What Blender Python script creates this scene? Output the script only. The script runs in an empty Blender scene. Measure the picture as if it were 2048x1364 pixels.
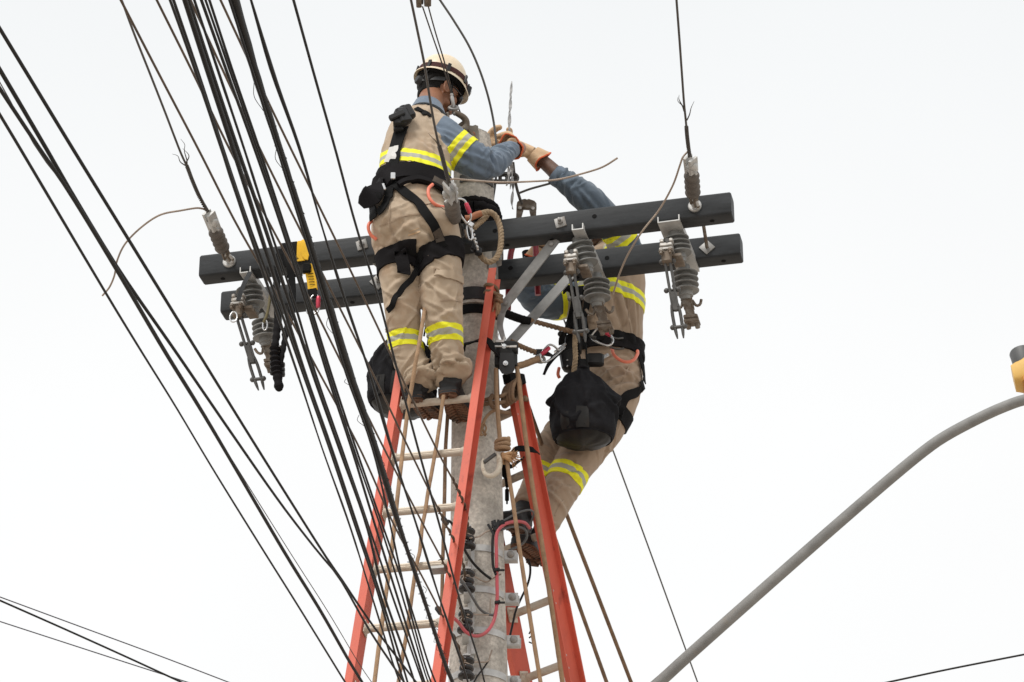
import bpy, bmesh, math, random
import numpy as np
from mathutils import Vector, Matrix, noise
from mathutils.bvhtree import BVHTree
random.seed(11)
rng = np.random.default_rng(11)
S = bpy.context.scene
COL = S.collection
R = math.radians

# ------------------------------------------------------------------ camera, sky, sun, exposure
CAM = Vector((0.0, -11.6, 1.6)); PITCH = R(29.0); FPX = 6000.0
cam_d = bpy.data.cameras.new('camera'); cam = bpy.data.objects.new('camera', cam_d); COL.objects.link(cam)
cam.location = CAM; cam.rotation_euler = (R(90) + PITCH, 0, 0)
cam_d.sensor_width = 36.0; cam_d.lens = FPX / 2048 * 36.0; cam_d.clip_start = 0.1; cam_d.clip_end = 3000
S.camera = cam

SUN_ELEV, SUN_AZ = R(56), R(215)          # azimuth measured clockwise from +Y (north)
W = bpy.data.worlds.new('World'); S.world = W; W.use_nodes = True
nt = W.node_tree; nt.nodes.clear()
wo = nt.nodes.new('ShaderNodeOutputWorld'); bg = nt.nodes.new('ShaderNodeBackground'); nt.links.new(bg.outputs[0], wo.inputs[0])
sky = nt.nodes.new('ShaderNodeTexSky'); sky.sky_type = 'NISHITA'; sky.sun_disc = False
sky.sun_elevation = SUN_ELEV; sky.sun_rotation = SUN_AZ; sky.air_density = 1.0; sky.dust_density = 4.0
hs = nt.nodes.new('ShaderNodeHueSaturation'); hs.inputs['Saturation'].default_value = 0.12
nt.links.new(sky.outputs[0], hs.inputs['Color'])
# closed cloud deck: nearly even, a little greyer higher up, with faint broad mottling
tc = nt.nodes.new('ShaderNodeTexCoord'); sep = nt.nodes.new('ShaderNodeSeparateXYZ'); nt.links.new(tc.outputs['Generated'], sep.inputs[0])
ramp = nt.nodes.new('ShaderNodeValToRGB'); nt.links.new(sep.outputs['Z'], ramp.inputs[0])
cr = ramp.color_ramp
cr.elements[0].position = 0.0; cr.elements[0].color = (1.0, 1.0, 1.0, 1)
cr.elements[1].position = 0.46; cr.elements[1].color = (0.985, 0.99, 0.99, 1)
e = cr.elements.new(0.60); e.color = (0.885, 0.905, 0.915, 1)
e = cr.elements.new(1.0); e.color = (0.88, 0.90, 0.915, 1)
nz = nt.nodes.new('ShaderNodeTexNoise'); nz.inputs['Scale'].default_value = 3.0; nz.inputs['Detail'].default_value = 4
nt.links.new(tc.outputs['Generated'], nz.inputs['Vector'])
mr = nt.nodes.new('ShaderNodeMapRange'); mr.inputs[1].default_value = 0.3; mr.inputs[2].default_value = 0.7
mr.inputs[3].default_value = 6.62; mr.inputs[4].default_value = 6.98
nt.links.new(nz.outputs[0], mr.inputs[0])
vm = nt.nodes.new('ShaderNodeVectorMath'); vm.operation = 'SCALE'
nt.links.new(ramp.outputs[0], vm.inputs[0]); nt.links.new(mr.outputs[0], vm.inputs['Scale'])
mx = nt.nodes.new('ShaderNodeMix'); mx.data_type = 'RGBA'; mx.inputs[0].default_value = 0.93
nt.links.new(hs.outputs[0], mx.inputs[6]); nt.links.new(vm.outputs[0], mx.inputs[7])
nt.links.new(mx.outputs[2], bg.inputs[0]); bg.inputs[1].default_value = 0.1

sun_d = bpy.data.lights.new('sun', 'SUN'); sun_d.energy = 1.5; sun_d.angle = R(18); sun_d.color = (1.0, 0.96, 0.9)
sun = bpy.data.objects.new('sun', sun_d); COL.objects.link(sun)
sdir = Vector((math.sin(SUN_AZ) * math.cos(SUN_ELEV), math.cos(SUN_AZ) * math.cos(SUN_ELEV), math.sin(SUN_ELEV)))
sun.rotation_euler = sdir.to_track_quat('Z', 'Y').to_euler(); sun.location = (-6, -12, 20)

S.view_settings.view_transform = 'Standard'; S.view_settings.look = 'None'
S.view_settings.gamma = 1.0; S.view_settings.use_curve_mapping = False
S.view_settings.exposure = 0.62

# ------------------------------------------------------------------ measuring rays
fwd = Vector((0, math.cos(PITCH), math.sin(PITCH))); upv = Vector((0, -math.sin(PITCH), math.cos(PITCH))); rgt = Vector((1, 0, 0))
def ray(x, y): return fwd + rgt * ((x - 1024) / FPX) - upv * ((y - 682) / FPX)
def PY(x, y, Y):
    d = ray(x, y); return CAM + d * ((Y - CAM.y) / d.y)
def PZ(x, y, Z):
    d = ray(x, y); return CAM + d * ((Z - CAM.z) / d.z)
def wpx(w, P): return w * (P - CAM).dot(fwd) / FPX      # size of w photo pixels at point P, in metres

# ------------------------------------------------------------------ geometry helpers
def frames(P):
    n = len(P); T = []
    for i in range(n):
        a = P[max(i - 1, 0)]; b = P[min(i + 1, n - 1)]; t = (b - a)
        T.append(t.normalized() if t.length > 1e-9 else Vector((0, 0, 1)))
    ref = Vector((0, 0, 1)) if abs(T[0].z) < 0.9 else Vector((1, 0, 0))
    N = (ref - T[0] * ref.dot(T[0])).normalized(); out = []
    for t in T:
        N = (N - t * N.dot(t))
        N = N.normalized() if N.length > 1e-6 else t.orthogonal().normalized()
        out.append((t, N, t.cross(N)))
    return out
def spline(P, n):
    """Catmull-Rom through P (Vectors), n points in all, about evenly spaced."""
    P = [Vector(p) for p in P]
    if len(P) == 2: return [P[0].lerp(P[1], i / (n - 1)) for i in range(n)]
    Q = [P[0] * 2 - P[1]] + P + [P[-1] * 2 - P[-2]]
    L = [0.0]
    for i in range(len(P) - 1): L.append(L[-1] + (P[i + 1] - P[i]).length)
    out = []; k = 0
    for i in range(n):
        s = L[-1] * i / (n - 1)
        while k < len(P) - 2 and s > L[k + 1]: k += 1
        d = L[k + 1] - L[k]; t = 0 if d < 1e-9 else min(1, (s - L[k]) / d)
        a, b, c, e = Q[k], Q[k + 1], Q[k + 2], Q[k + 3]
        out.append(0.5 * ((2 * b) + (c - a) * t + (2 * a - 5 * b + 4 * c - e) * t * t + (3 * b - a - 3 * c + e) * t ** 3))
    return out
def top_of(o):
    while o.parent: o = o.parent
    return o
def props(o, label=None, cat=None, group=None, kind=None):
    if label: o['label'] = label
    if cat: o['category'] = cat
    if group: o['group'] = group
    if kind: o['kind'] = kind
    return o
def thing(name, label, cat, loc, group=None):
    o = bpy.data.objects.new(name, None); COL.objects.link(o); o.location = loc; o.empty_display_size = 0.1
    return props(o, label, cat, group)
class MB:
    def __init__(s): s.v = []; s.f = []; s.m = []
    def add(s, V, Fc, m=0):
        b = len(s.v); s.v.extend(tuple(v) for v in V); s.f.extend(tuple(i + b for i in f) for f in Fc); s.m.extend([m] * len(Fc)); return s
    def box(s, c, half, ax=None, m=0):
        c = Vector(c); ax = ax or (Vector((1, 0, 0)), Vector((0, 1, 0)), Vector((0, 0, 1)))
        V = [c + ax[0] * (half[0] * i) + ax[1] * (half[1] * j) + ax[2] * (half[2] * k) for i in (-1, 1) for j in (-1, 1) for k in (-1, 1)]
        return s.add(V, [(0, 1, 3, 2), (4, 6, 7, 5), (0, 4, 5, 1), (2, 3, 7, 6), (0, 2, 6, 4), (1, 5, 7, 3)], m)
    def cbox(s, c, half, ax=None, ch=0.2, m=0):
        """box with chamfered long edges and slightly domed ends"""
        c = Vector(c); ax = ax or (Vector((1, 0, 0)), Vector((0, 1, 0)), Vector((0, 0, 1)))
        k = min(half) * ch; a, b, d = half; rings = []
        for w, q in ((-d, k), (-d + k, 0), (d - k, 0), (d, k)):
            A, B = a - q, b - q; kk = k
            rings.append([c + ax[0] * x + ax[1] * y + ax[2] * w for x, y in ((A, B - kk), (A - kk, B), (-A + kk, B), (-A, B - kk), (-A, -B + kk), (-A + kk, -B), (A - kk, -B), (A, -B + kk))])
        V = [p for r_ in rings for p in r_]; Fc = [tuple(range(7, -1, -1)), tuple(range(24, 32))]
        for r_ in range(3):
            for i in range(8):
                j = (i + 1) % 8; Fc.append((r_ * 8 + i, r_ * 8 + j, r_ * 8 + 8 + j, r_ * 8 + 8 + i))
        return s.add(V, Fc, m)
    def tube(s, P, r, n=8, m=0, cap=True, closed=False, flat=None, fr=None):
        P = [Vector(p) for p in P]; k = len(P); n = max(n, 10)
        rr = list(r) if hasattr(r, '__len__') else [r] * k
        FR = fr or frames(P); V = []
        for i in range(k):
            t, N, B = FR[i]
            for j in range(n):
                a = 2 * math.pi * j / n
                V.append(P[i] + N * (math.cos(a) * rr[i] * (flat or 1)) + B * (math.sin(a) * rr[i]))
        Fc = []
        for i in range(k if closed else k - 1):
            q = (i + 1) % k
            for j in range(n):
                j2 = (j + 1) % n; Fc.append((i * n + j, i * n + j2, q * n + j2, q * n + j))
        if cap and not closed:
            Fc.append(tuple(range(n - 1, -1, -1))); Fc.append(tuple((k - 1) * n + j for j in range(n)))
        return s.add(V, Fc, m)
    def lathe(s, o, axis, prof, n=20, m=0, ex=None, sq=1.0):
        o = Vector(o); axis = Vector(axis).normalized(); ex = Vector(ex) if ex else axis.orthogonal()
        ex = (ex - axis * ex.dot(axis)).normalized(); ey = axis.cross(ex); V = []
        for t, r in prof:
            for j in range(n):
                a = 2 * math.pi * j / n; V.append(o + axis * t + ex * (math.cos(a) * r) + ey * (math.sin(a) * r * sq))
        Fc = []
        for i in range(len(prof) - 1):
            for j in range(n):
                j2 = (j + 1) % n; Fc.append((i * n + j, i * n + j2, i * n + n + j2, i * n + n + j))
        if prof[0][1] > 1e-5: Fc.append(tuple(range(n - 1, -1, -1)))
        if prof[-1][1] > 1e-5: Fc.append(tuple((len(prof) - 1) * n + j for j in range(n)))
        return s.add(V, Fc, m)
    def ext(s, outline, p0, p1, ex, ey, m=0):
        """extrude a 2-D outline from p0 to p1"""
        p0 = Vector(p0); p1 = Vector(p1); n = len(outline)
        V = [p + ex * a + ey * b for p in (p0, p1) for a, b in outline]
        Fc = [tuple(range(n - 1, -1, -1)), tuple(range(n, 2 * n))] + [(i, (i + 1) % n, n + (i + 1) % n, n + i) for i in range(n)]
        return s.add(V, Fc, m)
    def ball(s, c, r, ax=None, n=14, m=0):
        c = Vector(c); ax = ax or (Vector((1, 0, 0)), Vector((0, 1, 0)), Vector((0, 0, 1)))
        r = r if hasattr(r, '__len__') else (r, r, r); V = []; k = n // 2 + 1
        for i in range(k):
            th = math.pi * (i + 0.02 * (1 if i == 0 else -1 if i == k - 1 else 0)) / (k - 1)
            for j in range(n):
                ph = 2 * math.pi * j / n
                V.append(c + ax[0] * (r[0] * math.sin(th) * math.cos(ph)) + ax[1] * (r[1] * math.sin(th) * math.sin(ph)) + ax[2] * (r[2] * math.cos(th)))
        Fc = [(i * n + j, i * n + n + j, i * n + n + (j + 1) % n, i * n + (j + 1) % n) for i in range(k - 1) for j in range(n)]
        Fc += [tuple(range(n)), tuple((k - 1) * n + n - 1 - j for j in range(n))]
        return s.add(V, Fc, m)
    def ribbon(s, P, Nn, w, th, m=0):
        """flat strap along P with surface normals Nn; w may be a list"""
        k = len(P); ww = w if hasattr(w, '__len__') else [w] * k; V = []
        for i in range(k):
            t = (P[min(i + 1, k - 1)] - P[max(i - 1, 0)]).normalized(); l = t.cross(Nn[i]).normalized(); n_ = l.cross(t).normalized()
            h = ww[i] / 2
            for a, b in ((h, 0), (h * .94, th), (-h * .94, th), (-h, 0)): V.append(P[i] + l * a + n_ * b)
        Fc = [(3, 2, 1, 0), tuple((k - 1) * 4 + j for j in range(4))]
        for i in range(k - 1):
            for j in range(4): Fc.append((i * 4 + j, i * 4 + (j + 1) % 4, i * 4 + 4 + (j + 1) % 4, i * 4 + 4 + j))
        return s.add(V, Fc, m)
    def rope(s, P, r, m=0, pitch=None, strands=3, n=6, closed=False):
        """laid rope: strands twisting round the centre line"""
        L = sum((P[i + 1] - P[i]).length for i in range(len(P) - 1)); pitch = pitch or r * 7
        k = max(8, int(L / pitch * 7)); Q = spline(P, k); FR = frames(Q)
        for q in range(strands):
            C = []
            for i in range(k):
                a = 2 * math.pi * (L * i / (k - 1) / pitch + q / strands); t, N, B = FR[i]
                C.append(Q[i] + (N * math.cos(a) + B * math.sin(a)) * (r * 0.5))
            s.tube(C, r * 0.56, n, m)
        return s
    def build(s, name, mats, parent=None, loc=None, sharp=40, recalc=True):
        me = bpy.data.meshes.new(name); o = bpy.data.objects.new(name, me); COL.objects.link(o)
        if parent is not None:
            o.parent = parent; base = Vector(top_of(parent).location)
        else:
            base = Vector(loc) if loc is not None else Vector(s.v[0]); o.location = base
        V = [(v[0] - base.x, v[1] - base.y, v[2] - base.z) for v in s.v]
        me.from_pydata(V, [], s.f)
        mats = mats if isinstance(mats, (list, tuple)) else [mats]
        for mt in mats: me.materials.append(mt)
        me.polygons.foreach_set('material_index', s.m)
        if recalc:
            bm = bmesh.new(); bm.from_mesh(me); bmesh.ops.recalc_face_normals(bm, faces=bm.faces); bm.to_mesh(me); bm.free()
        me.polygons.foreach_set('use_smooth', [True] * len(me.polygons))
        me.set_sharp_from_angle(angle=R(sharp)); me.update()
        return o
def top(mb, name, mats, label, cat, group=None, kind=None, loc=None, sharp=40):
    return props(mb.build(name, mats, None, loc, sharp), label, cat, group, kind)

# ------------------------------------------------------------------ materials
MATS = {}
def mat(name, col, rough=0.6, metal=0.0, var=0.15, vs=9.0, bump=0.0, bs=80.0, col2=None, s2=6.0, lo=0.5, hi=0.62, spec=0.5, stretch=None, sheen=0.0, wave=None):
    if name in MATS: return MATS[name]
    m = bpy.data.materials.new(name); m.use_nodes = True; t = m.node_tree; N = t.nodes; L = t.links
    b = N['Principled BSDF']; b.inputs['Roughness'].default_value = rough; b.inputs['Metallic'].default_value = metal
    b.inputs['Specular IOR Level'].default_value = spec
    if sheen: b.inputs['Sheen Weight'].default_value = sheen
    tc = N.new('ShaderNodeTexCoord'); mp = N.new('ShaderNodeMapping'); L.new(tc.outputs['Object'], mp.inputs[0])
    if stretch: mp.inputs['Scale'].default_value = stretch
    n1 = N.new('ShaderNodeTexNoise'); n1.inputs['Scale'].default_value = vs; n1.inputs['Detail'].default_value = 7; n1.inputs['Roughness'].default_value = 0.62
    L.new(mp.outputs[0], n1.inputs['Vector'])
    rp = N.new('ShaderNodeValToRGB'); L.new(n1.outputs[0], rp.inputs[0])
    rp.color_ramp.elements[0].position = 0.28; rp.color_ramp.elements[1].position = 0.72
    rp.color_ramp.elements[0].color = tuple(c * (1 - var) for c in col) + (1,); rp.color_ramp.elements[1].color = tuple(min(1, c * (1 + var)) for c in col) + (1,)
    out = rp.outputs[0]
    if col2:
        n2 = N.new('ShaderNodeTexNoise'); n2.inputs['Scale'].default_value = s2; n2.inputs['Detail'].default_value = 8; n2.inputs['Roughness'].default_value = 0.68
        L.new(mp.outputs[0], n2.inputs['Vector'])
        q = N.new('ShaderNodeMapRange'); q.inputs[1].default_value = lo; q.inputs[2].default_value = hi; L.new(n2.outputs[0], q.inputs[0])
        x = N.new('ShaderNodeMix'); x.data_type = 'RGBA'; L.new(q.outputs[0], x.inputs[0]); L.new(out, x.inputs[6]); x.inputs[7].default_value = tuple(col2) + (1,)
        out = x.outputs[2]
    L.new(out, b.inputs['Base Color'])
    rr = N.new('ShaderNodeMapRange'); rr.inputs[3].default_value = max(0.05, rough - 0.1); rr.inputs[4].default_value = min(1, rough + 0.12)
    L.new(n1.outputs[0], rr.inputs[0]); L.new(rr.outputs[0], b.inputs['Roughness'])
    if bump:
        n3 = N.new('ShaderNodeTexNoise'); n3.inputs['Scale'].default_value = bs; n3.inputs['Detail'].default_value = 5
        L.new(mp.outputs[0], n3.inputs['Vector'])
        bp = N.new('ShaderNodeBump'); bp.inputs['Strength'].default_value = bump; bp.inputs['Distance'].default_value = 0.004
        L.new(n3.outputs[0], bp.inputs['Height']); L.new(bp.outputs[0], b.inputs['Normal'])
    MATS[name] = m; return m
M_conc = mat('weathered_concrete', (.50, .465, .415), .9, var=.36, vs=60, bump=.7, bs=110, col2=(.25, .23, .205), s2=5.5, lo=.52, hi=.74)
M_conc2 = mat('broken_concrete', (.2, .18, .15), .95, var=.3, vs=20, bump=.6, bs=90)
M_arm = mat('dark_polymer_arm', (.029, .0315, .0345), .55, var=.45, vs=16, bump=.25, bs=70, col2=(.085, .083, .08), s2=42, lo=.66, hi=.74, stretch=(.22, 1, 1), spec=0.25)
M_galv = mat('galvanised_steel', (.50, .50, .49), .5, .3, var=.22, vs=14, bump=.1, bs=90, col2=(.30, .29, .27), s2=9, lo=.55, hi=.75)
M_galvd = mat('dull_galvanised', (.30, .295, .285), .55, .35, var=.25, vs=16, bump=.15, bs=90, col2=(.2, .15, .11), s2=10, lo=.52, hi=.7)
M_cast = mat('bright_cast_alloy', (.5, .48, .45), .4, .5, var=.2, vs=25, bump=.2, bs=80, col2=(.25, .2, .15), s2=22, lo=.56, hi=.68)
M_rust = mat('grimy_brown_steel', (.16, .125, .095), .65, .3, var=.35, vs=22, bump=.3, bs=90, col2=(.28, .26, .23), s2=18, lo=.5, hi=.65)
M_dsteel = mat('dark_steel', (.09, .088, .085), .5, .4, var=.3, vs=18, bump=.2, bs=80)
M_chrome = mat('polished_steel', (.62, .62, .62), .22, .9, var=.1)
M_poly = mat('grey_silicone', (.21, .215, .212), .55, var=.12, vs=10, bump=.05, col2=(.34, .33, .31), s2=5, lo=.5, hi=.75)
M_polyb = mat('dirty_brown_silicone', (.115, .1, .088), .65, var=.25, vs=14, bump=.15, col2=(.17, .15, .13), s2=12, lo=.5, hi=.7)
M_blk = mat('black_cable_jacket', (.010, .0098, .0096), .55, var=.35, vs=6, bump=.1, spec=0.28)
M_blk2 = mat('weathered_cable_jacket', (.016, .0157, .0152), .6, var=.35, vs=5, bump=.12, spec=0.28)
M_brn = mat('oxidised_copper_strand', (.105, .074, .052), .6, .2, var=.4, vs=9, bump=.5, bs=260, spec=0.3)
M_cop = mat('tinned_copper_strand', (.32, .255, .205), .5, .3, var=.3, vs=12, bump=.4, bs=260)
M_darkw = mat('dark_bare_strand', (.075, .068, .062), .6, .2, var=.35, vs=14, bump=.6, bs=220)
M_alu = mat('aluminium_strand', (.33, .33, .33), .55, .2, var=.2, vs=20, bump=.2)
M_greyc = mat('grey_cable', (.11, .113, .115), .55, var=.15, vs=8)
M_redc = mat('red_cable', (.52, .08, .1), .45, var=.12, vs=12, col2=(.42, .1, .1), s2=8)
M_rope = mat('tan_rope', (.34, .215, .125), .9, var=.22, vs=30, bump=.8, bs=320, col2=(.22, .135, .075), s2=14, lo=.52, hi=.7)
M_roped = mat('brown_rope', (.22, .14, .085), .92, var=.28, vs=30, bump=.8, bs=320, col2=(.14, .09, .055), s2=12, lo=.5, hi=.7)
M_ropel = mat('three_strand_rope', (.34, .25, .16), .92, var=.3, vs=35, bump=.8, bs=300, col2=(.2, .14, .085), s2=16, lo=.52, hi=.68)
M_fib = mat('orange_fibreglass', (.56, .108, .066), .55, var=.16, vs=7, bump=.12, bs=140, col2=(.33, .065, .045), s2=13, lo=.58, hi=.7, stretch=(1, 1, .3), spec=0.3)
M_rung = mat('ribbed_aluminium', (.52, .46, .38), .5, .35, var=.15, vs=20, bump=.2, col2=(.36, .27, .19), s2=9, lo=.5, hi=.72)
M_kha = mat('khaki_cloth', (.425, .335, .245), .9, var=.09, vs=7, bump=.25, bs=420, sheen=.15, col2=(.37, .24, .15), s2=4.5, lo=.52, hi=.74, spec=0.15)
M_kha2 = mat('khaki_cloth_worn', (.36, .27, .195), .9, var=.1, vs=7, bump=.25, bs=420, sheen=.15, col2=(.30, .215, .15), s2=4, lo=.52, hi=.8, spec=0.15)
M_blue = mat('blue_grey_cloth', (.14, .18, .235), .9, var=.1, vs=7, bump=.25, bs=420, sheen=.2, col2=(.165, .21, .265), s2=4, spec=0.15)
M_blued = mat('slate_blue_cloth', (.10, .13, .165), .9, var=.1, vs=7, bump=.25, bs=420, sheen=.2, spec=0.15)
M_yel = mat('fluorescent_tape', (.84, .82, .02), .7, var=.05, vs=20, bump=.1, bs=300)
M_sil = mat('silver_reflective_tape', (.40, .40, .34), .75, 0.0, var=.06, vs=25, bump=.1, bs=300)
M_web = mat('black_webbing', (.009, .009, .0095), .8, var=.3, vs=30, bump=.4, bs=420, spec=0.12)
M_pad = mat('black_padding', (.012, .011, .012), .85, var=.25, vs=12, bump=.35, bs=160, spec=0.1)
M_stitch = mat('brown_stitching', (.075, .058, .045), .9, var=.3, vs=60, bump=.4, bs=300)
M_skin = mat('brown_skin', (.26, .115, .062), .5, var=.12, vs=12, bump=.15, bs=220)
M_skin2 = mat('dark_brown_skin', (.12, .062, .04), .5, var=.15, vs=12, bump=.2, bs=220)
M_hair = mat('black_hair', (.008, .007, .0065), .6, var=.3, vs=60, bump=.8, bs=240, spec=0.12)
M_helm = mat('cream_helmet_shell', (.74, .64, .48), .38, var=.05, vs=5, bump=.03, col2=(.64, .47, .30), s2=5, lo=.5, hi=.78)
M_strap = mat('maroon_elastic', (.06, .022, .02), .8, var=.15, vs=30, bump=.3, bs=300, spec=0.2)
M_gold = mat('gold_print', (.55, .36, .16), .7)
M_blkp = mat('black_plastic', (.018, .018, .019), .42, var=.2, vs=15, spec=0.28)
M_dgp = mat('charcoal_plastic', (.04, .041, .043), .45, var=.2, vs=12, bump=.1, spec=0.2)
M_glove = mat('tan_leather', (.56, .39, .24), .8, var=.14, vs=16, bump=.45, bs=110, col2=(.44, .27, .15), s2=9, lo=.5, hi=.72)
M_hem = mat('orange_hem', (.62, .12, .04), .75, var=.12, vs=30)
M_boot = mat('black_boot_leather', (.026, .026, .027), .55, var=.3, vs=14, bump=.3, bs=90, col2=(.1, .075, .055), s2=9, lo=.55, hi=.75, spec=0.22)
M_sole = mat('dusty_rubber_sole', (.15, .075, .042), .9, var=.35, vs=18, bump=.5, bs=80, col2=(.06, .045, .035), s2=14, lo=.5, hi=.65)
M_bag = mat('black_canvas', (.012, .012, .014), .85, var=.2, vs=8, bump=.35, bs=260, col2=(.024, .024, .027), s2=5, lo=.5, hi=.7, spec=0.12)
M_bagl = mat('worn_black_vinyl', (.014, .0135, .013), .5, var=.35, vs=9, bump=.3, bs=60, col2=(.034, .026, .02), s2=7, lo=.52, hi=.75, spec=0.25)
M_orl = mat('orange_tube', (.78, .2, .12), .45, var=.06)
M_pink = mat('red_anodised', (.55, .05, .09), .3, .35, var=.1)
M_yweb = mat('yellow_webbing', (.72, .42, .015), .8, var=.1, vs=25, bump=.3, bs=300)
M_white = mat('white_label', (.58, .57, .55), .6, var=.08, vs=30)
M_red = mat('red_rubber_grip', (.24, .012, .022), .45, var=.15)
M_porc = mat('dark_glazed_porcelain', (.012, .0095, .009), .22, var=.3, vs=12, spec=0.45)
M_lamp = mat('grey_lamp_tube', (.22, .22, .214), .65, 0.0, var=.22, vs=11, bump=.06, col2=(.25, .2, .14), s2=3, lo=.62, hi=.78)
M_lampy = mat('yellow_lamp_housing', (.72, .45, .12), .5, var=.08, vs=6)
M_lampi = mat('amber_lamp_tray', (.5, .22, .02), .5, var=.1, vs=6)
M_brace = mat('brace_steel', (.27, .27, .265), .55, .25, var=.25, vs=18, bump=.12, bs=90, col2=(.2, .185, .165), s2=12, lo=.55, hi=.72)
M_cell = mat('photocell_grey', (.085, .088, .09), .5, var=.1)
M_thin = mat('thin_violet_grey_wire', (.07, .068, .085), .6, var=.2)
M_fray = mat('frayed_rope_fibre', (.42, .25, .13), .95, var=.3, vs=40)
M_ground = mat('pale_dusty_concrete', (.40, .37, .33), .95, var=.22, vs=.6, bump=.4, bs=20, col2=(.42, .34, .27), s2=.25, lo=.45, hi=.6)
M_glass = mat('dark_lens', (.008, .008, .009), .12, var=.1)
# ================================================================== setting
g = MB(); g.v = []
n_ = 40
for i in range(n_ + 1):
    for j in range(n_ + 1):
        g.v.append((-1200 + 2400 * i / n_, -1200 + 2400 * j / n_, 0.0))
for i in range(n_):
    for j in range(n_):
        a = i * (n_ + 1) + j; g.f.append((a, a + n_ + 1, a + n_ + 2, a + 1)); g.m.append(0)
props(g.build('ground', M_ground, None, (0, 0, 0)), kind='structure')

# ================================================================== pole
def pole_c(z):                      # centre line (leans a touch to the left going up)
    a = PY(956.5, 1364, 0); b = PY(946.5, 350, 0)
    t = (z - a.z) / (b.z - a.z); return Vector((a.x + (b.x - a.x) * t, 0, z))
def pole_r(z):
    z0, z1 = PY(956, 1364, 0).z, PY(946, 350, 0).z
    return .1215 + (.0885 - .1215) * (z - z0) / (z1 - z0)
def pole_pt(z, ang, off=0.0):       # ang 0 = towards camera, + = right
    c = pole_c(z); r = pole_r(z) + off
    return c + Vector((math.sin(ang) * r, -math.cos(ang) * r, 0))
ZTOP = PY(968, 272, 0).z
pole = thing('utility_pole', 'round weathered concrete utility pole carrying the crossarms between the two ladders', 'utility pole', (pole_c(0).x, 0, 0))
mb = MB(); NA = 72
zs = [0, 2, 4, 5.5] + [6.2 + (ZTOP - 6.2) * i / 36 for i in range(37)]
for k, z in enumerate(zs):
    for j in range(NA):
        a = 2 * math.pi * j / NA
        da = min(abs((a - R(-68) + math.pi) % (2 * math.pi) - math.pi), abs((a - R(72) + math.pi) % (2 * math.pi) - math.pi))
        off = .006 if da < R(3.2) else 0
        off += .0012 * noise.noise(Vector((math.cos(a) * 3, math.sin(a) * 3, z * 6)))
        zz = z
        if k == len(zs) - 1:
            zz = z - .018 * abs(noise.noise(Vector((math.cos(a) * 3.1, math.sin(a) * 3.1, 4.2)))) - (.05 if R(200) < a < R(330) else 0)
            off -= .012
        if k == len(zs) - 2: off -= .002
        p = pole_pt(zz, a, off); mb.v.append(tuple(p))
for k in range(len(zs) - 1):
    for j in range(NA):
        mb.f.append((k * NA + j, k * NA + (j + 1) % NA, k * NA + NA + (j + 1) % NA, k * NA + NA + j)); mb.m.append(0)
mb.f.append(tuple((len(zs) - 1) * NA + j for j in range(NA))); mb.m.append(1)
mb.build('shaft', [M_conc, M_conc2], pole, sharp=50)
# broken, darker flake near the top
mb = MB(); zc = PY(962, 290, 0).z; V = []; cen = pole_pt(zc, R(6), .004)
pts = []
for j in range(14):
    a = 2 * math.pi * j / 14; rr = 1 + .35 * noise.noise(Vector((math.cos(a) * 2, math.sin(a) * 2, 1.3)))
    pts.append(pole_pt(zc + math.sin(a) * .055 * rr, R(4) + math.cos(a) * .3 * rr, .0025))
mb.add([cen] + pts, [(0, i + 1, (i + 1) % 14 + 1) for i in range(14)], 0)
mb.build('broken_patch', M_conc2, pole)

def pole_ring(mb, z, w, th, a0=-180, a1=180, n=48, m=0, tilt=0.0):
    """flat band round the pole between two angles (degrees)"""
    full = (a1 - a0) >= 360; k = n if full else n + 1; V = []
    for i in range(k):
        a = R(a0 + (a1 - a0) * i / n); zz = z + tilt * math.sin(a)
        for dz, off in ((-w / 2, .0015), (-w / 2, th), (w / 2, th), (w / 2, .0015)): V.append(pole_pt(zz + dz, a, off))
    Fc = []
    for i in range(k if full else k - 1):
        q = (i + 1) % k
        for j in range(4): Fc.append((i * 4 + j, i * 4 + (j + 1) % 4, q * 4 + (j + 1) % 4, q * 4 + j))
    if not full: Fc += [(3, 2, 1, 0), tuple((k - 1) * 4 + j for j in range(4))]
    mb.add(V, Fc, m)
def pole_z(y): return PY(952, y, -.1).z          # height of a mark seen on the front of the pole at photo row y

# crossarm collar: dark strap band and a lipped ring below, its shaded underside painted black
c1 = MB(); pole_ring(c1, pole_z(585), .062, .006)
top(c1, 'pole_band', M_dgp, 'wide smooth dark band round the pole, the upper of two below the crossarms', 'pole band', 'dark bands round the pole')
c1 = MB(); pole_ring(c1, pole_z(603), .012, .010, m=1); pole_ring(c1, pole_z(617), .045, .0085)
top(c1, 'pole_band', [M_web, M_conc], 'pale lipped ring round the pole with its shaded underside painted black, lower of the two', 'pole band', 'dark bands round the pole')
# galvanised collar where the crossarm bolts through
c1 = MB(); pole_ring(c1, pole_z(523), .05, .012, 38, 110)
c1.cbox(PY(990, 512, -.02), (.03, .03, .04)); c1.cbox(PY(999, 496, .02), (.018, .03, .05))
top(c1, 'pole_collar', M_galvd, 'grey metal collar on the pole between the two crossarms', 'collar')
# fluffy black pad wrapped round the pole above the crossarm
c1 = MB(); zc = pole_z(418)
for row, (zz, rr) in enumerate(((.045, .020), (.012, .026), (-.028, .024), (-.05, .016))):
    P = []
    for i in range(73):
        a = 2 * math.pi * i / 72
        P.append(pole_pt(zc + zz + .006 * noise.noise(Vector((math.cos(a) * 5, math.sin(a) * 5, row))), a, .012 + .006 * noise.noise(Vector((math.cos(a) * 7, math.sin(a) * 7, row + 9)))))
    c1.tube(P, [rr * (1 + .22 * noise.noise(Vector((i * .9, row * 3, 0)))) for i in range(73)], 10)
top(c1, 'pole_pad', M_pad, 'ruffled black fabric pad wrapped round the pole just above the upper crossarm', 'pole pad')
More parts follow.
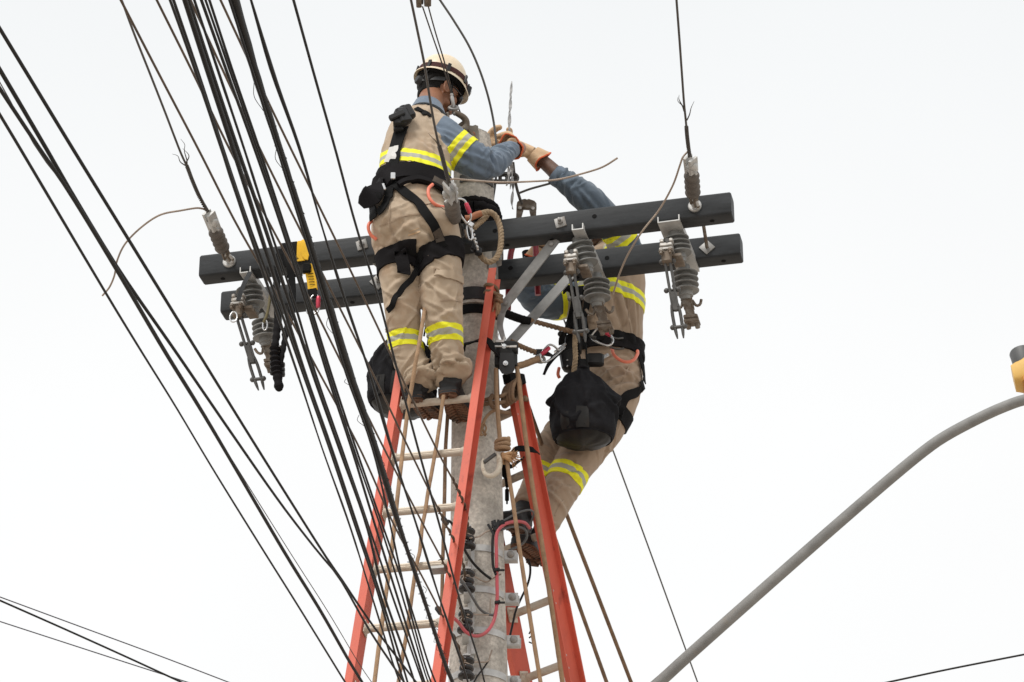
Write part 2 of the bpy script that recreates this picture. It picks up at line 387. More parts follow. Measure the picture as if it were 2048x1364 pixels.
# dark eye plate held near the pole top
c1 = thing('eye_plate', 'dark steel plate with two eye holes sticking out right of the pole top', 'bracket', PY(995, 356, .05))
mb = MB(); z0 = PY(1000, 356, .05).z
for dz in (.02, -.02): mb.cbox(PY(1004, 356, .06) + Vector((0, 0, dz)), (.05, .012, .007), (Vector((0, 0, 1)).cross(Vector((0, 1, 0))) * -1, Vector((0, 1, 0)), Vector((0, 0, 1))))
ringc = PY(1026, 356, .06)
mb.tube([ringc + Vector((math.cos(a) * .021, 0, math.sin(a) * .021)) for a in [i * math.pi / 12 for i in range(25)]], .0085, 8)
ringc = PY(1007, 356, .06)
mb.tube([ringc + Vector((math.cos(a) * .016, 0, math.sin(a) * .018)) for a in [i * math.pi / 12 for i in range(25)]], .0085, 8)
mb.build('plate', M_dsteel, c1)
mb = MB(); pole_ring(mb, PY(952, 352, -.1).z, .04, .006, -40, 200); mb.build('strap', M_dsteel, c1)

# ================================================================== crossarms
ZARM = PY(955, 464.5, -.2).z
AL, AR = PZ(398, 531, ZARM), PZ(1462, 404, ZARM)      # front face centre line, front arm
BL, BR = PZ(441, 603, ZARM), PZ(1480, 486, ZARM)      # rear arm
U = (AR - AL).normalized(); V_ = Vector((-U.y, U.x, 0)); Z = Vector((0, 0, 1))   # along the arm, away from camera
HH, DD = .056, .090
def arm_outline(h=HH, d=DD, c=.011):
    pts = []
    for (sx, sy) in ((1, 1), (-1, 1), (-1, -1), (1, -1)):
        cx, cy = sx * (d / 2 - c), sy * (h - c)
        a0 = math.atan2(sy, sx) - R(45)
        for q in range(4): a = a0 + R(30) * q; pts.append((cx + math.cos(a) * c, cy + math.sin(a) * c))
    return pts
def arm_pt(which, px, dz=0.0, off=0.0):
    """point on the front face of an arm at photo column px"""
    L, Rr, xl, xr = (AL, AR, 398, 1462) if which == 0 else (BL, BR, 441, 1480)
    lo, hi = 0.0, 1.0
    for _ in range(40):
        t = (lo + hi) / 2; P = L.lerp(Rr, t); d = P - CAM; x = 1024 + FPX * d.x / d.dot(fwd)
        if x < px: lo = t
        else: hi = t
    return L.lerp(Rr, t) + Z * dz - V_ * off
def crossarm(name, label, L, Rr, holes, under, which):
    t = thing(name, label, 'crossarm', (L + Rr) / 2 - Z * HH, 'pair of crossarms')
    mb = MB(); o = V_ * (DD / 2)
    # slightly rounded ends: three rings
    out = arm_outline(); n = len(out); V = []
    for p, s in ((L - U * .0, .93), (L + U * .006, 1), (Rr - U * .006, 1), (Rr, .93)):
        for a, b in out: V.append(p + o + V_ * (a * s) + Z * (b * s))
    Fc = [tuple(range(n - 1, -1, -1)), tuple(range(3 * n, 4 * n))]
    for k in range(3): Fc += [(k * n + i, k * n + (i + 1) % n, k * n + n + (i + 1) % n, k * n + n + i) for i in range(n)]
    mb.add(V, Fc); beam = mb.build('beam', M_arm, t, sharp=30)
    for px, dz in holes:                                  # drilled holes: short dark sockets set in the face
        mb = MB(); c = arm_pt(which, px, dz)
        mb.lathe(c - V_ * .0012, V_, [(0, .0105), (.0, .0085), (.004, .008), (.004, .0001)], 16, 0)
        mb.build('bolt_hole', M_web, beam)
    for px in under:
        mb = MB(); c = arm_pt(which, px) + V_ * (DD / 2) - Z * HH
        mb.lathe(c - Z * .0012, Z, [(0, .0105), (0, .0085), (.004, .008), (.004, .0001)], 16, 0)
        mb.build('bolt_hole', M_web, beam)
    return t
front = crossarm('crossarm', 'front dark grey crossarm, the upper one, passing in front of the concrete pole', AL, AR, [(990, -.004), (1189, .01)], [441, 1010, 1100, 1420], 0)
rear = crossarm('crossarm', 'rear dark grey crossarm, the lower one, passing behind the pole and the second lineman', BL, BR, [(1021, .004), (1214, .0)], [1150, 1443, 700], 1)
def washer(parent, which, px, dz, rot=8, big=.024, name='square_washer', nut=True, m=None):
    c = arm_pt(which, px, dz, .003); ca, sa = math.cos(R(rot)), math.sin(R(rot))
    ax = (U * ca + Z * sa, Z * ca - U * sa, V_)
    mb = MB(); mb.cbox(c, (big, big, .003), ax); w = mb.build(name, m or M_galvd, parent)
    if nut:
        mb = MB(); mb.lathe(c - V_ * .003, -V_, [(0, .0135), (.011, .0135), (.012, .012), (.012, .008), (.03, .008), (.031, .006)], 6); mb.build('nut', M_galvd, w)
washer(front, 0, 1121, -.002, 12); washer(front, 0, 724, .005, 14)
washer(rear, 1, 1414, -.005, 40, .026, nut=False); washer(rear, 1, 758, .012, 42, .032)
# tie bolts joining the two arms
for a, b, r in ((PY(1403, 425, arm_pt(0, 1403).y + .1), arm_pt(1, 1414, -.005, .0), .008), (arm_pt(0, 1275, .055) + V_ * .05, arm_pt(0, 1275, .066) + V_ * .05, .006), (arm_pt(0, 1353, .055) + V_ * .05, arm_pt(0, 1353, .064) + V_ * .05, .006)):
    if (a - b).length > .1:
        mb = MB(); mb.tube([a, b], r, 10); mb.build('tie_rod', M_rust, rear)
    else:
        mb = MB(); mb.tube([a, b], r, 8); mb.build('bolt_end', M_galvd, front)
# flat braces from the pole up to each arm
def brace(p0, p1, w, label):
    d = (p1 - p0).normalized(); l = d.cross(V_).normalized(); nn = l.cross(d).normalized()
    t = MB(); t.cbox((p0 + p1) / 2, (w / 2, .004, (p1 - p0).length / 2), (l, nn, d))
    o = top(t, 'crossarm_brace', M_brace, label, 'brace', 'flat braces of the crossarms', loc=p0)
    for q in (p0 + d * .05, p1 - d * .03):
        b = MB(); b.lathe(q - nn * .003 if nn.y > 0 else q + nn * .003, -nn if nn.y > 0 else nn, [(0, .011), (.008, .011), (.009, .009), (.009, .0001)], 6); b.build('bolt', M_galvd, o)
brace(PY(998, 625, -.10), PY(1112, 478, arm_pt(0, 1112).y + .05), .046, 'flat grey brace rising from the pole to the front crossarm')
brace(PY(1005, 702, -.02), PY(1146, 545, arm_pt(1, 1146).y + .02), .046, 'flat grey brace rising from the black pulley to the rear crossarm')
brace(PY(905, 655, .02), PY(752, 520, arm_pt(0, 752).y + .07), .046, 'grey brace showing left of the first lineman, below the crossarm')

# ================================================================== knife switches
def knife_switch(label, ch0, chw, ins, blade, back, wrapped=False):
    """channel under both arms, two post insulators below it, jaws, and a blade swung open"""
    z = ZARM - HH - .012
    c0 = PZ(ch0[0], ch0[1], z); dirv = (V_ + U * .02).normalized(); c1 = c0 + dirv * .46; side = dirv.cross(Z).normalized()
    t = thing('knife_switch', label, 'switch', c0.lerp(c1, .5) - Z * .3, 'open knife switches under the crossarms')
    mb = MB(); w = chw / 2; h = .030; th = .005
    mb.ext([(-w, h), (-w, 0), (w, 0), (w, h), (w - th, h), (w - th, th), (-w + th, th), (-w + th, h)], c0, c1, side, Z)
    mb.build('channel', M_galv, t, sharp=25)
    for k, (tp, bt) in enumerate(ins):
        f = .10 if k == 0 else .36
        a = c0 + dirv * f - Z * .004
        T = PY(tp[0], tp[1], a.y); B = PY(bt[0], bt[1], a.y + .01); ax = (B - T).normalized(); L = (B - T).length
        prof = [(-.03, .024), (-.012, .028)]
        for q in range(4):
            s = L * (q + .35) / 4; prof += [(s - .010, .030), (s - .004, .050), (s + .000, .0595), (s + .0035, .0605), (s + .0055, .058), (s + .0035, .048), (s + .004, .031)]
        prof += [(L + .012, .032), (L + .014, .026), (L + .03, .026), (L + .031, .001)]
        m2 = MB(); m2.lathe(T, ax, prof, 36); m2.build('insulator', M_poly, t, sharp=50)
    # front terminal block with twin clamp jaws
    B = PY(ins[0][1][0], ins[0][1][1], (c0 + dirv * .10).y); q = PY(blade[0][0], blade[0][1], B.y - .055)
    m2 = MB(); m2.cbox(B - Z * .030 - V_ * .02, (.022, .05, .008), (U, V_, Z), .3, 1)
    m2.cbox(q + Vector((0, 0, .036)), (.028, .028, .009), (U, V_, Z), .4, 0)
    m2.cbox(q + Vector((0, 0, .014)), (.030, .030, .006), (U, V_, Z), .4, 0)
    for s in (-1, 1):
        m2.cbox(q + U * (.020 * s) + Vector((0, -.012, .054)), (.009, .020, .009), (U, V_, Z), .4)
        m2.lathe(q + U * (.02 * s) - V_ * .03 + Z * .005, -V_ * .4 - Z, [(0, .011), (.014, .011), (.015, .007), (.026, .007)], 6, 1)
    m2.lathe(q + Vector((0, -.012, .052)), Vector((0, -1, 0)), [(-.02, .010), (.02, .010)], 12, 2)
    m2.cbox(q - Z * .02, (.022, .024, .03), (U, V_, Z), .3, 1)
    m2.build('terminal_clamp', [M_cast, M_rust, M_dsteel], t)
    # the blade: two bars, cross pins, ring end
    p0 = q - Z * .03; p1 = PY(blade[1][0], blade[1][1], p0.y + .05); d = (p1 - p0).normalized(); l = U
    m2 = MB()
    for s in (-1, 1):
        m2.cbox(p0.lerp(p1, .33) + l * (.011 * s), (.0055, .010, (p1 - p0).length * .33), (l, d.cross(l).normalized(), d), .3)
        P = [p0.lerp(p1, .62) + l * (.012 * s), p0.lerp(p1, .72) + l * (.017 * s), p0.lerp(p1, .9) + l * (.017 * s), p1 + d * .03 + l * (.013 * s)]
        m2.tube(spline(P, 10), [.0075] * 8 + [.006, .003], 8)
    m2.cbox(p0.lerp(p1, .58), (.012, .012, .045), (l, d.cross(l).normalized(), d), .3)
    for f, r in ((.02, .010), (.42, .007), (.93, .008)):
        c = p0.lerp(p1, f); m2.tube([c - l * .022, c + l * .022], r, 10)
        for s in (-1, 1): m2.ball(c + l * (.026 * s), .012, n=10)
    m2.build('blade', M_dsteel, t)
    # rear terminal: contact jaws with arcing horns
    B2 = PY(ins[1][1][0], ins[1][1][1], (c0 + dirv * .36).y + .01); e = PY(back[0], back[1], B2.y + .01); d = (e - B2).normalized()
    m2 = MB()
    m2.cbox(B2.lerp(e, .45), (.020, .012, (e - B2).length * .42), (U, V_, d), .25)
    for s in (-1, 1):
        m2.cbox(B2 + U * (.018 * s) + d * .045, (.005, .014, .03), (U, V_, d), .3)
        P = [B2 + U * (.022 * s) + d * .035, B2 + U * (.034 * s) + d * .062, B2 + U * (.052 * s) + d * .058, B2 + U * (.062 * s) + d * .035]
        m2.tube(spline(P, 9), .0065, 8)
    m2.build('contact_jaw', M_rust, t)
    m2 = MB()
    m2.cbox(e - d * .03, (.032, .022, .010), (U, V_, d), .4); m2.cbox(e - d * .008, (.034, .026, .009), (U, V_, d), .4)
    for s in (-1, 1): m2.lathe(e + U * (.02 * s), d, [(-.03, .011), (.022, .011), (.023, .006)], 6)
    m2.build('cable_clamp', M_rust, t)
    return t
knife_switch('open knife switch at the left end of the crossarms, behind the cable bundle', (490, 545), .052, [((497, 575), (505, 617)), ((529, 641), (532, 681))], ((477, 617), (519, 768)), (546, 735))
knife_switch('open knife switch on narrow channel beside the braces, in front of the second lineman', (1155, 459), .052, [((1158, 488), (1172, 535)), ((1193, 560), (1195, 602))], ((1143, 530), (1163, 672)), (1212, 660))
knife_switch('open knife switch on wide channel near the right end of the crossarms', (1337, 443), .098, [((1350, 475), (1358, 513)), ((1369, 543), (1372, 588))], ((1334, 508), (1359, 664)), (1385, 648))

# ================================================================== strain insulators
def strain(label, ttop, tbot, eye, clamp, dark, depth_off):
    px = eye[0]; F0 = arm_pt(0, px, 0, 0)
    Ye = F0.y - .03; E = PY(eye[0], eye[1], Ye); T = PZ(ttop[0], ttop[1], E.z + depth_off); B = PZ(tbot[0], tbot[1], E.z + depth_off * (.4 if depth_off > 0 else .8))
    t = thing('strain_insulator', label, 'insulator', E, 'strain insulators on the front crossarm')
    ax = (T - B).normalized(); L = (T - B).length
    mb = MB(); prof = [(-.012, .012), (0, .016)]
    for q in range(4):
        s = L * (q + .5) / 4; prof += [(s - L * .115, .0225), (s - L * .07, .0315), (s, .0345), (s + L * .07, .0315), (s + L * .115, .0225)]
    prof += [(L, .018), (L + .02, .011)]
    mb.lathe(B, ax, prof, 24); mb.build('insulator_body', M_polyb, t, sharp=70)
    # oval eye nut bolted to the arm
    m2 = MB(); side = ax.cross(V_).normalized()
    m2.lathe(F0.lerp(E, .0) - V_ * .0, -V_, [(0, .03), (.008, .03), (.012, .026), (.012, .001)], 20)
    lp = E.lerp(B, .35); rr = max(.018, (lp - E).length)
    m2.tube([E + ax * (.012 - .030 * math.cos(a)) + side * (.02 * math.sin(a)) for a in [2 * math.pi * i / 20 for i in range(21)]], .0075, 8)
    m2.build('eye_nut', M_dsteel if dark else M_galv, t)
    m2 = MB()
    for s in (-1, 1): m2.cbox(B.lerp(E, .45) + side * (.013 * s), (.0045, .012, (B - E).length * .5), (side, ax.cross(side), ax), .3)
    for s in (-1, 1): m2.ball(B.lerp(E, .8) + side * (.022 * s), .009, n=8)
    m2.tube([B.lerp(E, .8) - side * .024, B.lerp(E, .8) + side * .024], .006, 8); m2.tube([B.lerp(E, .1) - side * .02, B.lerp(E, .1) + side * .02], .006, 8)
    m2.build('shackle', M_dsteel if dark else M_rust, t)
    # dead-end clamp: grooved casting with bolts
    Cc = PZ(clamp[0], clamp[1], E.z + depth_off * 1.4); d = (Cc - T).normalized(); Lc = (Cc - T).length; s2 = d.cross(V_).normalized(); n2 = s2.cross(d)
    m2 = MB()
    for s, lo, hi in ((-1, .1, 1.0), (1, .0, .9)):
        m2.ext([(-.005, -.018), (.005, -.022), (.006, .02), (-.004, .024)], T + d * (Lc * lo) + s2 * (.014 * s), T + d * (Lc * hi) + s2 * (.017 * s), s2, n2)
    m2.cbox(T + d * (Lc * .35), (.016, .018, Lc * .22), (s2, n2, d), .4)
    m2.ball(T + d * (Lc * .55) - s2 * .022, (.016, .02, .022), (s2, n2, d), 10)
    for f in (.2, .42): m2.tube([T + d * (Lc * f) - s2 * .034, T + d * (Lc * f) + s2 * .03], .006, 8); m2.ball(T + d * (Lc * f) + s2 * .03, .0095, n=8)
    m2.build('dead_end_clamp', M_galv, t)
    m2 = MB(); m2.tube([B + ax * (L), T + d * .012], [.012, .009], 10); m2.build('end_fitting', M_cast if not dark else M_rust, t)
    return T, Cc
sA = strain('brown strain insulator near the left end of the front crossarm', (430, 460), (446, 499), (459, 520), (416, 424), False, .03)
sB = strain('brown strain insulator in front of the first lineman and the concrete pole', (903, 402), (908, 438), (919, 464), (898, 366), True, -.15)
sC = strain('brown strain insulator near the right end of the front crossarm', (1383, 346), (1386, 390), (1390, 411), (1380, 314), False, .03)

# ================================================================== ladders
def c_rail(mb, p0, p1, wn, dd, D, fl, th=.0055, m=0):
    d = (p1 - p0).normalized(); wn = (wn - d * wn.dot(d)).normalized(); dd = (dd - d * dd.dot(d) - wn * dd.dot(wn)).normalized()
    mb.ext([(0, -D / 2), (fl, -D / 2), (fl, -D / 2 + th), (th, -D / 2 + th * 1.6), (th, D / 2 - th * 1.6), (fl, D / 2 - th), (fl, D / 2), (0, D / 2)], p0, p1, wn, dd, m)
def to_ground(a, b):                 # extend the line from a down through b to the ground
    t = a.z / (a.z - b.z); return a + (b - a) * t
# first ladder, leaning on the near side of the pole
l1 = thing('ladder', 'orange fibreglass ladder leaning on the near side of the pole, first lineman standing on it', 'ladder', (-.6, -2.9, 0), 'two ladders against the pole')
rt, rb = PY(982, 549, -.145), PY(868, 1364, -.72)
rd = (rb - rt).normalized()
yaw = R(-14); rung = Vector((math.cos(yaw), math.sin(yaw), 0)); rung = (rung - rd * rung.dot(rd)).normalized(); dep1 = rung.cross(rd).normalized()
if dep1.y < 0: dep1 = -dep1
lt = rt - rung * .322; lb = to_ground(rt, rb) - rung * .322
zt = PY(800, 755, -.3).z
mb = MB(); c_rail(mb, to_ground(rt, rb), rt, rung, dep1, .08, .034); mb.build('rail', M_fib, l1, sharp=30)
lt2 = lt.lerp(lb, (lt.z - PY(800, 700, -.3).z) / lt.z)
mb = MB(); c_rail(mb, lb, lt2, -rung, dep1, .08, .034); mb.build('rail', M_fib, l1, sharp=30)
mbk = None
f0 = (rt.z - PY(948, 797, -.33).z) / rt.z            # fraction down the rail of the foot rung
stepf = ((rt.z - PY(880, 1131, -.55).z) / rt.z - f0) / 3
rung0 = None; n_r = 0; f = f0
RUNGS = []
while f < .985:
    b = rt.lerp(to_ground(rt, rb), f); a = b - rung * .322
    RUNGS.append((a, b))
    if rung0 is None or n_r < 1:
        mb = MB(); o0 = a
        prof = []
        nn = 40; V = []
        for s in (0, .316):
            for j in range(nn):
                ang = 2 * math.pi * j / nn; r_ = .0165 if j % 2 else .0152
                V.append(a + rung * (.003 + s) + dep1 * (math.cos(ang) * r_) + rung.cross(dep1) * (math.sin(ang) * r_))
        mb.add(V, [(j, (j + 1) % nn, nn + (j + 1) % nn, nn + j) for j in range(nn)] + [tuple(range(nn - 1, -1, -1)), tuple(range(nn, 2 * nn))])
        for s, q in ((1, a), (-1, b)):
            mb.cbox(q + rung * (.004 * s), (.0028, .022, .03), (rung, dep1, rd), .3)
            mb.lathe(q + rung * (.004 * s), rung * s, [(0, .024), (.012, .02), (.02, .0168)], 16)
        rung0 = mb.build('rung', M_rung, l1, sharp=25); base_a = a.copy()
    else:
        o = rung0.copy(); COL.objects.link(o); o.parent = l1; o.location = a - base_a
    n_r += 1; f += stepf
mb = MB(); mb.cbox(PY(877, 1136, -.56) + rd * .01, (.03, .02, .008), (rung, dep1, rd)); mb.build('rung_bracket', M_galvd, l1)

# second ladder, on the far right side of the pole, seen edge on
l2 = thing('ladder', 'orange fibreglass ladder on the right side of the pole, second lineman standing on it', 'ladder', (.4, 1.4, 0), 'two ladders against the pole')
nt_, nb_ = PY(1024, 757, -.03), PY(1146, 1364, .24)
nd = (nb_ - nt_).normalized(); rung2 = Vector((-.70, .71, 0)); rung2 = (rung2 - nd * rung2.dot(nd)).normalized(); dep2 = rung2.cross(nd).normalized()
if dep2.x < 0: dep2 = -dep2
W2 = .27
ng = to_ground(nt_, nb_)
mb = MB(); c_rail(mb, ng, nt_, -rung2, dep2, .098, .030); near = mb.build('rail', M_fib, l2, sharp=30)
mb = MB(); c_rail(mb, ng + rung2 * W2, nt_ + rung2 * W2, rung2, dep2, .098, .030); mb.build('rail', M_fib, l2, sharp=30)
mb = MB(); mb.cbox(nt_ + nd * .008 - rung2 * .012, (.022, .053, .024), (rung2, dep2, nd), .2); mb.build('end_cap', M_web, l2)
mb = MB(); mb.cbox(nt_ + rung2 * W2 + nd * .008 + rung2 * .012, (.022, .053, .024), (rung2, dep2, nd), .2); mb.build('end_cap', M_web, l2)
f0 = (nt_.z - PY(1115, 1320, .2).z) / nt_.z
st = f0 - (nt_.z - PY(1090, 1192, .15).z) / nt_.z; f = f0 - 4 * st; rung0 = None; RUNGS2 = []
while f < .985:
    a = nt_.lerp(ng, f); b = a + rung2 * W2; RUNGS2.append((a, b))
    if rung0 is None:
        mb = MB(); nn = 40; V = []
        for s in (0, W2 - .006):
            for j in range(nn):
                ang = 2 * math.pi * j / nn; r_ = .0175 if j % 2 else .0162
                V.append(a + rung2 * (.003 + s) + dep2 * (math.cos(ang) * r_) + rung2.cross(dep2) * (math.sin(ang) * r_))
        mb.add(V, [(j, (j + 1) % nn, nn + (j + 1) % nn, nn + j) for j in range(nn)] + [tuple(range(nn - 1, -1, -1)), tuple(range(nn, 2 * nn))])
        q = b - rung2 * .004
        mb.cbox(q, (.003, .026, .034), (rung2, dep2, nd), .3); mb.lathe(q, -rung2, [(0, .026), (.02, .018)], 16)
        for s in (-1, 1): mb.ball(q - rung2 * .004 + nd * -.022 + dep2 * (.015 * s), .005, n=8)
        rung0 = mb.build('rung', M_rung, l2, sharp=25); base_a = a.copy()
    else:
        o = rung0.copy(); COL.objects.link(o); o.parent = l2; o.location = a - base_a
    for dz in (-.028, .028):
        mb = MB(); mb.ball(a - rung2 * .0065 + nd * dz - dep2 * .02, .006, n=8); mb.build('rivet', M_cast, near)
    f += st
for y in (1268, 1276, 1284):
    mb = MB(); p = PY(1058, y, .42); mb.tube([p, p + Vector((.012, -.005, .002 * (1280 - y)))], .003, 6); mb.build('cable_clip', M_web, l2)

# ================================================================== street lamp arm, nearer the camera on the right
Yl = .3
lp = [(1225, 1443), (1319, 1364), (1373, 1315), (1500, 1202), (1650, 1070), (1775, 962), (1850, 900.5), (1898, 868), (1973, 829), (2025, 807), (2048, 800), (2140, 776), (2260, 760)]
P = spline([PY(x, y, Yl - .0006 * (x - 1322)) for x, y in lp], 70)
lamp = thing('street_lamp', 'grey tubular street lamp arm curving up at the right with yellow lamp head', 'street lamp', (P[0].x - 3.2, Yl, 0))
mb = MB(); q0 = P[0] + (P[0] - P[1]).normalized() * 1.0
mb.tube([q0] + P, [.0255] + [.0255 - .002 * i / 70 for i in range(70)], 24); mb.build('arm', M_lamp, lamp)
mb = MB(); base = Vector((q0.x - .5, q0.y, 0)); mb.tube(spline([base, Vector((base.x, base.y, q0.z - 1.2)), Vector((base.x + .08, base.y, q0.z - .5)), q0 + Vector((.0, 0, 0))], 30), [.07 - .0445 * (i / 29) ** 3 for i in range(30)], 20); mb.build('post', M_lamp, lamp)
# head: rounded box housing, tray lip, photocell on top
hc = PY(2080, 747, Yl - .05); hx = Vector((.97, -.20, .13)).normalized(); hz = Vector((-.10, .1, 1)); hz = (hz - hx * hz.dot(hx)).normalized(); hy = hz.cross(hx)
mb = MB(); st_ = []
LL = .6
for i in range(15):
    t = i / 14; w = .125 * (math.sin(math.pi * min(1, .14 + t * 1.3) * .5) ** .5) if t < .7 else .125 * math.cos((t - .7) / .3 * 1.1)
    h = .098 * (min(1, .55 + t * 2.2)) * (1 if t < .75 else 1 - (t - .75) * 2)
    c = hc + hx * (LL * (t - .2)); ring = []
    for j in range(24):
        a = 2 * math.pi * j / 24; ca, sa = math.cos(a), math.sin(a)
        ring.append(c + hy * (w * math.copysign(abs(ca) ** .55, ca)) + hz * (h * math.copysign(abs(sa) ** .6, sa) * (1 if sa > 0 else .9)))
    st_.append(ring)
V = [p for r_ in st_ for p in r_]
mb.add(V, [(i * 24 + j, i * 24 + (j + 1) % 24, i * 24 + 24 + (j + 1) % 24, i * 24 + 24 + j) for i in range(14) for j in range(24)] + [tuple(range(23, -1, -1)), tuple(14 * 24 + j for j in range(24))])
mb.build('housing', M_lampy, lamp, sharp=60)
mb = MB(); mb.cbox(hc + hx * .13 - hz * .074, (.22, .110, .016), (hx, hy, hz), .4); mb.build('tray', M_lampi, lamp)
mb = MB(); pc = PY(2046, 716, Yl - .05); mb.lathe(pc - hz * .05, hz, [(0, .050), (.078, .056), (.086, .052), (.088, .001)], 24); mb.build('photocell', M_cell, lamp)
# ================================================================== overhead cables
def wire_pts(pts, z, n=44, extend=12.0, end=None):
    P = [PZ(x, y, z) for x, y in pts]
    Q = spline(P, n)
    d = (Q[0] - Q[1]).normalized(); Q = [Q[0] + d * extend] + Q
    if end is not None:
        Q = Q + [end]
    return Q
def cable(label, pts, z, wpx_, m, end=None, n=44, group='black cables slung from the pole', cat='cable', name='overhead_cable', extend=12.0, jitter=0.0):
    Q = wire_pts(pts, z, n, extend, end)
    ref = Q[len(Q) // 2]; k = [q * 1.02 for q in wpx_] if hasattr(wpx_, '__len__') else None
    if k:
        ys = [p[1] for p in pts]; rr = []
        for i in range(len(Q)):
            f = max(0, min(1, (i - 1) / (n - 1))); w = np.interp(f, [j / (len(k) - 1) for j in range(len(k))], k); rr.append(wpx(w, ref) / 2)
    else:
        rr = [wpx(wpx_ * 1.02, ref) / 2] * len(Q)
    if jitter:
        rr = [r_ * (1 + jitter * noise.noise(Vector((i * .7, wpx(1, ref) * 900 + rr[0] * 999, z)))) for i, r_ in enumerate(rr)]
    mb = MB(); mb.tube(Q, rr, 8)
    return top(mb, name, m, label, cat, group, loc=Q[len(Q) // 2])
def pole_end(dx, z): return Vector((pole_c(z).x + dx, -math.sqrt(max(.0004, pole_r(z) ** 2 - dx * dx)) - .005, z))
Y0 = [0, 150, 300, 450, 600, 750, 900, 1050, 1190, 1324, 1364]
def K(xs): return list(zip(xs, Y0))
ZT = 5.72
cable('leftmost thin black cable crossing the left edge of the sky', [(-60, 130), (0, 230), (42, 300), (208, 580), (281, 700), (350, 811), (430, 945), (526, 1100), (600, 1218), (690, 1364)], 5.62, [5.5, 5.5, 4.5, 3.6, 4.2, 4.4, 4.6], M_blk2, pole_end(-.09, 5.24), group='four cables sweeping across the left side')
cable('thick black cable, second from the left edge of the sky', [(-60, 85), (0, 178), (81, 300), (141, 388), (235, 542), (328, 700), (420, 850), (565, 1098), (640, 1220), (697, 1320), (724, 1364)], 5.66, [7, 7, 8, 8, 7, 7.5, 7.5, 7], M_blk2, pole_end(-.08, 5.29), group='four cables sweeping across the left side')
cable('black cable touching the thick one at upper left, then crossing the left ladder rail', [(-60, 40), (0, 140), (94, 300), (146, 390), (240, 543), (349, 700), (460, 862), (560, 1005), (633, 1100), (680, 1158), (740, 1262), (808, 1364)], 5.70, [7.5, 7.5, 7, 6, 5.5, 5, 5, 5.5], M_blk2, pole_end(-.06, 5.34), group='four cables sweeping across the left side')
cable('black cable with clear sky on both sides, uppermost at the left edge', [(-60, -40), (0, 58), (147, 300), (270, 500), (393, 700), (520, 905), (643, 1100), (684, 1160), (745, 1250), (832, 1364)], 5.74, [6.5, 6.5, 6.2, 5.6, 5.4, 5.2, 5.2], M_blk2, pole_end(-.05, 5.39), group='four cables sweeping across the left side')
cable('hair thin wire running beside the thick cable at lower left', [(-60, 75), (0, 165), (75, 300), (150, 400), (245, 555), (330, 700), (432, 868), (577, 1100), (655, 1222), (716, 1324), (743, 1364)], 5.68, 1.9, M_darkw, pole_end(-.075, 5.32), group='four cables sweeping across the left side', cat='wire')
cable('leftmost black cable of the dense bundle', K([340, 394, 444, 494, 545, 596, 645.5, 699, 743, 785, 800]), ZT, [5, 6, 6.5, 6, 4.5, 3.2, 5, 3.5, 4.5, 4], M_blk, pole_end(-.07, 5.44), group='black cables of the dense bundle', jitter=.25)
cable('second black cable from the left of the dense bundle', K([347, 398, 447, 498, 554, 607, 660, 710, 757, 795, 808]), ZT + .02, 5, M_blk2, pole_end(-.06, 5.44), group='black cables of the dense bundle')
cable('thickest cable in the left half of the dense bundle', K([370, 418, 467, 515, 563, 611, 664, 714, 761, 803, 815]), ZT + .04, [9, 8.5, 7.5, 6.5, 6, 5.5, 5], M_blk, pole_end(-.05, 5.46), group='black cables of the dense bundle')
cable('grey black cable hugging the thickest one in the left half of the bundle', K([377, 426, 476, 528, 577, 627, 680, 733, 768, 816, 829]), ZT + .06, [6.5, 7, 7, 6.5, 6, 5], M_blk2, pole_end(-.045, 5.48), group='black cables of the dense bundle')
cable('slim cable running alone in the middle of the dense bundle', K([388.6, 439, 489, 537, 587, 632, 684.5, 736.5, 784, 831, 845]), ZT + .08, 4.6, M_blk, pole_end(-.035, 5.50), group='black cables of the dense bundle', jitter=.2)
cable('first of three parallel cables in the middle of the bundle', K([402.6, 456, 510, 562, 610, 655, 704, 750, 793.6, 836, 849]), ZT + .1, 5.2, M_blk2, pole_end(-.025, 5.52), group='black cables of the dense bundle')
cable('second of three parallel cables in the middle of the bundle', K([411, 463, 515, 565, 613.5, 659, 708, 760, 804, 843, 856]), ZT + .11, 4, M_blk, pole_end(-.015, 5.54), group='black cables of the dense bundle', jitter=.2)
cable('third of three parallel cables in the middle of the bundle', K([418.7, 468, 519.5, 568.5, 617, 663.5, 713, 765, 814, 856, 871]), ZT + .12, 4.4, M_blk2, pole_end(-.005, 5.56), group='black cables of the dense bundle')
cable('thin cable taped along the fat trunk cable and parting from it lower down', K([459, 507, 555, 602, 648, 693, 746, 780.5, 812, 848, 862]), ZT + .15, 4.5, M_blk, pole_end(.005, 5.58), group='black cables of the dense bundle', jitter=.25)
K8 = K([468, 512, 560, 608, 655, 701, 752, 798, 845, 889, 905])
trunk = cable('fattest cable of all, a ragged trunk bound with thin tape', K8, ZT + .17, [17, 13, 11.5, 12, 14, 15, 14, 13, 9, 9, 9, 9.5], M_blk, pole_end(.02, 5.60), group='black cables of the dense bundle', n=90, jitter=.14)
mb = MB()                                                  # loose lashing wire curls on the trunk cable
for (x0, y0), (x1, y1), b in (((508, 165), (527, 222), -9), ((553, 296), (567, 340), -9), ((657, 632), (668, 670), -9), ((718, 830), (728, 852), -8), ((692, 758), (698, 770), -6), ((770, 955), (776, 962), 5), ((818, 1104), (826, 1120), 7), ((846, 1172), (850, 1186), 5), ((868, 1242), (872, 1250), 5)):
    P = [PZ(x0, y0, ZT + .168), PZ((x0 + x1) / 2 + b, (y0 + y1) / 2, ZT + .165), PZ(x1, y1, ZT + .168)]
    mb.tube(spline(P, 10), .0009, 5)
mb.build('lashing_wire', M_blk, trunk)
mb = MB()
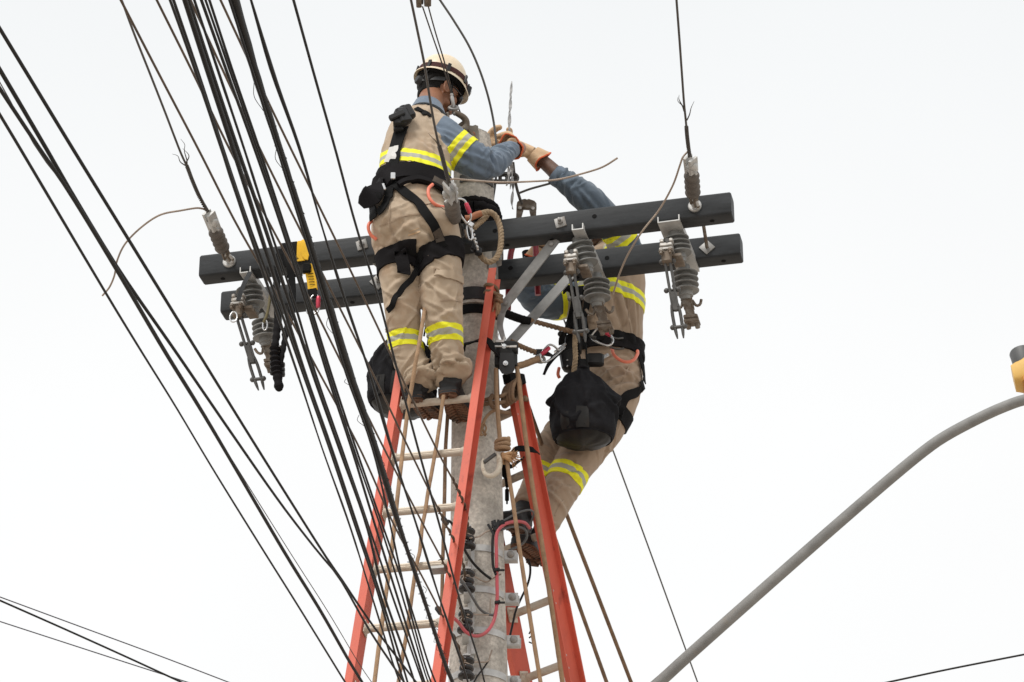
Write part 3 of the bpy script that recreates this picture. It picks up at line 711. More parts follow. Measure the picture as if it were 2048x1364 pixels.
P = [PZ(x + 1.5 * math.sin(i * .9), y, ZT + .17) for i, (x, y) in enumerate([(np.interp(yy, Y0, [p[0] for p in K8]), yy) for yy in range(20, 1350, 8)])]
k = len(P); helix = []
for i in range(k * 4):
    q = P[min(k - 1, i // 4)]; r_ = wpx(7.2, q); a = i * .8; helix.append(q + rgt * (math.cos(a) * r_) + upv * (math.sin(a) * .2 * r_) - fwd * (math.sin(a) * r_))
mb.tube(helix, .0008, 4); mb.build('lashing_wire', M_blk2, trunk)
cable('flat black drop cable twisting in the gap right of the trunk cable', K([502, 547, 600, 643, 690, 740.6, 784, 833, 877, 923, 936]), ZT + .2, [4, 8, 6, 5, 3.2, 6, 5.5, 4.2, 8, 5.5, 4.5, 4.5, 6, 4, 5.5, 6, 4.5], M_blk, pole_end(.03, 5.62), group='two single cables right of the dense bundle', n=60)
cable('rightmost black cable, passing over the first lineman’s left leg'.replace('’', "'"), K([587, 628.5, 671, 711.5, 758, 797, 837, 879, 917, 958.6, 969]), ZT + .22, [4.6, 4.4, 4.2, 4.6, 4.8, 4.4, 4.2], M_blk2, pole_end(.045, 5.64), group='two single cables right of the dense bundle')

# twisted bare conductors that end at the four spool insulators
SP = [(935, 1078, -.205), (934, 1163, -.21), (931, 1245, -.215), (933, 1337, -.22)]      # spool centres
def bare(label, pts, z, end, tw0):
    Q = wire_pts(pts, z, 50, 12.0)
    # blend the last stretch to the real anchor point
    Q = Q + [Q[-1].lerp(end, .5) + Vector((0, -.006, .008)), end]
    r = wpx(2.1, Q[30]); mb = MB(); mb.tube(Q, r, 8)
    o = top(mb, 'bare_conductor', M_brn, label, 'conductor', 'four bare brown conductors', loc=Q[len(Q) // 2])
    P = [q for q in Q[tw0:]]; mb = MB(); L = len(P) * 10; C = spline(P, L); FR = frames(C); h = []
    for i in range(L):
        a = i * .62; t, N, B = FR[i]; h.append(C[i] + (N * math.cos(a) + B * math.sin(a)) * r * 1.5)
    mb.tube(h, r * .8, 6); mb.build('wrapped_tail', M_brn, o)
    return o
def spool_front(i): x, y, Yy = SP[i]; return PY(x - 4, y - 4, Yy - .034)
bare('brown conductor running furthest left, ending at the lowest spool insulator', [(241.5, 0), (319, 150), (400, 305), (474, 450), (560, 600), (641, 750), (721, 900), (788, 1050), (840, 1145), (880, 1222), (905, 1268)], 6.40, spool_front(3), 47)
bare('brown conductor behind the dense bundle, ending at the third spool insulator', [(313.5, 0), (388, 150), (460, 300), (540.7, 450), (620, 600), (695, 750), (769.5, 900), (847, 1050), (885, 1122), (912, 1182)], 6.60, spool_front(2), 46)
bare('brown conductor crossing the trunk cable near the yellow sling, ending at the second spool', [(381, 0), (450, 150), (521, 300), (595.5, 450), (671.6, 600), (747, 750), (819, 900), (892, 1050), (916, 1098), (926, 1130)], 6.78, spool_front(1), 43)
bare('rightmost brown conductor, crossing the first lineman, ending at the top spool insulator', [(441, 0), (511, 150), (583, 300), (656.7, 450), (729.6, 600), (801, 750), (874, 900), (912, 972), (932, 1022), (934, 1052)], 6.98, spool_front(0), 44)

# ------------------------------------------------------------------ the three main line conductors on the strain insulators
def line_cond(label, pts, z, start, tail, tail_label, frays, wrap_n, wr):
    P = [start] + [PZ(x, y, z) for x, y in pts]; Q = spline(P, 60); d = (Q[-1] - Q[-2]).normalized(); Q.append(Q[-1] + d * 14)
    r = wpx(wr / 2, Q[20]); mb = MB(); mb.tube(Q, r, 8)
    o = top(mb, 'line_conductor', M_darkw, label, 'conductor', 'line conductors held by the strain insulators', loc=start)
    C = spline(Q[:wrap_n], wrap_n * 14); FR = frames(C); L = len(C)
    mb = MB()
    for ph in (0, 2.1, 4.2):
        mb.tube([C[i] + (FR[i][1] * math.cos(i * .33 + ph) + FR[i][2] * math.sin(i * .33 + ph)) * r * 1.25 for i in range(L)], r * .62, 5)
    mb.build('wrapped_tail', M_darkw, o)
    mb = MB()
    for fr in frays:
        zz = Q[wrap_n].z; pp = [PZ(x, y, zz) + Vector((0, -.004 * i, 0)) for i, (x, y) in enumerate(fr)]
        mb.tube(spline(pp, 14), [wpx(1.5, pp[0]) * (1 - .06 * i) for i in range(14)], 6)
    mb.build('frayed_strand', M_darkw, o)
    mb = MB()
    T = spline(tail, 40); rt_ = wpx(2.0, T[10]); mb.rope(T, rt_, pitch=rt_ * 9, strands=4, n=6)
    mb.build('cut_tail', M_cop, o)
    return o
zA = sA[1].z
line_cond('dark stranded conductor tied to the left strain insulator, cut tail looping left', [(400, 396), (385, 362), (374, 333), (360, 302), (330, 224), (301, 150), (270, 72), (247, 10), (243, 0)], zA + .03, sA[1], [sA[1] + Vector((-.01, 0, .01)), PZ(396, 416, zA), PZ(362, 421, zA - .02), PZ(320, 430, zA - .02), PZ(282, 455, zA - .03), PZ(250, 488, zA - .03), PZ(234, 522, zA - .03), PZ(229, 550, zA - .04), PZ(219, 574, zA - .05), PZ(205, 591, zA - .05)], '',
          [[(374, 333), (361, 325), (356, 314), (345, 311)], [(374, 333), (374, 322), (369, 304), (370, 292), (362, 282)], [(372, 326), (378, 312), (366, 299)]], 14, 4.6)
zB = sB[1].z
line_cond('dark stranded conductor crossing the first lineman, tied to the middle strain insulator', [(892, 343), (884, 312), (876, 283), (869, 250), (861, 205), (849, 130), (835, 62), (822, 0)], zB + .02, sB[1], [sB[1] + Vector((.0, 0, .012)), PZ(906, 358, zB), PZ(935, 360, zB), PZ(1000, 364.5, zB - .03), PZ(1060, 363, zB - .03), PZ(1115, 359, zB - .03), PZ(1165, 347, zB - .02), PZ(1205, 334, zB), PZ(1235, 316, zB + .02)], '',
          [[(881, 300), (872, 284), (866, 279), (857, 270)], [(868, 240), (864, 232), (861, 229)]], 13, 5)
zC = sC[1].z
line_cond('dark stranded conductor tied to the right strain insulator, cut tail hanging down', [(1377, 296), (1374, 270), (1372, 245), (1368, 205), (1364, 150), (1359, 80), (1353, 0)], zC + .03, sC[1], [PZ(1376, 303, zC + .03), PZ(1366, 314, zC), PZ(1360, 330, zC - .02), PZ(1345, 372, zC - .06), PZ(1318, 420, zC - .12), PZ(1285, 462, zC - .2), PZ(1258, 505, zC - .25), PZ(1240, 545, zC - .3), PZ(1226, 588, zC - .35)], '',
          [[(1368, 222), (1364, 212), (1356, 205), (1355, 198)], [(1374, 240), (1379, 230), (1382, 218), (1386, 210), (1388, 207)], [(1366, 214), (1358, 200), (1358, 192)]], 12, 4.6)

# ------------------------------------------------------------------ far wires
def plain(name, label, pts, w, m, cat='wire', group=None, n=30, ext=(0, 0), flat=None):
    P = spline([PY(*p) for p in pts], n)
    if ext[0]: P = [P[0] + (P[0] - P[1]).normalized() * ext[0]] + P
    if ext[1]: P = P + [P[-1] + (P[-1] - P[-2]).normalized() * ext[1]]
    mb = MB(); mb.tube(P, wpx(w / 2, P[len(P) // 2]), 8); return top(mb, name, m, label, cat, group, loc=P[len(P) // 2])
plain('distant_wire', 'thin violet wire crossing the lower left corner, uppermost of three', [(0, 1194, 9), (160, 1253, 9.3), (320, 1312, 9.6), (456, 1364, 9.9)], 2.4, M_thin, group='distant wires at lower left', ext=(12, 20))
plain('distant_wire', 'thicker dark wire crossing the lower left corner, between two thin ones', [(0, 1201, 8), (120, 1254, 8.3), (240, 1308, 8.6), (362, 1364, 8.9)], 4, M_blk2, group='distant wires at lower left', ext=(12, 20))
plain('distant_wire', 'thin violet wire crossing the lower left corner, lowest of three', [(0, 1243, 9.5), (120, 1282, 9.7), (240, 1321, 9.9), (330, 1350, 10.1), (380, 1366, 10.3)], 2.4, M_thin, group='distant wires at lower left', ext=(12, 20))
plain('distant_wire', 'dark wire rising across the lower right corner', [(1778, 1364, 8), (1900, 1338, 7.8), (2048, 1309, 7.6)], 4, M_blk2, ext=(14, 12))
plain('distant_wire', 'thin grey wire dropping from behind the black bag toward lower right', [(1105, 575, .9), (1124, 629, 1.0), (1222, 890, 1.6), (1310, 1130, 2.3), (1395, 1364, 3.1)], 3.2, M_greyc, ext=(0, 5))
# ================================================================== people
def loft(mb, st, n=20, res=5, capk=.5, shrink=0.0):
    """closed tube with elliptical sections; st = (px, py, Y, half width px, depth ratio)"""
    C = [PY(s[0], s[1], s[2]) for s in st]; k = (len(st) - 1) * res + 1
    P = []
    Q = [C[0] * 2 - C[1]] + C + [C[-1] * 2 - C[-2]]; A = []; B = []
    av = [wpx(s[3], c) - shrink for s, c in zip(st, C)]; bv = [wpx(s[3], c) * s[4] - shrink for s, c in zip(st, C)]
    for i in range(k):
        f = i / res; j = min(int(f), len(st) - 2); t = f - j
        a, b, c, e = Q[j], Q[j + 1], Q[j + 2], Q[j + 3]
        P.append(0.5 * ((2 * b) + (c - a) * t + (2 * a - 5 * b + 4 * c - e) * t * t + (3 * b - a - 3 * c + e) * t ** 3))
        u = t * t * (3 - 2 * t); A.append(av[j] * (1 - u) + av[j + 1] * u); B.append(bv[j] * (1 - u) + bv[j + 1] * u)
    # rounded ends
    if capk:
        for side in (0, 1):
            e0 = P[0] if side == 0 else P[-1]; d = (P[0] - P[1]).normalized() if side == 0 else (P[-1] - P[-2]).normalized()
            a0, b0 = (A[0], B[0]) if side == 0 else (A[-1], B[-1]); add = []
            for q in (.35, .65, .88, .985):
                add.append((e0 + d * (min(a0, b0) * capk * q), a0 * math.sqrt(1 - q * q), b0 * math.sqrt(1 - q * q)))
            if side == 0:
                P = [x[0] for x in add[::-1]] + P; A = [x[1] for x in add[::-1]] + A; B = [x[2] for x in add[::-1]] + B
            else:
                P = P + [x[0] for x in add]; A = A + [x[1] for x in add]; B = B + [x[2] for x in add]
    V = []; kk = len(P)
    for i in range(kk):
        t = (P[min(i + 1, kk - 1)] - P[max(i - 1, 0)]).normalized(); lat = t.cross(fwd).normalized(); dp = lat.cross(t).normalized()
        for j in range(n):
            a = 2 * math.pi * j / n; V.append(P[i] + lat * (math.cos(a) * A[i]) + dp * (math.sin(a) * B[i]))
    Fc = [(i * n + j, i * n + (j + 1) % n, i * n + n + (j + 1) % n, i * n + n + j) for i in range(kk - 1) for j in range(n)]
    Fc += [tuple(range(n - 1, -1, -1)), tuple((kk - 1) * n + j for j in range(n))]
    mb.add(V, Fc)
    return P
def melt(mb, name, mats, parent, voxel, smooth=4, folds=None, loc=None, fine=0.0, factor=.5, bunch=None):
    """fuse overlapping volumes into ONE continuous surface, then push cloth folds into it"""
    tmp = mb.build('tmp', mats, None, (0, 0, 0))
    md = tmp.modifiers.new('r', 'REMESH'); md.mode = 'VOXEL'; md.voxel_size = voxel
    if smooth:
        sm = tmp.modifiers.new('s', 'SMOOTH'); sm.iterations = smooth; sm.factor = factor
    dg = bpy.context.evaluated_depsgraph_get(); me = bpy.data.meshes.new_from_object(tmp.evaluated_get(dg))
    bpy.data.objects.remove(tmp)
    n = len(me.vertices); co = np.empty(n * 3, np.float32); me.vertices.foreach_get('co', co); co = co.reshape(-1, 3).astype(np.float64)
    no = np.empty(n * 3, np.float32); me.vertices.foreach_get('normal', no); no = no.reshape(-1, 3).astype(np.float64)
    if folds:
        disp = np.zeros(n)
        for (c, nn, u, L, Wd, amp, curve) in folds:
            c = np.array(c); d = co - c; near = np.einsum('ij,ij->i', d, d) < (2.2 * L) ** 2
            if not near.any(): continue
            dd = d[near]; u = np.array(u); w = np.cross(np.array(nn), u); al = dd @ u; pp = dd @ w + curve * al * al
            fac = np.clip(no[near] @ np.array(nn), 0, 1)
            disp[near] += 1.25 * amp * fac * np.exp(-(al / L) ** 2) * (np.exp(-(pp / Wd) ** 2) - .55 * np.exp(-((pp - 1.7 * Wd) / (1.1 * Wd)) ** 2))
        co = co + no * np.clip(disp, -.011, .013)[:, None]
    for axis, i0, i1, amp, lam in (bunch or []):
        ax_ = np.array([tuple(p) for p in axis[i0:i1]]); s_ = np.concatenate([[0], np.cumsum(np.linalg.norm(np.diff(ax_, axis=0), axis=1))])
        d2 = ((co[:, None, :] - ax_[None, ::1, :]) ** 2).sum(2); k_ = d2.argmin(1); near = np.where((d2.min(1) < .013) & (k_ > 0))[0]
        for i in near:
            q = Vector(co[i]); a = ax_[k_[i]]; t_ = Vector(ax_[min(k_[i] + 1, len(ax_) - 1)] - ax_[max(k_[i] - 1, 0)]).normalized()
            s = s_[k_[i]] + (q - Vector(a)).dot(t_); w = min(1.0, s / .05) if s > 0 else 0
            ph = s / lam * 2 * math.pi + 2.6 * noise.noise(q * 9.0) + 1.2 * noise.noise(q * 20.0)
            co[i] += no[i] * (amp * w * (abs(math.sin(ph / 2)) ** .7 - .45) * (1 + .8 * noise.noise(q * 14.0)))
    if fine:
        for i in range(n):
            q = Vector(co[i]); w_n = q * 8.0 + noise.noise_vector(q * 5.0) * .9
            co[i] += no[i] * (fine * (2.2 * (1 - abs(noise.noise(w_n))) ** 5 - .7 + .5 * noise.noise(q * 24.0)))
    base = np.array(top_of(parent).location if parent else (loc if loc is not None else (0, 0, 0)))
    me.vertices.foreach_set('co', (co - base).astype(np.float32).ravel())
    me.materials.clear()
    for mt in (mats if isinstance(mats, (list, tuple)) else [mats]): me.materials.append(mt)
    me.polygons.foreach_set('use_smooth', [True] * len(me.polygons)); me.update()
    me.name = name; o = bpy.data.objects.new(name, me); COL.objects.link(o)
    if parent: o.parent = parent
    else: o.location = Vector(base)
    return o
def folds_on(paths, count, amp, L, Wd, kind='cross', side=None, lo=0.0, hi=1.0, r=.07):
    """random creases round limb axes. paths: list of axis polylines (world)"""
    out = []
    for P in paths:
        P = [Vector(p) for p in P]; n = len(P)
        for _ in range(count):
            i = int((lo + (hi - lo) * random.random()) * (n - 2)) ; t = (P[i + 1] - P[i]).normalized()
            a = random.uniform(0, 2 * math.pi); e = t.orthogonal().normalized(); nn = (e * math.cos(a) + t.cross(e) * math.sin(a)).normalized()
            if nn.y > .35: nn = -nn
            c = P[i] + nn * r
            cross = t.cross(nn).normalized()
            if kind == 'cross': ang = random.gauss(0, .38)
            elif kind == 'diag': ang = random.choice((-1, 1)) * random.gauss(.7, .2)
            else: ang = random.gauss(math.pi / 2, .3)
            u = (cross * math.cos(ang) + t * math.sin(ang)).normalized()
            s = random.uniform(.6, 1.3)
            out.append((tuple(c), tuple(nn), tuple(u), L * s, Wd * random.uniform(.5, 1.1), amp * random.uniform(.45, 1.1) * (1 if random.random() < .8 else -.8), random.uniform(-2, 2)))
    return out
def bvh_of(objs):
    V = []; Fc = []
    for o in objs:
        b = len(V); base = top_of(o).location
        V += [v.co + base for v in o.data.vertices]; Fc += [tuple(i + b for i in p.vertices) for p in o.data.polygons]
    return BVHTree.FromPolygons(V, Fc)
def slab(src, name, p, nrm, cuts, mats, parent, cen, rad, off=.004, clip=None, smooth=0, only=None):
    """a band of tape or webbing: the strip of a garment between parallel planes, lifted off the cloth"""
    base = Vector(top_of(src).location); p = p - base; cen = cen - base; nrm = nrm.normalized()
    bm = bmesh.new(); bm.from_mesh(src.data)
    dl = [f for f in bm.faces if (only is not None and f.material_index != only) or (f.calc_center_median() - cen).length > rad or not (cuts[0] - .03 < (f.calc_center_median() - p).dot(nrm) < cuts[-1] + .03)]
    bmesh.ops.delete(bm, geom=dl, context='FACES')
    for c in cuts:
        bmesh.ops.bisect_plane(bm, geom=bm.verts[:] + bm.edges[:] + bm.faces[:], plane_co=p + nrm * c, plane_no=nrm)
    for cp, cn in (clip or []):
        bmesh.ops.bisect_plane(bm, geom=bm.verts[:] + bm.edges[:] + bm.faces[:], plane_co=cp - base, plane_no=cn, clear_inner=True)
    dl = []
    for f in bm.faces:
        s = (f.calc_center_median() - p).dot(nrm)
        if s < cuts[0] or s > cuts[-1]: dl.append(f)
        else:
            k = 0
            while k < len(cuts) - 2 and s > cuts[k + 1]: k += 1
            f.material_index = k % len(mats) if len(mats) > 1 else 0
    bmesh.ops.delete(bm, geom=dl, context='FACES')
    # keep the largest connected strip(s)
    bm.normal_update()
    for _ in range(smooth):
        bmesh.ops.smooth_vert(bm, verts=[v for v in bm.verts if not v.is_boundary], factor=.5, use_axis_x=True, use_axis_y=True, use_axis_z=True)
    bm.normal_update()
    nv = {v: v.normal.copy() for v in bm.verts}
    for v in bm.verts: v.co += nv[v] * off
    be = [e for e in bm.edges if e.is_boundary]
    ret = bmesh.ops.extrude_edge_only(bm, edges=be)
    for g_ in ret['geom']:
        if isinstance(g_, bmesh.types.BMVert):
            near = min((e.other_vert(g_) for e in g_.link_edges), key=lambda w_: (w_.co - g_.co).length)
            g_.co -= nv.get(near, Vector((0, 0, 0))) * (off + .003)
    bmesh.ops.recalc_face_normals(bm, faces=bm.faces)
    me = bpy.data.meshes.new(name); bm.to_mesh(me); bm.free()
    for m in mats: me.materials.append(m)
    me.polygons.foreach_set('use_smooth', [True] * len(me.polygons)); me.set_sharp_from_angle(angle=R(50))
    o = bpy.data.objects.new(name, me); COL.objects.link(o); o.parent = parent
    return o
TAPE = [M_yel, M_sil, M_yel]
def tape(src, parent, a, b, w, cen=None, rad=.16, frac=(1 / 3, 2 / 3), off=.0035, only=None):
    """reflective tape round a limb: axis direction a->b, centred at a..b midpoint"""
    p = (a + b) / 2; n = (b - a).normalized(); h = w / 2
    return slab(src, 'reflective_tape', p, n, [-h, -h + w * frac[0], -h + w * frac[1], h], TAPE, parent, cen or p, rad, off, None, 0, only)
def strap_on(name, bvh, pxs, w, mt, parent, off=.005, th=.004, fb=-.6, n=None, sm=2):
    """webbing lying on the clothing along a line seen in the photo"""
    P0 = [Vector((x, y, 0)) for x, y in pxs]; n = n or max(8, len(pxs) * 8)
    Q = spline(P0, n); P = []; Nn = []; last = None
    for q in Q:
        d = ray(q.x, q.y).normalized(); hit = bvh.ray_cast(CAM, d)
        if hit[0] is not None: h, nn = hit[0], hit[1]; last = (h - CAM).length
        elif last: h, nn = CAM + d * last, -d
        else: h, nn = PY(q.x, q.y, fb), -d
        if nn.dot(d) > 0: nn = -nn
        P.append(h + nn * off); Nn.append(nn)
    for _ in range(sm):
        P = [P[0]] + [(P[i - 1] + P[i] * 2 + P[i + 1]) / 4 for i in range(1, n - 1)] + [P[-1]]
        Nn = [Nn[0]] + [(Nn[i - 1] + Nn[i] * 2 + Nn[i + 1]).normalized() for i in range(1, n - 1)] + [Nn[-1]]
    mb = MB(); mb.ribbon(P, Nn, w, th); return mb.build(name, mt, parent), P, Nn
def boot(parent, heel, toe, up, ankle, w=.052, parts=True):
    f = (toe - heel); L = f.length; f = f / L; up = (up - f * up.dot(f)).normalized(); s = f.cross(up)
    mb = MB(); n = 22; rings = []
    prof = [(-.02, .55, .02, .06), (.0, .74, .0, .085), (.10, .80, 0, .10), (.22, .80, 0, .105), (.36, .80, 0, .095), (.5, .86, 0, .078), (.65, .98, 0, .066), (.78, 1.0, 0, .058), (.9, .88, .0, .05), (.98, .6, .004, .040), (1.01, .25, .01, .03)]
    for t, wf, z0, z1 in prof:
        c = heel + f * (L * t); ring = []
        for j in range(n):
            a = 2 * math.pi * j / n; ca, sa = math.cos(a), math.sin(a)
            ring.append(c + s * (w * wf * math.copysign(abs(ca) ** .7, ca)) + up * ((z0 + z1) / 2 + (z1 - z0) / 2 * math.copysign(abs(sa) ** .8, sa)))
        rings.append(ring)
    V = [p for r_ in rings for p in r_]; k = len(rings)
    mb.add(V, [(i * n + j, i * n + (j + 1) % n, i * n + n + (j + 1) % n, i * n + n + j) for i in range(k - 1) for j in range(n)] + [tuple(range(n)), tuple((k - 1) * n + j for j in range(n))])
    c0 = heel + f * (L * .17) + up * .05; c1 = ankle
    mb.tube(spline([c0, c0.lerp(c1, .5), c1], 6), [.052, .05, .047, .046, .046, .046], 18)
    b = melt(mb, 'boot', [M_boot], parent, .006, 3)
    # sole with heel block and lugs
    sm = MB(); out = []
    wid = [(-.03, .45), (0, .78), (.1, .9), (.25, .86), (.4, .8), (.55, .95), (.7, 1.06), (.82, 1.04), (.93, .82), (1.0, .5), (1.025, .2)]
    oL = [(L * t, w * q) for t, q in wid]; out = oL + [(x, -y) for x, y in reversed(oL)]
    sm.ext(out, heel - up * .001, heel + up * .014, f, s, 1)
    sm.ext([(x, y * .97) for x, y in out], heel - up * .003, heel - up * .0012, f, s)
    sm.ext([(x, y * .96) for x, y in out if x < L * .28], heel - up * .013, heel - up * .0, f, s, 1)
    sm.ext([(x, y * .9) for x, y in out if x < L * .27], heel - up * .0145, heel - up * .0132, f, s)
    lug = MB()
    for t in [i * .085 + .04 for i in range(12)]:
        wd = np.interp(t, [q[0] for q in wid], [q[1] for q in wid]) * w
        z = -.020 if t < .27 else -.006
        for sd in (-1, 1):
            ax = (f * .80 + s * (.60 * sd)).normalized()
            lug.cbox(heel + f * (L * t) + s * (wd * .48 * sd) + up * z, (.0065, .006, wd * .44), (f.cross(up).cross(up).cross(up).normalized() if False else (f * .8 + s * (-.6 * sd)).normalized(), up, (s * .8 + f * (.6 * sd)).normalized()), .3)
    sm.add(lug.v, lug.f, 0)
    sm.build('sole', [M_sole, M_boot], b, sharp=35)
    return b
def hand(mb, wrist, d, nrm, thumb, Lh=.19, curl=(.5, .7, .6), spread=.06, fat=1.0):
    """five-fingered gloved hand. d wrist->fingers, nrm = palm side, thumb = which side the thumb is on"""
    d = d.normalized(); nrm = (nrm - d * nrm.dot(d)).normalized(); s = d.cross(nrm).normalized()
    if s.dot(thumb) < 0: s = -s
    Lp = Lh * .53
    for i in range(7):                                             # palm
        pass
    P = [wrist, wrist + d * (Lp * .35), wrist + d * (Lp * .75), wrist + d * (Lp * 1.0)]
    wds = [.030, .038, .044, .042]; ths = [.024, .023, .021, .018]; n = 16; V = []
    for p, a, b in zip(P, wds, ths):
        for j in range(n):
            q = 2 * math.pi * j / n; ca, sa = math.cos(q), math.sin(q)
            V.append(p + s * (a * fat * math.copysign(abs(ca) ** .75, ca)) + nrm * (b * fat * math.copysign(abs(sa) ** .8, sa)))
    mb.add(V, [(i * n + j, i * n + (j + 1) % n, i * n + n + (j + 1) % n, i * n + n + j) for i in range(3) for j in range(n)] + [tuple(range(n)), tuple(3 * n + j for j in range(n))])
    for q, (lf, off) in enumerate(((.92, .032), (1.0, .011), (.95, -.011), (.76, -.031))):
        seg = [Lh * .235 * lf, Lh * .15 * lf, Lh * .12 * lf]; p = wrist + d * (Lp * .92) + s * off; dd = (d + s * (spread * off / .03)).normalized(); pts = [p - d * .025, p]
        ang = 0
        for a_, l_ in zip(curl, seg):
            ang += a_ * (1 + .12 * q); v = dd * math.cos(ang) + nrm * math.sin(ang); p = p + v * l_; pts.append(p)
        rr = [.0125, .0125, .0115, .0108, .0098]
        C = spline(pts, 14); mb.tube(C, [np.interp(i / 13, [0, .25, .5, .75, 1], rr) * fat for i in range(14)], 10); mb.ball(C[-1], .0098 * fat, n=10)
    p0 = wrist + d * (Lp * .25) + s * .026 + nrm * .006; p1 = p0 + (d * .55 + s * .7 + nrm * .35).normalized() * Lh * .2
    p2 = p1 + (d * .75 + s * .15 + nrm * .65).normalized() * Lh * .17; p3 = p2 + (d * .7 - s * .15 + nrm * .7).normalized() * Lh * .14
    C = spline([p0, p1, p2, p3], 12); mb.tube(C, [(.0165 - .0005 * i) * fat for i in range(12)], 10); mb.ball(C[-1], .0108 * fat, n=10)
def cuff(parent, wrist, back, r0=.038, r1=.056, L=.085, sq=.8, ex=None):
    """flared gauntlet of a leather glove with an orange bound edge"""
    back = back.normalized(); mb = MB(); n = 28; V = []
    ex = (ex or back.orthogonal()); ex = (ex - back * ex.dot(back)).normalized(); ey = back.cross(ex)
    def rad(t, a): return (r0 + (r1 - r0) * t ** .8) * (1 + t * .10 * math.sin(3 * a + 1) + t * .05 * math.sin(7 * a))
    rows = 7
    for s_, off in ((1, 0), (-1, -.004)):
        for i in range(rows):
            t = i / (rows - 1); t = t if s_ == 1 else 1 - t
            for j in range(n):
                a = 2 * math.pi * j / n; q = rad(t, a) + off
                V.append(wrist + back * (L * t + .006 * math.sin(2 * a) * t) + ex * (math.cos(a) * q) + ey * (math.sin(a) * q * sq))
    k = rows * 2
    mb.add(V, [(i * n + j, i * n + (j + 1) % n, i * n + n + (j + 1) % n, i * n + n + j) for i in range(k - 1) for j in range(n)])
    c = mb.build('gauntlet', M_glove, parent, sharp=70)
    m2 = MB(); P = []
    for j in range(n + 1):
        a = 2 * math.pi * j / n; q = rad(1, a) - .002
        P.append(wrist + back * (L + .006 * math.sin(2 * a)) + ex * (math.cos(a) * q) + ey * (math.sin(a) * q * sq))
    m2.tube(P, .0042, 8); m2.build('hem', M_hem, c, sharp=80)
def helmet(parent, c, F, Uu, text=True, L=.122, Wd=.106, H=.142, dark=False):
    """hard hat: ridged dome, brim, elastic lamp band with clips, head lamp, ratchet"""
    F = F.normalized(); Uu = (Uu - F * Uu.dot(F)).normalized(); Rr = F.cross(Uu)
    n = 48; rows = 14; V = []
    def dome(a, ph, k=1.0):
        ca, sa = math.cos(a), math.sin(a); h = math.sin(ph); w = math.cos(ph) ** .82
        ridge = .006 * max(0, math.sin(ph)) ** .5 * math.exp(-((sa * w * Wd) / .016) ** 2) if ph > .25 else 0
        return c + F * (ca * w * L * k) + Rr * (sa * w * Wd * k) + Uu * ((h * H + ridge) * k)
    for k in (1.0, .965):
        for i in range(rows):
            ph = (math.pi / 2 - .015) * (i / (rows - 1) if k == 1 else 1 - i / (rows - 1))
            for j in range(n): V.append(dome(2 * math.pi * j / n, ph, k))
    mb = MB(); tot = rows * 2
    mb.add(V, [(i * n + j, i * n + (j + 1) % n, i * n + n + (j + 1) % n, i * n + n + j) for i in range(tot - 1) for j in range(n)])
    mb.f.append(tuple((rows - 1) * n + j for j in range(n))); mb.m.append(0)
    # brim: narrow behind, long peak in front
    V = []
    for kk, (q, dz) in enumerate(((.97, .012), (1.0, .006), (1.0, 0), (1, -.005))):
        for j in range(n):
            a = 2 * math.pi * j / n; ca, sa = math.cos(a), math.sin(a)
            ext = .006 + .020 * max(0, ca) ** 6 + .006 * max(0, -ca) ** 2
            e = (0, .35, 1, .985)[kk] * ext
            V.append(c + F * (ca * (L * q + e)) + Rr * (sa * (Wd * q + e)) + Uu * (dz - (.010 * max(0, ca) ** 2 + .004) * (0, .35, 1, 1)[kk]))
    mb.add(V, [(i * n + j, i * n + (j + 1) % n, i * n + n + (j + 1) % n, i * n + n + j) for i in range(3) for j in range(n)])
    V2 = []
    for q, dz in ((.985, -.002), (1.0, -.009)):
        for j in range(n):
            a = 2 * math.pi * j / n; ca, sa = math.cos(a), math.sin(a); ext = .006 + .020 * max(0, ca) ** 6 + .006 * max(0, -ca) ** 2
            e = 0 if q < 1 else ext * .985
            V2.append(c + F * (ca * (L * q + e)) + Rr * (sa * (Wd * q + e)) + Uu * (dz - (.010 * max(0, ca) ** 2 + .004) * (0 if q < 1 else 1) + .004))
    mb.add(V2, [(j, n + j, n + (j + 1) % n, (j + 1) % n) for j in range(n)])
    h = mb.build('helmet', M_helm, parent, sharp=50)
    mb = MB(); V = []                                                # suspension and the shell's inner shade, painted into one black liner inside the shell
    for i in range(rows):
        ph = (math.pi / 2 - .015) * i / (rows - 1)
        for j in range(n): V.append(dome(2 * math.pi * j / n, ph, .945) - Uu * .006)
    for j in range(n):
        a = 2 * math.pi * j / n; V.append(c + F * (math.cos(a) * L * .80) + Rr * (math.sin(a) * Wd * .80) - Uu * .016)
    mb.add(V, [(i * n + j, i * n + (j + 1) % n, i * n + n + (j + 1) % n, i * n + n + j) for i in range(rows - 1) for j in range(n)] + [(j, (j + 1) % n, rows * n + (j + 1) % n, rows * n + j) for j in range(n)])
    mb.build('shade_liner', M_web, h)
    # elastic band
    mb = MB(); V = []
    for i, (dz, o) in enumerate(((.012, 1.012), (.012, 1.035), (.040, 1.028), (.040, 1.0))):
        for j in range(n):
            a = 2 * math.pi * j / n; ph = math.asin(min(1, dz / H)); q = dome(a, ph, 1.0); ctr = c + Uu * dz
            V.append(ctr + (q - ctr) * o - Uu * ((q - ctr).dot(Uu)) + Uu * (.006 * math.cos(a + .4)))
    mb.add(V, [(i * n + j, i * n + (j + 1) % n, ((i + 1) % 4) * n + (j + 1) % n, ((i + 1) % 4) * n + j) for i in range(4) for j in range(n)])
    band = mb.build('lamp_band', M_strap, h, sharp=50)
    def on_band(deg, dz=.026, o=.006):
        a = R(deg); q = dome(a, math.asin(dz / H), 1.0); ctr = c + Uu * dz; v = (q - ctr); v -= Uu * v.dot(Uu); nn = v.normalized()
        return ctr + v * 1.03 + nn * o + Uu * (.006 * math.cos(a + .4)), nn
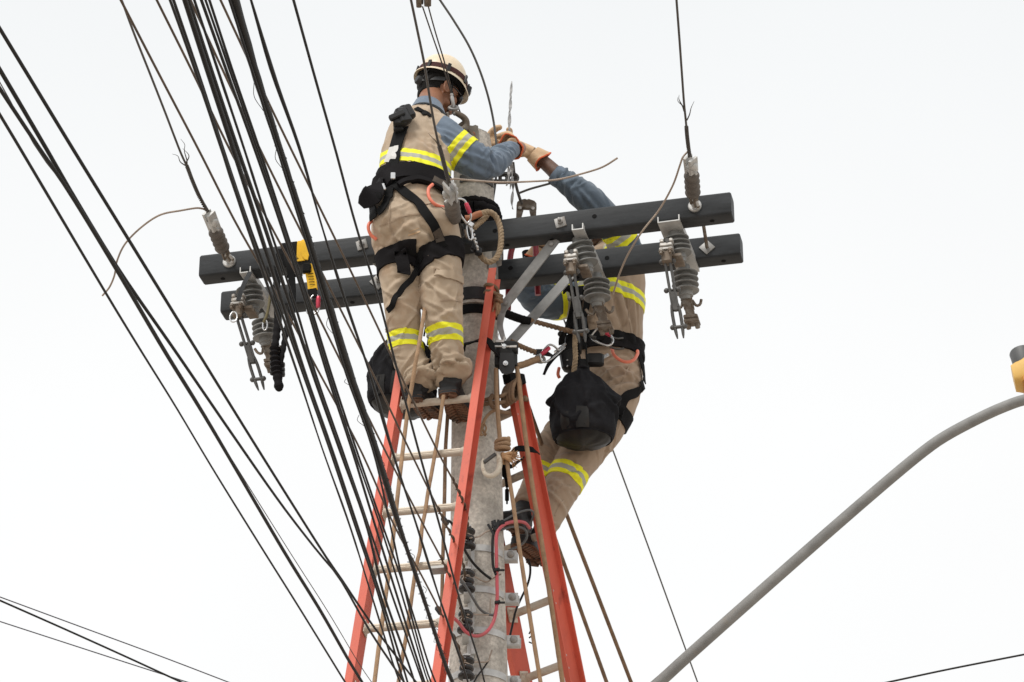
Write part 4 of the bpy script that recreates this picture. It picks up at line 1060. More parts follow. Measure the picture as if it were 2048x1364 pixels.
    for deg in (20, 55, 105, 150, 200, -20, -55, -105, -150):
        q, nn = on_band(deg, .026, .002); tg = Uu.cross(nn); mb = MB(); mb.cbox(q, (.008, .004, .021), (tg, nn, Uu), .3); mb.build('clip', M_blkp, h)
    q, nn = on_band(2, .028, .010); mb = MB(); mb.cbox(q, (.024, .012, .028), (Uu.cross(nn), nn, Uu), .4); mb.build('head_lamp', M_blkp, h)
    mb = MB(); mb.lathe(q + nn * .012, nn, [(0, .018), (.004, .018), (.005, .015), (.005, .001)], 20); mb.build('lamp_lens', M_chrome, h)
    # ratchet harness behind the head
    mb = MB(); b = c - F * (L * .84) - Uu * .052
    for sd in (-1, 1):
        P = [b + Rr * (.018 * sd), b + F * .03 + Rr * (.06 * sd) + Uu * .006, b + F * .08 + Rr * (.085 * sd) + Uu * .02]
        mb.ribbon(spline(P, 8), [(-F + Rr * sd).normalized()] * 8, .022, .003)
        P = [b + Rr * (.02 * sd) + Uu * .01, c - F * (L * .8) + Rr * (.045 * sd)]; mb.ribbon(spline(P, 6), [(-F)] * 6, .016, .003)
    mb.lathe(b - F * -.004, -F, [(0, .022), (.018, .022), (.024, .017), (.024, .001)], 20)
    mb.build('ratchet', M_dgp, h)
    if text:
        for deg in (-62, -96, -28):
            q, nn = on_band(deg, .026, .0015); tg = Uu.cross(nn)
            cu = bpy.data.curves.new('lettering', 'FONT'); cu.body = 'FAMI'; cu.size = .02; cu.align_x = 'CENTER'; cu.align_y = 'CENTER'; cu.extrude = .0006
            to = bpy.data.objects.new('lettering', cu); COL.objects.link(to); bpy.context.view_layer.update()
            me = bpy.data.meshes.new_from_object(to.evaluated_get(bpy.context.evaluated_depsgraph_get())); bpy.data.objects.remove(to)
            base = Vector(top_of(parent).location)
            for v in me.vertices:
                x, y, z = v.co; v.co = q - base + tg * x + Uu * y + nn * z
            me.materials.clear(); me.materials.append(M_gold); o = bpy.data.objects.new('lettering', me); COL.objects.link(o); o.parent = h
    return h
def head(mb, c, F, Uu, neck0):
    """skull, face, ears and neck as volumes for the body mesh; c = skull centre"""
    F = F.normalized(); Uu = (Uu - F * Uu.dot(F)).normalized(); Rr = F.cross(Uu); ax = (F, Rr, Uu)
    mb.ball(c + F * -.008, (.098, .077, .095), ax, 20)
    mb.ball(c + F * .030 - Uu * .045, (.062, .058, .075), ax, 18)
    mb.ball(c + F * .052 - Uu * .092, (.034, .036, .026), ax, 14)          # chin
    mb.ball(c + F * .088 - Uu * .014, (.012, .030, .010), ax, 12)          # brow
    for sd in (-1, 1):
        mb.ball(c + F * .056 - Uu * .050 + Rr * (.036 * sd), (.026, .024, .024), ax, 12)   # cheek
        mb.ball(c + F * .016 - Uu * .078 + Rr * (.048 * sd), (.036, .016, .024), ax, 12)   # jaw
        e = c - F * .008 - Uu * .030 + Rr * (.079 * sd)                    # ear
        mb.tube([e + (F * math.cos(a) * .017 + Uu * math.sin(a) * .030) + Rr * (sd * (.006 - .004 * math.cos(a))) for a in [2 * math.pi * i / 20 for i in range(21)]], .006, 8)
        mb.ball(e - Rr * (.004 * sd), (.015, .005, .026), ax, 10)
    mb.tube(spline([c + F * .088 - Uu * .020, c + F * .104 - Uu * .045, c + F * .112 - Uu * .056], 6), [.008, .009, .010, .012, .013, .012], 10)   # nose
    mb.ball(c + F * .084 - Uu * .078, (.014, .024, .006), ax, 12); mb.ball(c + F * .083 - Uu * .089, (.013, .021, .007), ax, 12)       # lips
    mb.tube(spline([c - F * .030 - Uu * .06, c.lerp(neck0, .62) - F * .01, neck0], 8), [.060, .058, .057, .057, .058, .060, .064, .07], 20)
    return ax

# ------------------------------------------------------------------ first lineman (left, seen from behind)
DY1 = .11
def PW(x, y, Y): return PY(x, y, Y + DY1)      # he stands this much closer to the pole
p1 = bpy.data.objects.new('person', None)
p1loc = PY(860, 812, -.4)
T1 = [(822, 428, -.52, 72, .80), (824, 395, -.52, 71, .78), (829, 355, -.50, 71, .76), (833, 315, -.47, 71, .74), (838, 278, -.44, 66, .72), (846, 250, -.41, 54, .70), (853, 232, -.39, 38, .72), (857, 219, -.37, 24, .9)]
RA = [(866, 252, -.42, 33, .95), (885, 272, -.44, 38, .95), (908, 294, -.44, 39, .92), (934, 312, -.42, 38, .9), (960, 326, -.38, 34, .9), (982, 328, -.33, 29, .92), (1000, 316, -.25, 25, .95), (1014, 304, -.18, 20.5, 1), (1023, 298, -.14, 18, 1)]
RA_skin = [(866, 252, -.42, 22, .95), (908, 292, -.43, 24, .92), (960, 322, -.38, 22, .9), (982, 325, -.33, 20, .92), (1014, 304, -.18, 15, 1), (1036, 298, -.08, 13.5, 1), (1040, 296, -.03, 13, 1)]
LA = [(815, 262, -.30, 30, .95), (845, 285, -.18, 32, .95), (880, 305, -.03, 30, .95), (905, 308, .06, 27, .95), (935, 298, .13, 22, 1), (957, 292, .16, 18, 1)]
LL1 = [(800, 440, -.52, 50, .95), (796, 490, -.53, 47, .95), (797, 540, -.53, 40, 1), (802, 590, -.52, 37.5, 1), (806, 635, -.50, 35, 1), (809, 675, -.46, 33, 1), (817, 715, -.42, 33, 1), (829, 742, -.37, 34, 1), (839, 758, -.33, 34, 1), (841, 767, -.315, 31, 1)]
RL1 = [(868, 440, -.52, 48, .95), (876, 490, -.54, 48, .95), (881, 545, -.54, 44, 1), (883, 590, -.53, 43.5, 1), (887, 635, -.52, 39, 1), (891, 675, -.48, 35, 1), (895, 708, -.45, 33, 1), (900, 732, -.39, 35, 1), (904, 742, -.36, 34, 1), (905, 749, -.35, 31, 1)]
def w_(st): return [PY(s[0], s[1], s[2]) for s in st]
def nearer(st, w): return [(a[0], a[1], a[2] + DY1 * b) + tuple(a[3:]) for a, b in zip(st, w)]
T1 = nearer(T1, [1] * 8); RA = nearer(RA, [1, 1, 1, .9, .7, .5, .3, .1, 0]); RA_skin = nearer(RA_skin, [1, 1, .7, .5, .1, 0, 0]); LA = nearer(LA, [1, .8, .4, 0, 0, 0])
LL1 = nearer(LL1, [1, 1, 1, 1, 1, .95, .8, .5, .2, 0]); RL1 = nearer(RL1, [1, 1, 1, 1, 1, .95, .8, .5, .2, 0])
F1 = Vector((.80, .56, -.17)); U1 = Vector((.16, .0, 1)); hc1 = PW(880, 178, -.25)
bm1 = MB(); loft(bm1, T1, shrink=.022); loft(bm1, RA_skin); loft(bm1, [(s[0], s[1], s[2], s[3] * .68, s[4]) for s in LA]); loft(bm1, LL1[:-2], shrink=.024); loft(bm1, RL1[:-2], shrink=.024)
ax1 = head(bm1, hc1, F1, U1, PW(855, 232, -.37))
body1 = melt(bm1, 'person', [M_skin], None, .0065, 3, loc=p1loc)
bpy.data.objects.remove(p1); p1 = body1
props(p1, 'lineman in cream helmet seen from behind, standing on the left ladder by the pole', 'person', 'two linemen at work')

mb = MB()
PT = loft(mb, T1[1:-1]); PR = loft(mb, RA, capk=.15); PL = loft(mb, LA, capk=.15)
mb.ball(PW(806, 266, -.30), (wpx(31, PW(800, 268, -.3)), .09, .08)); mb.ball(PW(872, 262, -.40), (.085, .085, .085))
fo = folds_on([PR], 34, .0065, .05, .010, 'diag', r=.075, lo=.15, hi=.8) + folds_on([PR], 26, .0065, .04, .009, 'cross', r=.07, lo=.45, hi=1)
fo += folds_on([PT], 26, .0045, .09, .014, 'long', r=.14, lo=.05, hi=.8) + folds_on([PT], 16, .006, .08, .012, 'cross', r=.14, lo=.0, hi=.3)
for x, y in ((900, 282), (912, 298), (905, 312), (898, 268), (935, 326), (950, 338), (968, 318), (978, 342), (992, 335)):     # long sleeve creases
    c = PW(x, y, -.50); fo.append((tuple(c), (0, -.86, -.35), tuple(Vector((.86, -.1, -.5)).normalized()), .075, .009, .0075, 1.5))
for x, y in ((880, 262), (872, 280), (862, 296), (852, 300), (868, 312)):
    c = PW(x, y, -.55); fo.append((tuple(c), (0, -.9, -.3), tuple(Vector((.75, 0, -.6)).normalized()), .06, .009, .006, -1))
shirt1 = melt(mb, 'shirt', [M_kha, M_blue], p1, .006, 3, fo, fine=.0010)
def two_tone(o, planes):
    """cut the garment along armhole seams; cloth beyond a seam gets the second colour"""
    base = Vector(top_of(o).location); bm = bmesh.new(); bm.from_mesh(o.data)
    for p, n_, c, rad, arm in planes:
        p = p - base; c = c - base; n_ = n_.normalized(); arm = [a - base for a in spline(arm, 24)]
        geom = [f for f in bm.faces if (f.calc_center_median() - c).length < rad + .02]
        vs = list({v for f in geom for v in f.verts}); es = list({e for f in geom for e in f.edges})
        bmesh.ops.bisect_plane(bm, geom=vs + es + geom, plane_co=p, plane_no=n_)
        for f in bm.faces:
            q = f.calc_center_median()
            if (q - c).length < rad and (q - p).dot(n_) > 0 and min((q - a).length for a in arm) < .105: f.material_index = 1
    bm.to_mesh(o.data); bm.free()
armR = (PW(934, 312, -.42) - PW(866, 252, -.42)).normalized()
two_tone(shirt1, [(PW(872, 266, -.44), (armR + Vector((.25, .1, .25))).normalized(), PW(960, 300, -.3), .42, w_(RA)), (PW(812, 262, -.3), Vector((.2, 1, .1)), PW(890, 300, -.02), .36, w_(LA))])
# stitched armhole seam
mb = MB(); c = PW(838, 222, -.37); V = []
Uc = Vector((.05, .22, .97)); ex = Uc.orthogonal().normalized(); mb.lathe(PW(856, 226, -.365), Uc, [(-.02, .092), (.012, .081), (.036, .072), (.046, .069), (.046, .063), (.03, .066), (-.02, .085)], 32, sq=.86)
mb.build('collar', M_blue, p1, sharp=60)
mb = MB()
P1L = loft(mb, LL1, capk=.12); P1R = loft(mb, RL1, capk=.12)
P1P = loft(mb, nearer([(824, 392, -.52, 70, .80), (823, 425, -.53, 78, .82), (824, 455, -.54, 83, .82), (826, 480, -.54, 83, .8), (828, 500, -.54, 76, .75)], [1] * 5))
mb.ball(PW(790, 448, -.60), (.10, .10, .10)); mb.ball(PW(866, 450, -.60), (.10, .10, .10))
fo = folds_on([P1L, P1R], 15, .0068, .075, .008, 'diag', r=.085, lo=.12, hi=.72) + folds_on([P1L, P1R], 7, .0055, .07, .009, 'cross', r=.08, lo=.3, hi=.8)
fo += folds_on([P1L, P1R], 34, .0115, .055, .011, 'cross', r=.075, lo=.76, hi=1.0)
fo += folds_on([P1P], 14, .006, .07, .012, 'diag', r=.17) + folds_on([P1L, P1R], 9, .005, .10, .010, 'long', r=.085, lo=.05, hi=.5)
for x, y, dx in ((845, 470, -.8), (855, 485, -.8), (800, 470, .8), (810, 492, .6), (880, 505, -.5), (860, 560, .5), (890, 590, -.6), (800, 560, .7), (785, 600, .4), (820, 610, -.6), (900, 620, .5), (880, 640, -.5)):
    fo.append((tuple(PW(x, y, -.62)), (0, -.92, -.2), tuple(Vector((1, 0, dx)).normalized()), .075, .011, .0085, 1.2))
trous1 = melt(mb, 'trousers', [M_kha], p1, .006, 2, fo, fine=.0012, bunch=[(P1L, 37, len(P1L), .016, .032), (P1R, 37, len(P1R), .016, .032)])
tape(trous1, p1, PW(807, 700, -.48), PW(805, 662, -.49), .068, rad=.13)
tape(trous1, p1, PW(893, 690, -.51), PW(890, 652, -.52), .068, rad=.13)
tape(shirt1, p1, PW(903, 288, -.44), PW(936, 313, -.42), .072, rad=.13, only=1)
# chest band: dips towards the right side
slab(shirt1, 'reflective_tape', PW(835, 336, -.5), Vector((.20, -.08, 1)), [-.036, -.012, .012, .036], TAPE, p1, PW(832, 324, -.47), .27, .0035, only=0)
# belt seams, cargo pocket flap, centre seam
B1 = bvh_of([shirt1, trous1])
for pts in ([(868, 536), (885, 541), (905, 546), (925, 559)], [(868, 536), (870, 545), (874, 552), (900, 556), (925, 560)], [(880, 602), (900, 600), (922, 603)], [(783, 444), (800, 435), (820, 430), (845, 428)], [(783, 444), (772, 447), (760, 452)], [(780, 410), (779, 430), (778, 445), (786, 470), (797, 490), (815, 505)], [(850, 409), (870, 408), (890, 420)]):
    o, P, Nn = strap_on('seam', B1, pts, .006, M_kha2, p1, .0015, .002, sm=1)
fl, P, Nn = strap_on('pocket_flap', B1, [(872, 546), (886, 548), (905, 551), (924, 561)], .036, M_kha, p1, .004, .005)
strap_on('printed_mark', B1, [(816, 471), (828, 467), (840, 463)], .007, M_glove, p1, .001, .001); strap_on('printed_mark', B1, [(818, 463), (830, 459), (838, 456)], .003, M_glove, p1, .001, .001)
# boots
rq = lambda t: RUNGS[0][0].lerp(RUNGS[0][1], t)
b1 = boot(p1, rq(.20) + Vector((-.01, -.040, .018)), rq(.20) + Vector((.07, .215, .046)), Vector((0, -.12, 1)), PY(842, 766, -.31))
b2 = boot(p1, rq(.64) + Vector((0, -.045, .024)), rq(.64) + Vector((.06, .215, .016)), Vector((0, .02, 1)), PY(905, 752, -.345))
# gloves
g1 = MB(); hand(g1, PY(1027, 290, -.045), Vector((-.22, .93, .30)), Vector((-.95, -.2, .1)), Vector((0, 0, 1)), curl=(.75, .9, .7), fat=1.25)
gl1 = melt(g1, 'glove', [M_glove], p1, .0042, 3, fine=.002)
cuff(gl1, PY(1025, 292, -.06), PY(1026, 303, -.18) - PY(1036, 294, -.05), .042, .062, .085, .9, Vector((0, 0, 1)))
g1 = MB(); hand(g1, PY(966, 291, .17), Vector((.95, -.1, .08)), Vector((.2, -.95, -.1)), Vector((0, 0, 1)), curl=(.5, .8, .6), fat=1.12)
gl2 = melt(g1, 'glove', [M_glove], p1, .0042, 3, fine=.002)
# hair, glasses, helmet
hb = MB(); F, Rr, Uu = ax1
hb.ball(hc1 - F * .014 + Uu * .006, (.102, .0825, .098), (F, Rr, Uu), 28)
hb.ball(hc1 - F * .056 - Uu * .052, (.044, .062, .044), (F, Rr, Uu), 16)
hair = melt(hb, 'hair', [M_hair], p1, .006, 2, fine=.003)
bm = bmesh.new(); bm.from_mesh(hair.data); base = p1.location
dl = []
for f in bm.faces:
    q = f.calc_center_median() + base - hc1; x, z = q.dot(F), q.dot(Uu)
    if z < -.012 + .35 * x and x > -.035 or z < -.088 or (x > .055 and z < .03) or (x > -.045 and z < -.045): dl.append(f)
bmesh.ops.delete(bm, geom=dl, context='FACES'); bm.to_mesh(hair.data); bm.free()
mb = MB()
for sd in (-1, 1):
    mb.ball(hc1 + F * .088 - Uu * .030 + Rr * (.034 * sd), (.016, .032, .026), (F, Rr, Uu), 14)
    mb.tube(spline([hc1 + F * .08 - Uu * .018 + Rr * (.062 * sd), hc1 + F * .04 - Uu * .014 + Rr * (.079 * sd), hc1 - Uu * .012 + Rr * (.083 * sd)], 6), .0035, 6)
mb.build('sunglasses', M_glass, p1)
mb = MB()
for sd in (-1, 1): mb.tube(spline([hc1 + F * .01 + Uu * .01 + Rr * (.084 * sd), hc1 + F * .03 - Uu * .05 + Rr * (.074 * sd), hc1 + F * .052 - Uu * .106 + Rr * (.034 * sd), hc1 + F * .055 - Uu * .118], 10), .0055, 6, flat=.5)
mb.build('chin_strap', M_web, p1)
helmet(p1, hc1 + Uu * .030 - F * .002, F1 + U1 * -.06, U1 + F1 * .08)

# harness of the first lineman
slab(trous1, 'leg_loop', PW(796, 532, -.53), Vector((-.06, .10, 1)), [-.040, .040], [M_pad], p1, PW(795, 505, -.53), .24, .010, [(PW(834, 505, -.53), Vector((-1, 0, 0)))], smooth=12)
slab(trous1, 'leg_loop', PW(878, 524, -.54), Vector((-.42, .10, .93)), [-.044, .042], [M_pad], p1, PW(880, 500, -.54), .24, .010, [(PW(838, 505, -.53), Vector((1, 0, 0)))], smooth=12)
slab(shirt1, 'waist_belt', PW(830, 374, -.5), Vector((.12, -.06, 1)), [-.072, .050], [M_pad], p1, PW(830, 357, -.5), .27, .014, smooth=15, only=0)
B1 = bvh_of([shirt1, trous1])
strap_on('back_pad', B1, [(722, 412), (745, 388), (775, 362), (805, 348), (840, 350), (875, 372), (897, 396)], list(np.interp(range(40), [0, 2, 5, 10, 22, 39], [.035, .07, .092, .10, .075, .075])), M_pad, p1, .016, .014, n=40, sm=4)
strap_on('lower_pad_roll', B1, [(800, 378), (822, 365), (850, 368), (878, 384), (900, 408)], .026, M_pad, p1, .016, .016, n=30, sm=4)
strap_on('shoulder_strap', B1, [(806, 240), (797, 268), (788, 300), (780, 335), (772, 365), (765, 390)], .042, M_web, p1, .008, .005, n=36)
strap_on('shoulder_strap', B1, [(812, 258), (800, 290), (793, 320), (790, 350), (788, 372)], .034, M_web, p1, .011, .005, n=36)
strap_on('shoulder_strap', B1, [(832, 218), (842, 223), (852, 228), (860, 231)], .026, M_web, p1, .004, .004)
strap_on('label_tag', B1, [(788, 298), (783, 312), (777, 328)], .034, M_white, p1, .014, .002); strap_on('label_tag', B1, [(795, 297), (792, 310), (788, 322)], .022, M_white, p1, .017, .002)
strap_on('seat_strap', B1, [(788, 372), (815, 390), (845, 418), (868, 452), (882, 485), (888, 495)], .042, M_web, p1, .010, .005, n=44, sm=4)
strap_on('stitch_patch', B1, [(871, 458), (876, 470), (882, 486)], .038, M_stitch, p1, .0165, .0015)
strap_on('stitch_patch', B1, [(766, 372), (770, 360), (773, 350)], .036, M_stitch, p1, .0155, .0015); strap_on('stitch_patch', B1, [(862, 366), (872, 372), (884, 376)], .038, M_stitch, p1, .032, .0015)
strap_on('side_strap', B1, [(752, 385), (750, 410), (752, 440)], .05, M_web, p1, .012, .006)
strap_on('side_strap', B1, [(783, 378), (778, 400), (772, 415), (760, 428)], .04, M_web, p1, .012, .006)
strap_on('hanging_flap', B1, [(797, 500), (803, 525), (808, 552)], .058, M_pad, p1, .020, .006)
strap_on('loose_strap', B1, [(845, 505), (838, 528), (822, 555), (800, 585), (780, 622)], .026, M_web, p1, .014, .005, n=36, sm=3)
strap_on('crotch_strap', B1, [(815, 498), (832, 512), (848, 522)], .03, M_web, p1, .010, .005)
mb = MB(); c = PW(806, 232, -.60)                                     # dorsal ring, buckle and folded webbing at the shoulder blades
mb.cbox(c, (.028, .022, .045), (Vector((1, .3, .4)).normalized(), Vector((-.3, 1, 0)).normalized(), Vector((-.4, .1, 1)).normalized()), .4)
mb.cbox(PW(818, 224, -.58), (.02, .02, .036), (Vector((1, 0, .5)).normalized(), Vector((0, 1, 0)), Vector((-.5, 0, 1)).normalized()), .4)
mb.cbox(PW(794, 231, -.62), (.014, .012, .038), (Vector((.5, 0, -1)).normalized(), Vector((0, 1, 0)), Vector((1, 0, .55)).normalized()), .4)
mb.cbox(PW(800, 246, -.60), (.03, .02, .016), None, .4); mb.cbox(PW(797, 256, -.58), (.022, .016, .02), None, .4)
mb.tube([PW(811, 216, -.58) + Vector((math.cos(a) * .022, .006 * math.sin(a), math.sin(a) * .014)) for a in [i * math.pi / 10 for i in range(21)]], .007, 8)
mb.build('dorsal_buckle', M_blkp, p1)
mb = MB()
mb.cbox(PW(786, 352, -.70), (.010, .006, .017), None, .4); mb.build('buckle', M_chrome, p1); mb = MB(); mb.cbox(PW(766, 374, -.70), (.010, .006, .017), (Vector((1, 0, .3)).normalized(), Vector((0, 1, 0)), Vector((-.3, 0, 1)).normalized()), .4); mb.build('buckle', M_chrome, p1)
for pts in ([(865, 369, -.66), (857, 378, -.69), (858, 394, -.70), (868, 407, -.70), (880, 413, -.68), (892, 414, -.66)], [(746, 440, -.6), (738, 448, -.62), (737, 458, -.62), (742, 470, -.61), (753, 479, -.6)]):
    mb = MB(); mb.tube(spline([PW(*q) for q in pts], 20), .0075, 10); mb.build('gear_loop', M_orl, p1)

# ------------------------------------------------------------------ second lineman (right, leaning back behind the crossarms)
p2loc = PY(1050, 1085, .28)
T2 = [(1222, 735, .50, 64, .8), (1218, 700, .49, 68, .78), (1216, 655, .48, 70, .78), (1218, 610, .46, 71, .76), (1224, 565, .45, 68, .74), (1232, 525, .45, 60, .74), (1238, 498, .45, 46, .74), (1240, 480, .45, 30, .9)]
LA2 = [(1262, 515, .36, 30, 1), (1246, 482, .30, 32, 1), (1222, 448, .24, 31, 1), (1195, 417, .17, 31, 1), (1168, 392, .12, 30, 1), (1140, 370, .10, 25, 1), (1122, 357, .09, 21, 1), (1110, 349, .09, 19, 1)]
LA2s = [(1262, 515, .36, 22, 1), (1222, 448, .24, 22, 1), (1168, 392, .12, 20, 1), (1122, 355, .09, 16, 1), (1100, 335, .09, 14.5, 1), (1085, 322, .09, 13.5, 1), (1072, 313, .08, 13, 1)]
RA2 = [(1178, 560, .62, 30, 1), (1150, 588, .58, 38, 1), (1118, 602, .54, 38, 1), (1086, 600, .50, 36, 1), (1062, 584, .46, 31, 1), (1054, 556, .42, 27, 1), (1062, 530, .39, 22, 1), (1070, 516, .37, 18, 1)]
LL2 = [(1236, 762, .46, 50, .95), (1222, 810, .44, 50, .95), (1200, 855, .42, 48, .95), (1168, 900, .40, 44, 1), (1142, 940, .38, 40, 1), (1124, 975, .36, 37, 1), (1110, 1010, .33, 31, 1), (1098, 1040, .31, 26, 1), (1088, 1058, .30, 23, 1)]
RL2 = [(1200, 780, .60, 48, .95), (1170, 825, .56, 46, .95), (1135, 865, .52, 42, .95), (1105, 895, .48, 36, 1), (1090, 930, .45, 34, 1), (1075, 965, .42, 30, 1), (1058, 995, .40, 26, 1), (1048, 1012, .38, 23, 1)]
F2 = Vector((-.80, -.45, -.35)); U2 = Vector((-.30, -.15, .95)); hc2 = PY(1216, 466, .46)
bm2 = MB(); loft(bm2, T2, shrink=.022); loft(bm2, LA2s); loft(bm2, [(s[0], s[1], s[2], s[3] * .66, s[4]) for s in RA2] + [(1078, 503, .35, 13, 1), (1083, 495, .335, 12.5, 1)]); loft(bm2, LL2[:-1], shrink=.02); loft(bm2, RL2[:-1], shrink=.02)
ax2 = head(bm2, hc2, F2, U2, PY(1238, 492, .45))
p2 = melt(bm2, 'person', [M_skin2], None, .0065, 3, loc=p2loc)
props(p2, 'lineman leaning back in his harness on the right ladder, partly behind the crossarms', 'person', 'two linemen at work')
mb = MB(); Q1 = loft(mb, T2[1:-1]); Q2 = loft(mb, LA2, capk=.15); Q3 = loft(mb, RA2, capk=.15)
mb.ball(PY(1258, 520, .40), (.08, .08, .08)); mb.ball(PY(1190, 555, .6), (.08, .08, .08))
fo = folds_on([Q1], 30, .007, .13, .012, 'long', r=.14, lo=.0, hi=.75) + folds_on([Q2, Q3], 28, .0065, .05, .010, 'diag', r=.07) + folds_on([Q2, Q3], 16, .0065, .045, .010, 'cross', r=.065)
for x, y, dx in ((1240, 600, .30), (1255, 620, .25), (1265, 640, .2), (1230, 640, .35), (1245, 655, .3), (1275, 610, .12), (1268, 670, .1), (1222, 600, .4), (1252, 690, .15), (1238, 575, .3)):
    fo.append((tuple(PY(x, y, .33)), (.2, -.96, -.1), tuple(Vector((dx, 0, -1)).normalized()), .13, .010, .0085, .6))
for x, y in ((1160, 380), (1180, 400), (1150, 385), (1140, 372), (1195, 430), (1172, 415)):
    fo.append((tuple(PY(x, y, .03)), (0, -.86, -.4), tuple(Vector((.6, 0, -.8)).normalized()), .06, .010, .0075, 1))
for x, y in ((1070, 590), (1085, 605), (1100, 590), (1060, 570)):
    fo.append((tuple(PY(x, y, .40)), (-.1, -.9, -.3), tuple(Vector((.8, 0, .5)).normalized()), .06, .010, .0075, 1))
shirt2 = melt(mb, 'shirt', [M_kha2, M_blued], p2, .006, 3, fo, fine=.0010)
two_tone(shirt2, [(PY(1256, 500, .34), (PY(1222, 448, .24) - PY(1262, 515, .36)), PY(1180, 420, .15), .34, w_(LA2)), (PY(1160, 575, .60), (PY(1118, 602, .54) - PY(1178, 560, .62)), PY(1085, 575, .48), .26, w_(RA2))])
tape(shirt2, p2, PY(1230, 462, .26), PY(1248, 485, .3), .075, rad=.13, only=1)
tape(shirt2, p2, PY(1106, 602, .52), PY(1130, 598, .55), .072, rad=.13, only=1)
slab(shirt2, 'reflective_tape', PY(1225, 583, .40), Vector((.26, -.05, 1)), [-.036, -.012, .012, .036], TAPE, p2, PY(1225, 583, .45), .25, .0035, only=0)
mb = MB(); mb.lathe(PY(1118, 355, .09), PY(1098, 338, .09) - PY(1122, 357, .09), [(-.02, .047), (.0, .050), (.022, .050), (.022, .045), (0, .045)], 24, sq=1); mb.build('shirt_cuff', M_blue, p2)
mb = MB(); mb.lathe(PY(1239, 487, .45), Vector((-.1, -.1, 1)), [(-.02, .09), (.02, .076), (.04, .07), (.04, .063), (.0, .075)], 28, sq=.86); mb.build('collar', M_blued, p2)
mb = MB(); Q4 = loft(mb, LL2, capk=.12); Q5 = loft(mb, RL2, capk=.12)
Q6 = loft(mb, [(1217, 690, .49, 66, .8), (1221, 720, .49, 65, .82), (1226, 750, .49, 60, .85), (1230, 780, .48, 56, .85)])
mb.ball(PY(1248, 765, .56), (.085, .10, .10)); mb.ball(PY(1236, 800, .50), (.095, .10, .09))
fo = folds_on([Q4, Q5], 18, .0068, .08, .009, 'diag', r=.085) + folds_on([Q4, Q5], 12, .0065, .07, .009, 'cross', r=.08, lo=.3) + folds_on([Q6], 16, .007, .07, .012, 'diag', r=.14)
for x, y, dx in ((1215, 745, .7), (1225, 765, .6), (1235, 780, .55), (1200, 760, .8), (1250, 770, .3), (1110, 1010, -1.2), (1120, 1020, -1.3), (1130, 990, -1.1), (1150, 960, .4), (1140, 985, .3)):
    fo.append((tuple(PY(x, y, .36)), (0, -.95, -.1), tuple(Vector((1, 0, dx)).normalized()), .09, .011, .0085, 1.0))
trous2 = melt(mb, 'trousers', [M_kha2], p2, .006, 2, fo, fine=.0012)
tape(trous2, p2, PY(1140, 935, .38), PY(1118, 975, .36), .072, rad=.15)
slab(trous2, 'waist_belt', PY(1215, 702, .49), Vector((.10, -.05, 1)), [-.035, .045], [M_pad], p2, PY(1215, 702, .49), .25, .012, smooth=15)
slab(shirt2, 'waist_belt', PY(1215, 696, .49), Vector((.10, -.05, 1)), [-.03, .03], [M_web], p2, PY(1215, 696, .49), .25, .012, smooth=15)
slab(trous2, 'leg_loop', PY(1215, 820, .44), Vector((.62, -.1, .75)), [-.035, .035], [M_web], p2, PY(1222, 815, .44), .16, .008, smooth=12)
B2 = bvh_of([shirt2, trous2])
strap_on('leg_strap', B2, [(1283, 770), (1270, 785), (1250, 795), (1240, 815), (1236, 830)], .045, M_web, p2, .008, .005)
strap_on('chest_strap', B2, [(1166, 575), (1160, 610), (1156, 650), (1160, 690)], .045, M_web, p2, .010, .006)
strap_on('chest_strap', B2, [(1186, 545), (1180, 590), (1172, 640), (1172, 690)], .03, M_web, p2, .014, .006)
strap_on('side_strap', B2, [(1272, 700), (1281, 735), (1284, 765)], .03, M_web, p2, .010, .005)
strap_on('seam', B2, [(1256, 565), (1256, 610), (1262, 660), (1268, 690)], .006, M_kha2, p2, .001, .002)
strap_on('seam', B2, [(1262, 725), (1250, 750), (1238, 785)], .006, M_kha2, p2, .001, .002); strap_on('seam', B2, [(1128, 1000), (1118, 1015), (1110, 1032)], .006, M_kha2, p2, .001, .002)
# gear hung on the front of his harness: pouch, webbing ends, buckles
mb = MB()
mb.ribbon(spline([PY(1128, 583, .22), PY(1136, 577, .20), PY(1146, 582, .20), PY(1150, 600, .21), PY(1146, 625, .24), PY(1138, 655, .26)], 20), [Vector((-.3, -.9, .3))] * 20, .040, .006)
mb.ribbon(spline([PY(1152, 612, .24), PY(1146, 640, .22), PY(1132, 662, .24), PY(1124, 678, .26), PY(1124, 690, .27)], 16), [Vector((-.3, -.9, .3))] * 16, .030, .006)
mb.ribbon(spline([PY(1125, 700, .26), PY(1108, 715, .25), (PY(1096, 732, .25)), PY(1088, 750, .26)], 14), [Vector((-.2, -.9, .4))] * 14, [.03, .03, .03, .028, .026, .026, .024, .022, .02, .018, .016, .014, .012, .012], .005)
mb.build('webbing_end', M_web, p2)
mb = MB()
mb.cbox(PY(1142, 722, .30), (.045, .03, .05), (Vector((1, -.3, 0)).normalized(), Vector((.3, 1, 0)).normalized(), Vector((-.15, 0, 1)).normalized()), .35)
mb.cbox(PY(1146, 690, .30), (.04, .028, .05), (Vector((1, -.2, 0)).normalized(), Vector((.2, 1, 0)).normalized(), Vector((.1, 0, 1)).normalized()), .35)
mb.cbox(PY(1160, 655, .28), (.03, .024, .05), None, .35); mb.cbox(PY(1140, 655, .27), (.022, .018, .03), None, .4)
mb.cbox(PY(1166, 738, .27), (.03, .022, .045), None, .35); mb.cbox(PY(1190, 720, .26), (.04, .02, .03), None, .4)
mb.ball(PY(1121, 668, .26), .014, n=10)
mb.build('gear_pouch', M_blkp, p2)
mb = MB()
for x, y in ((1135, 720), (1135, 732), (1178, 630), (1152, 640)): mb.ball(PY(x, y, .255), .004, n=8)
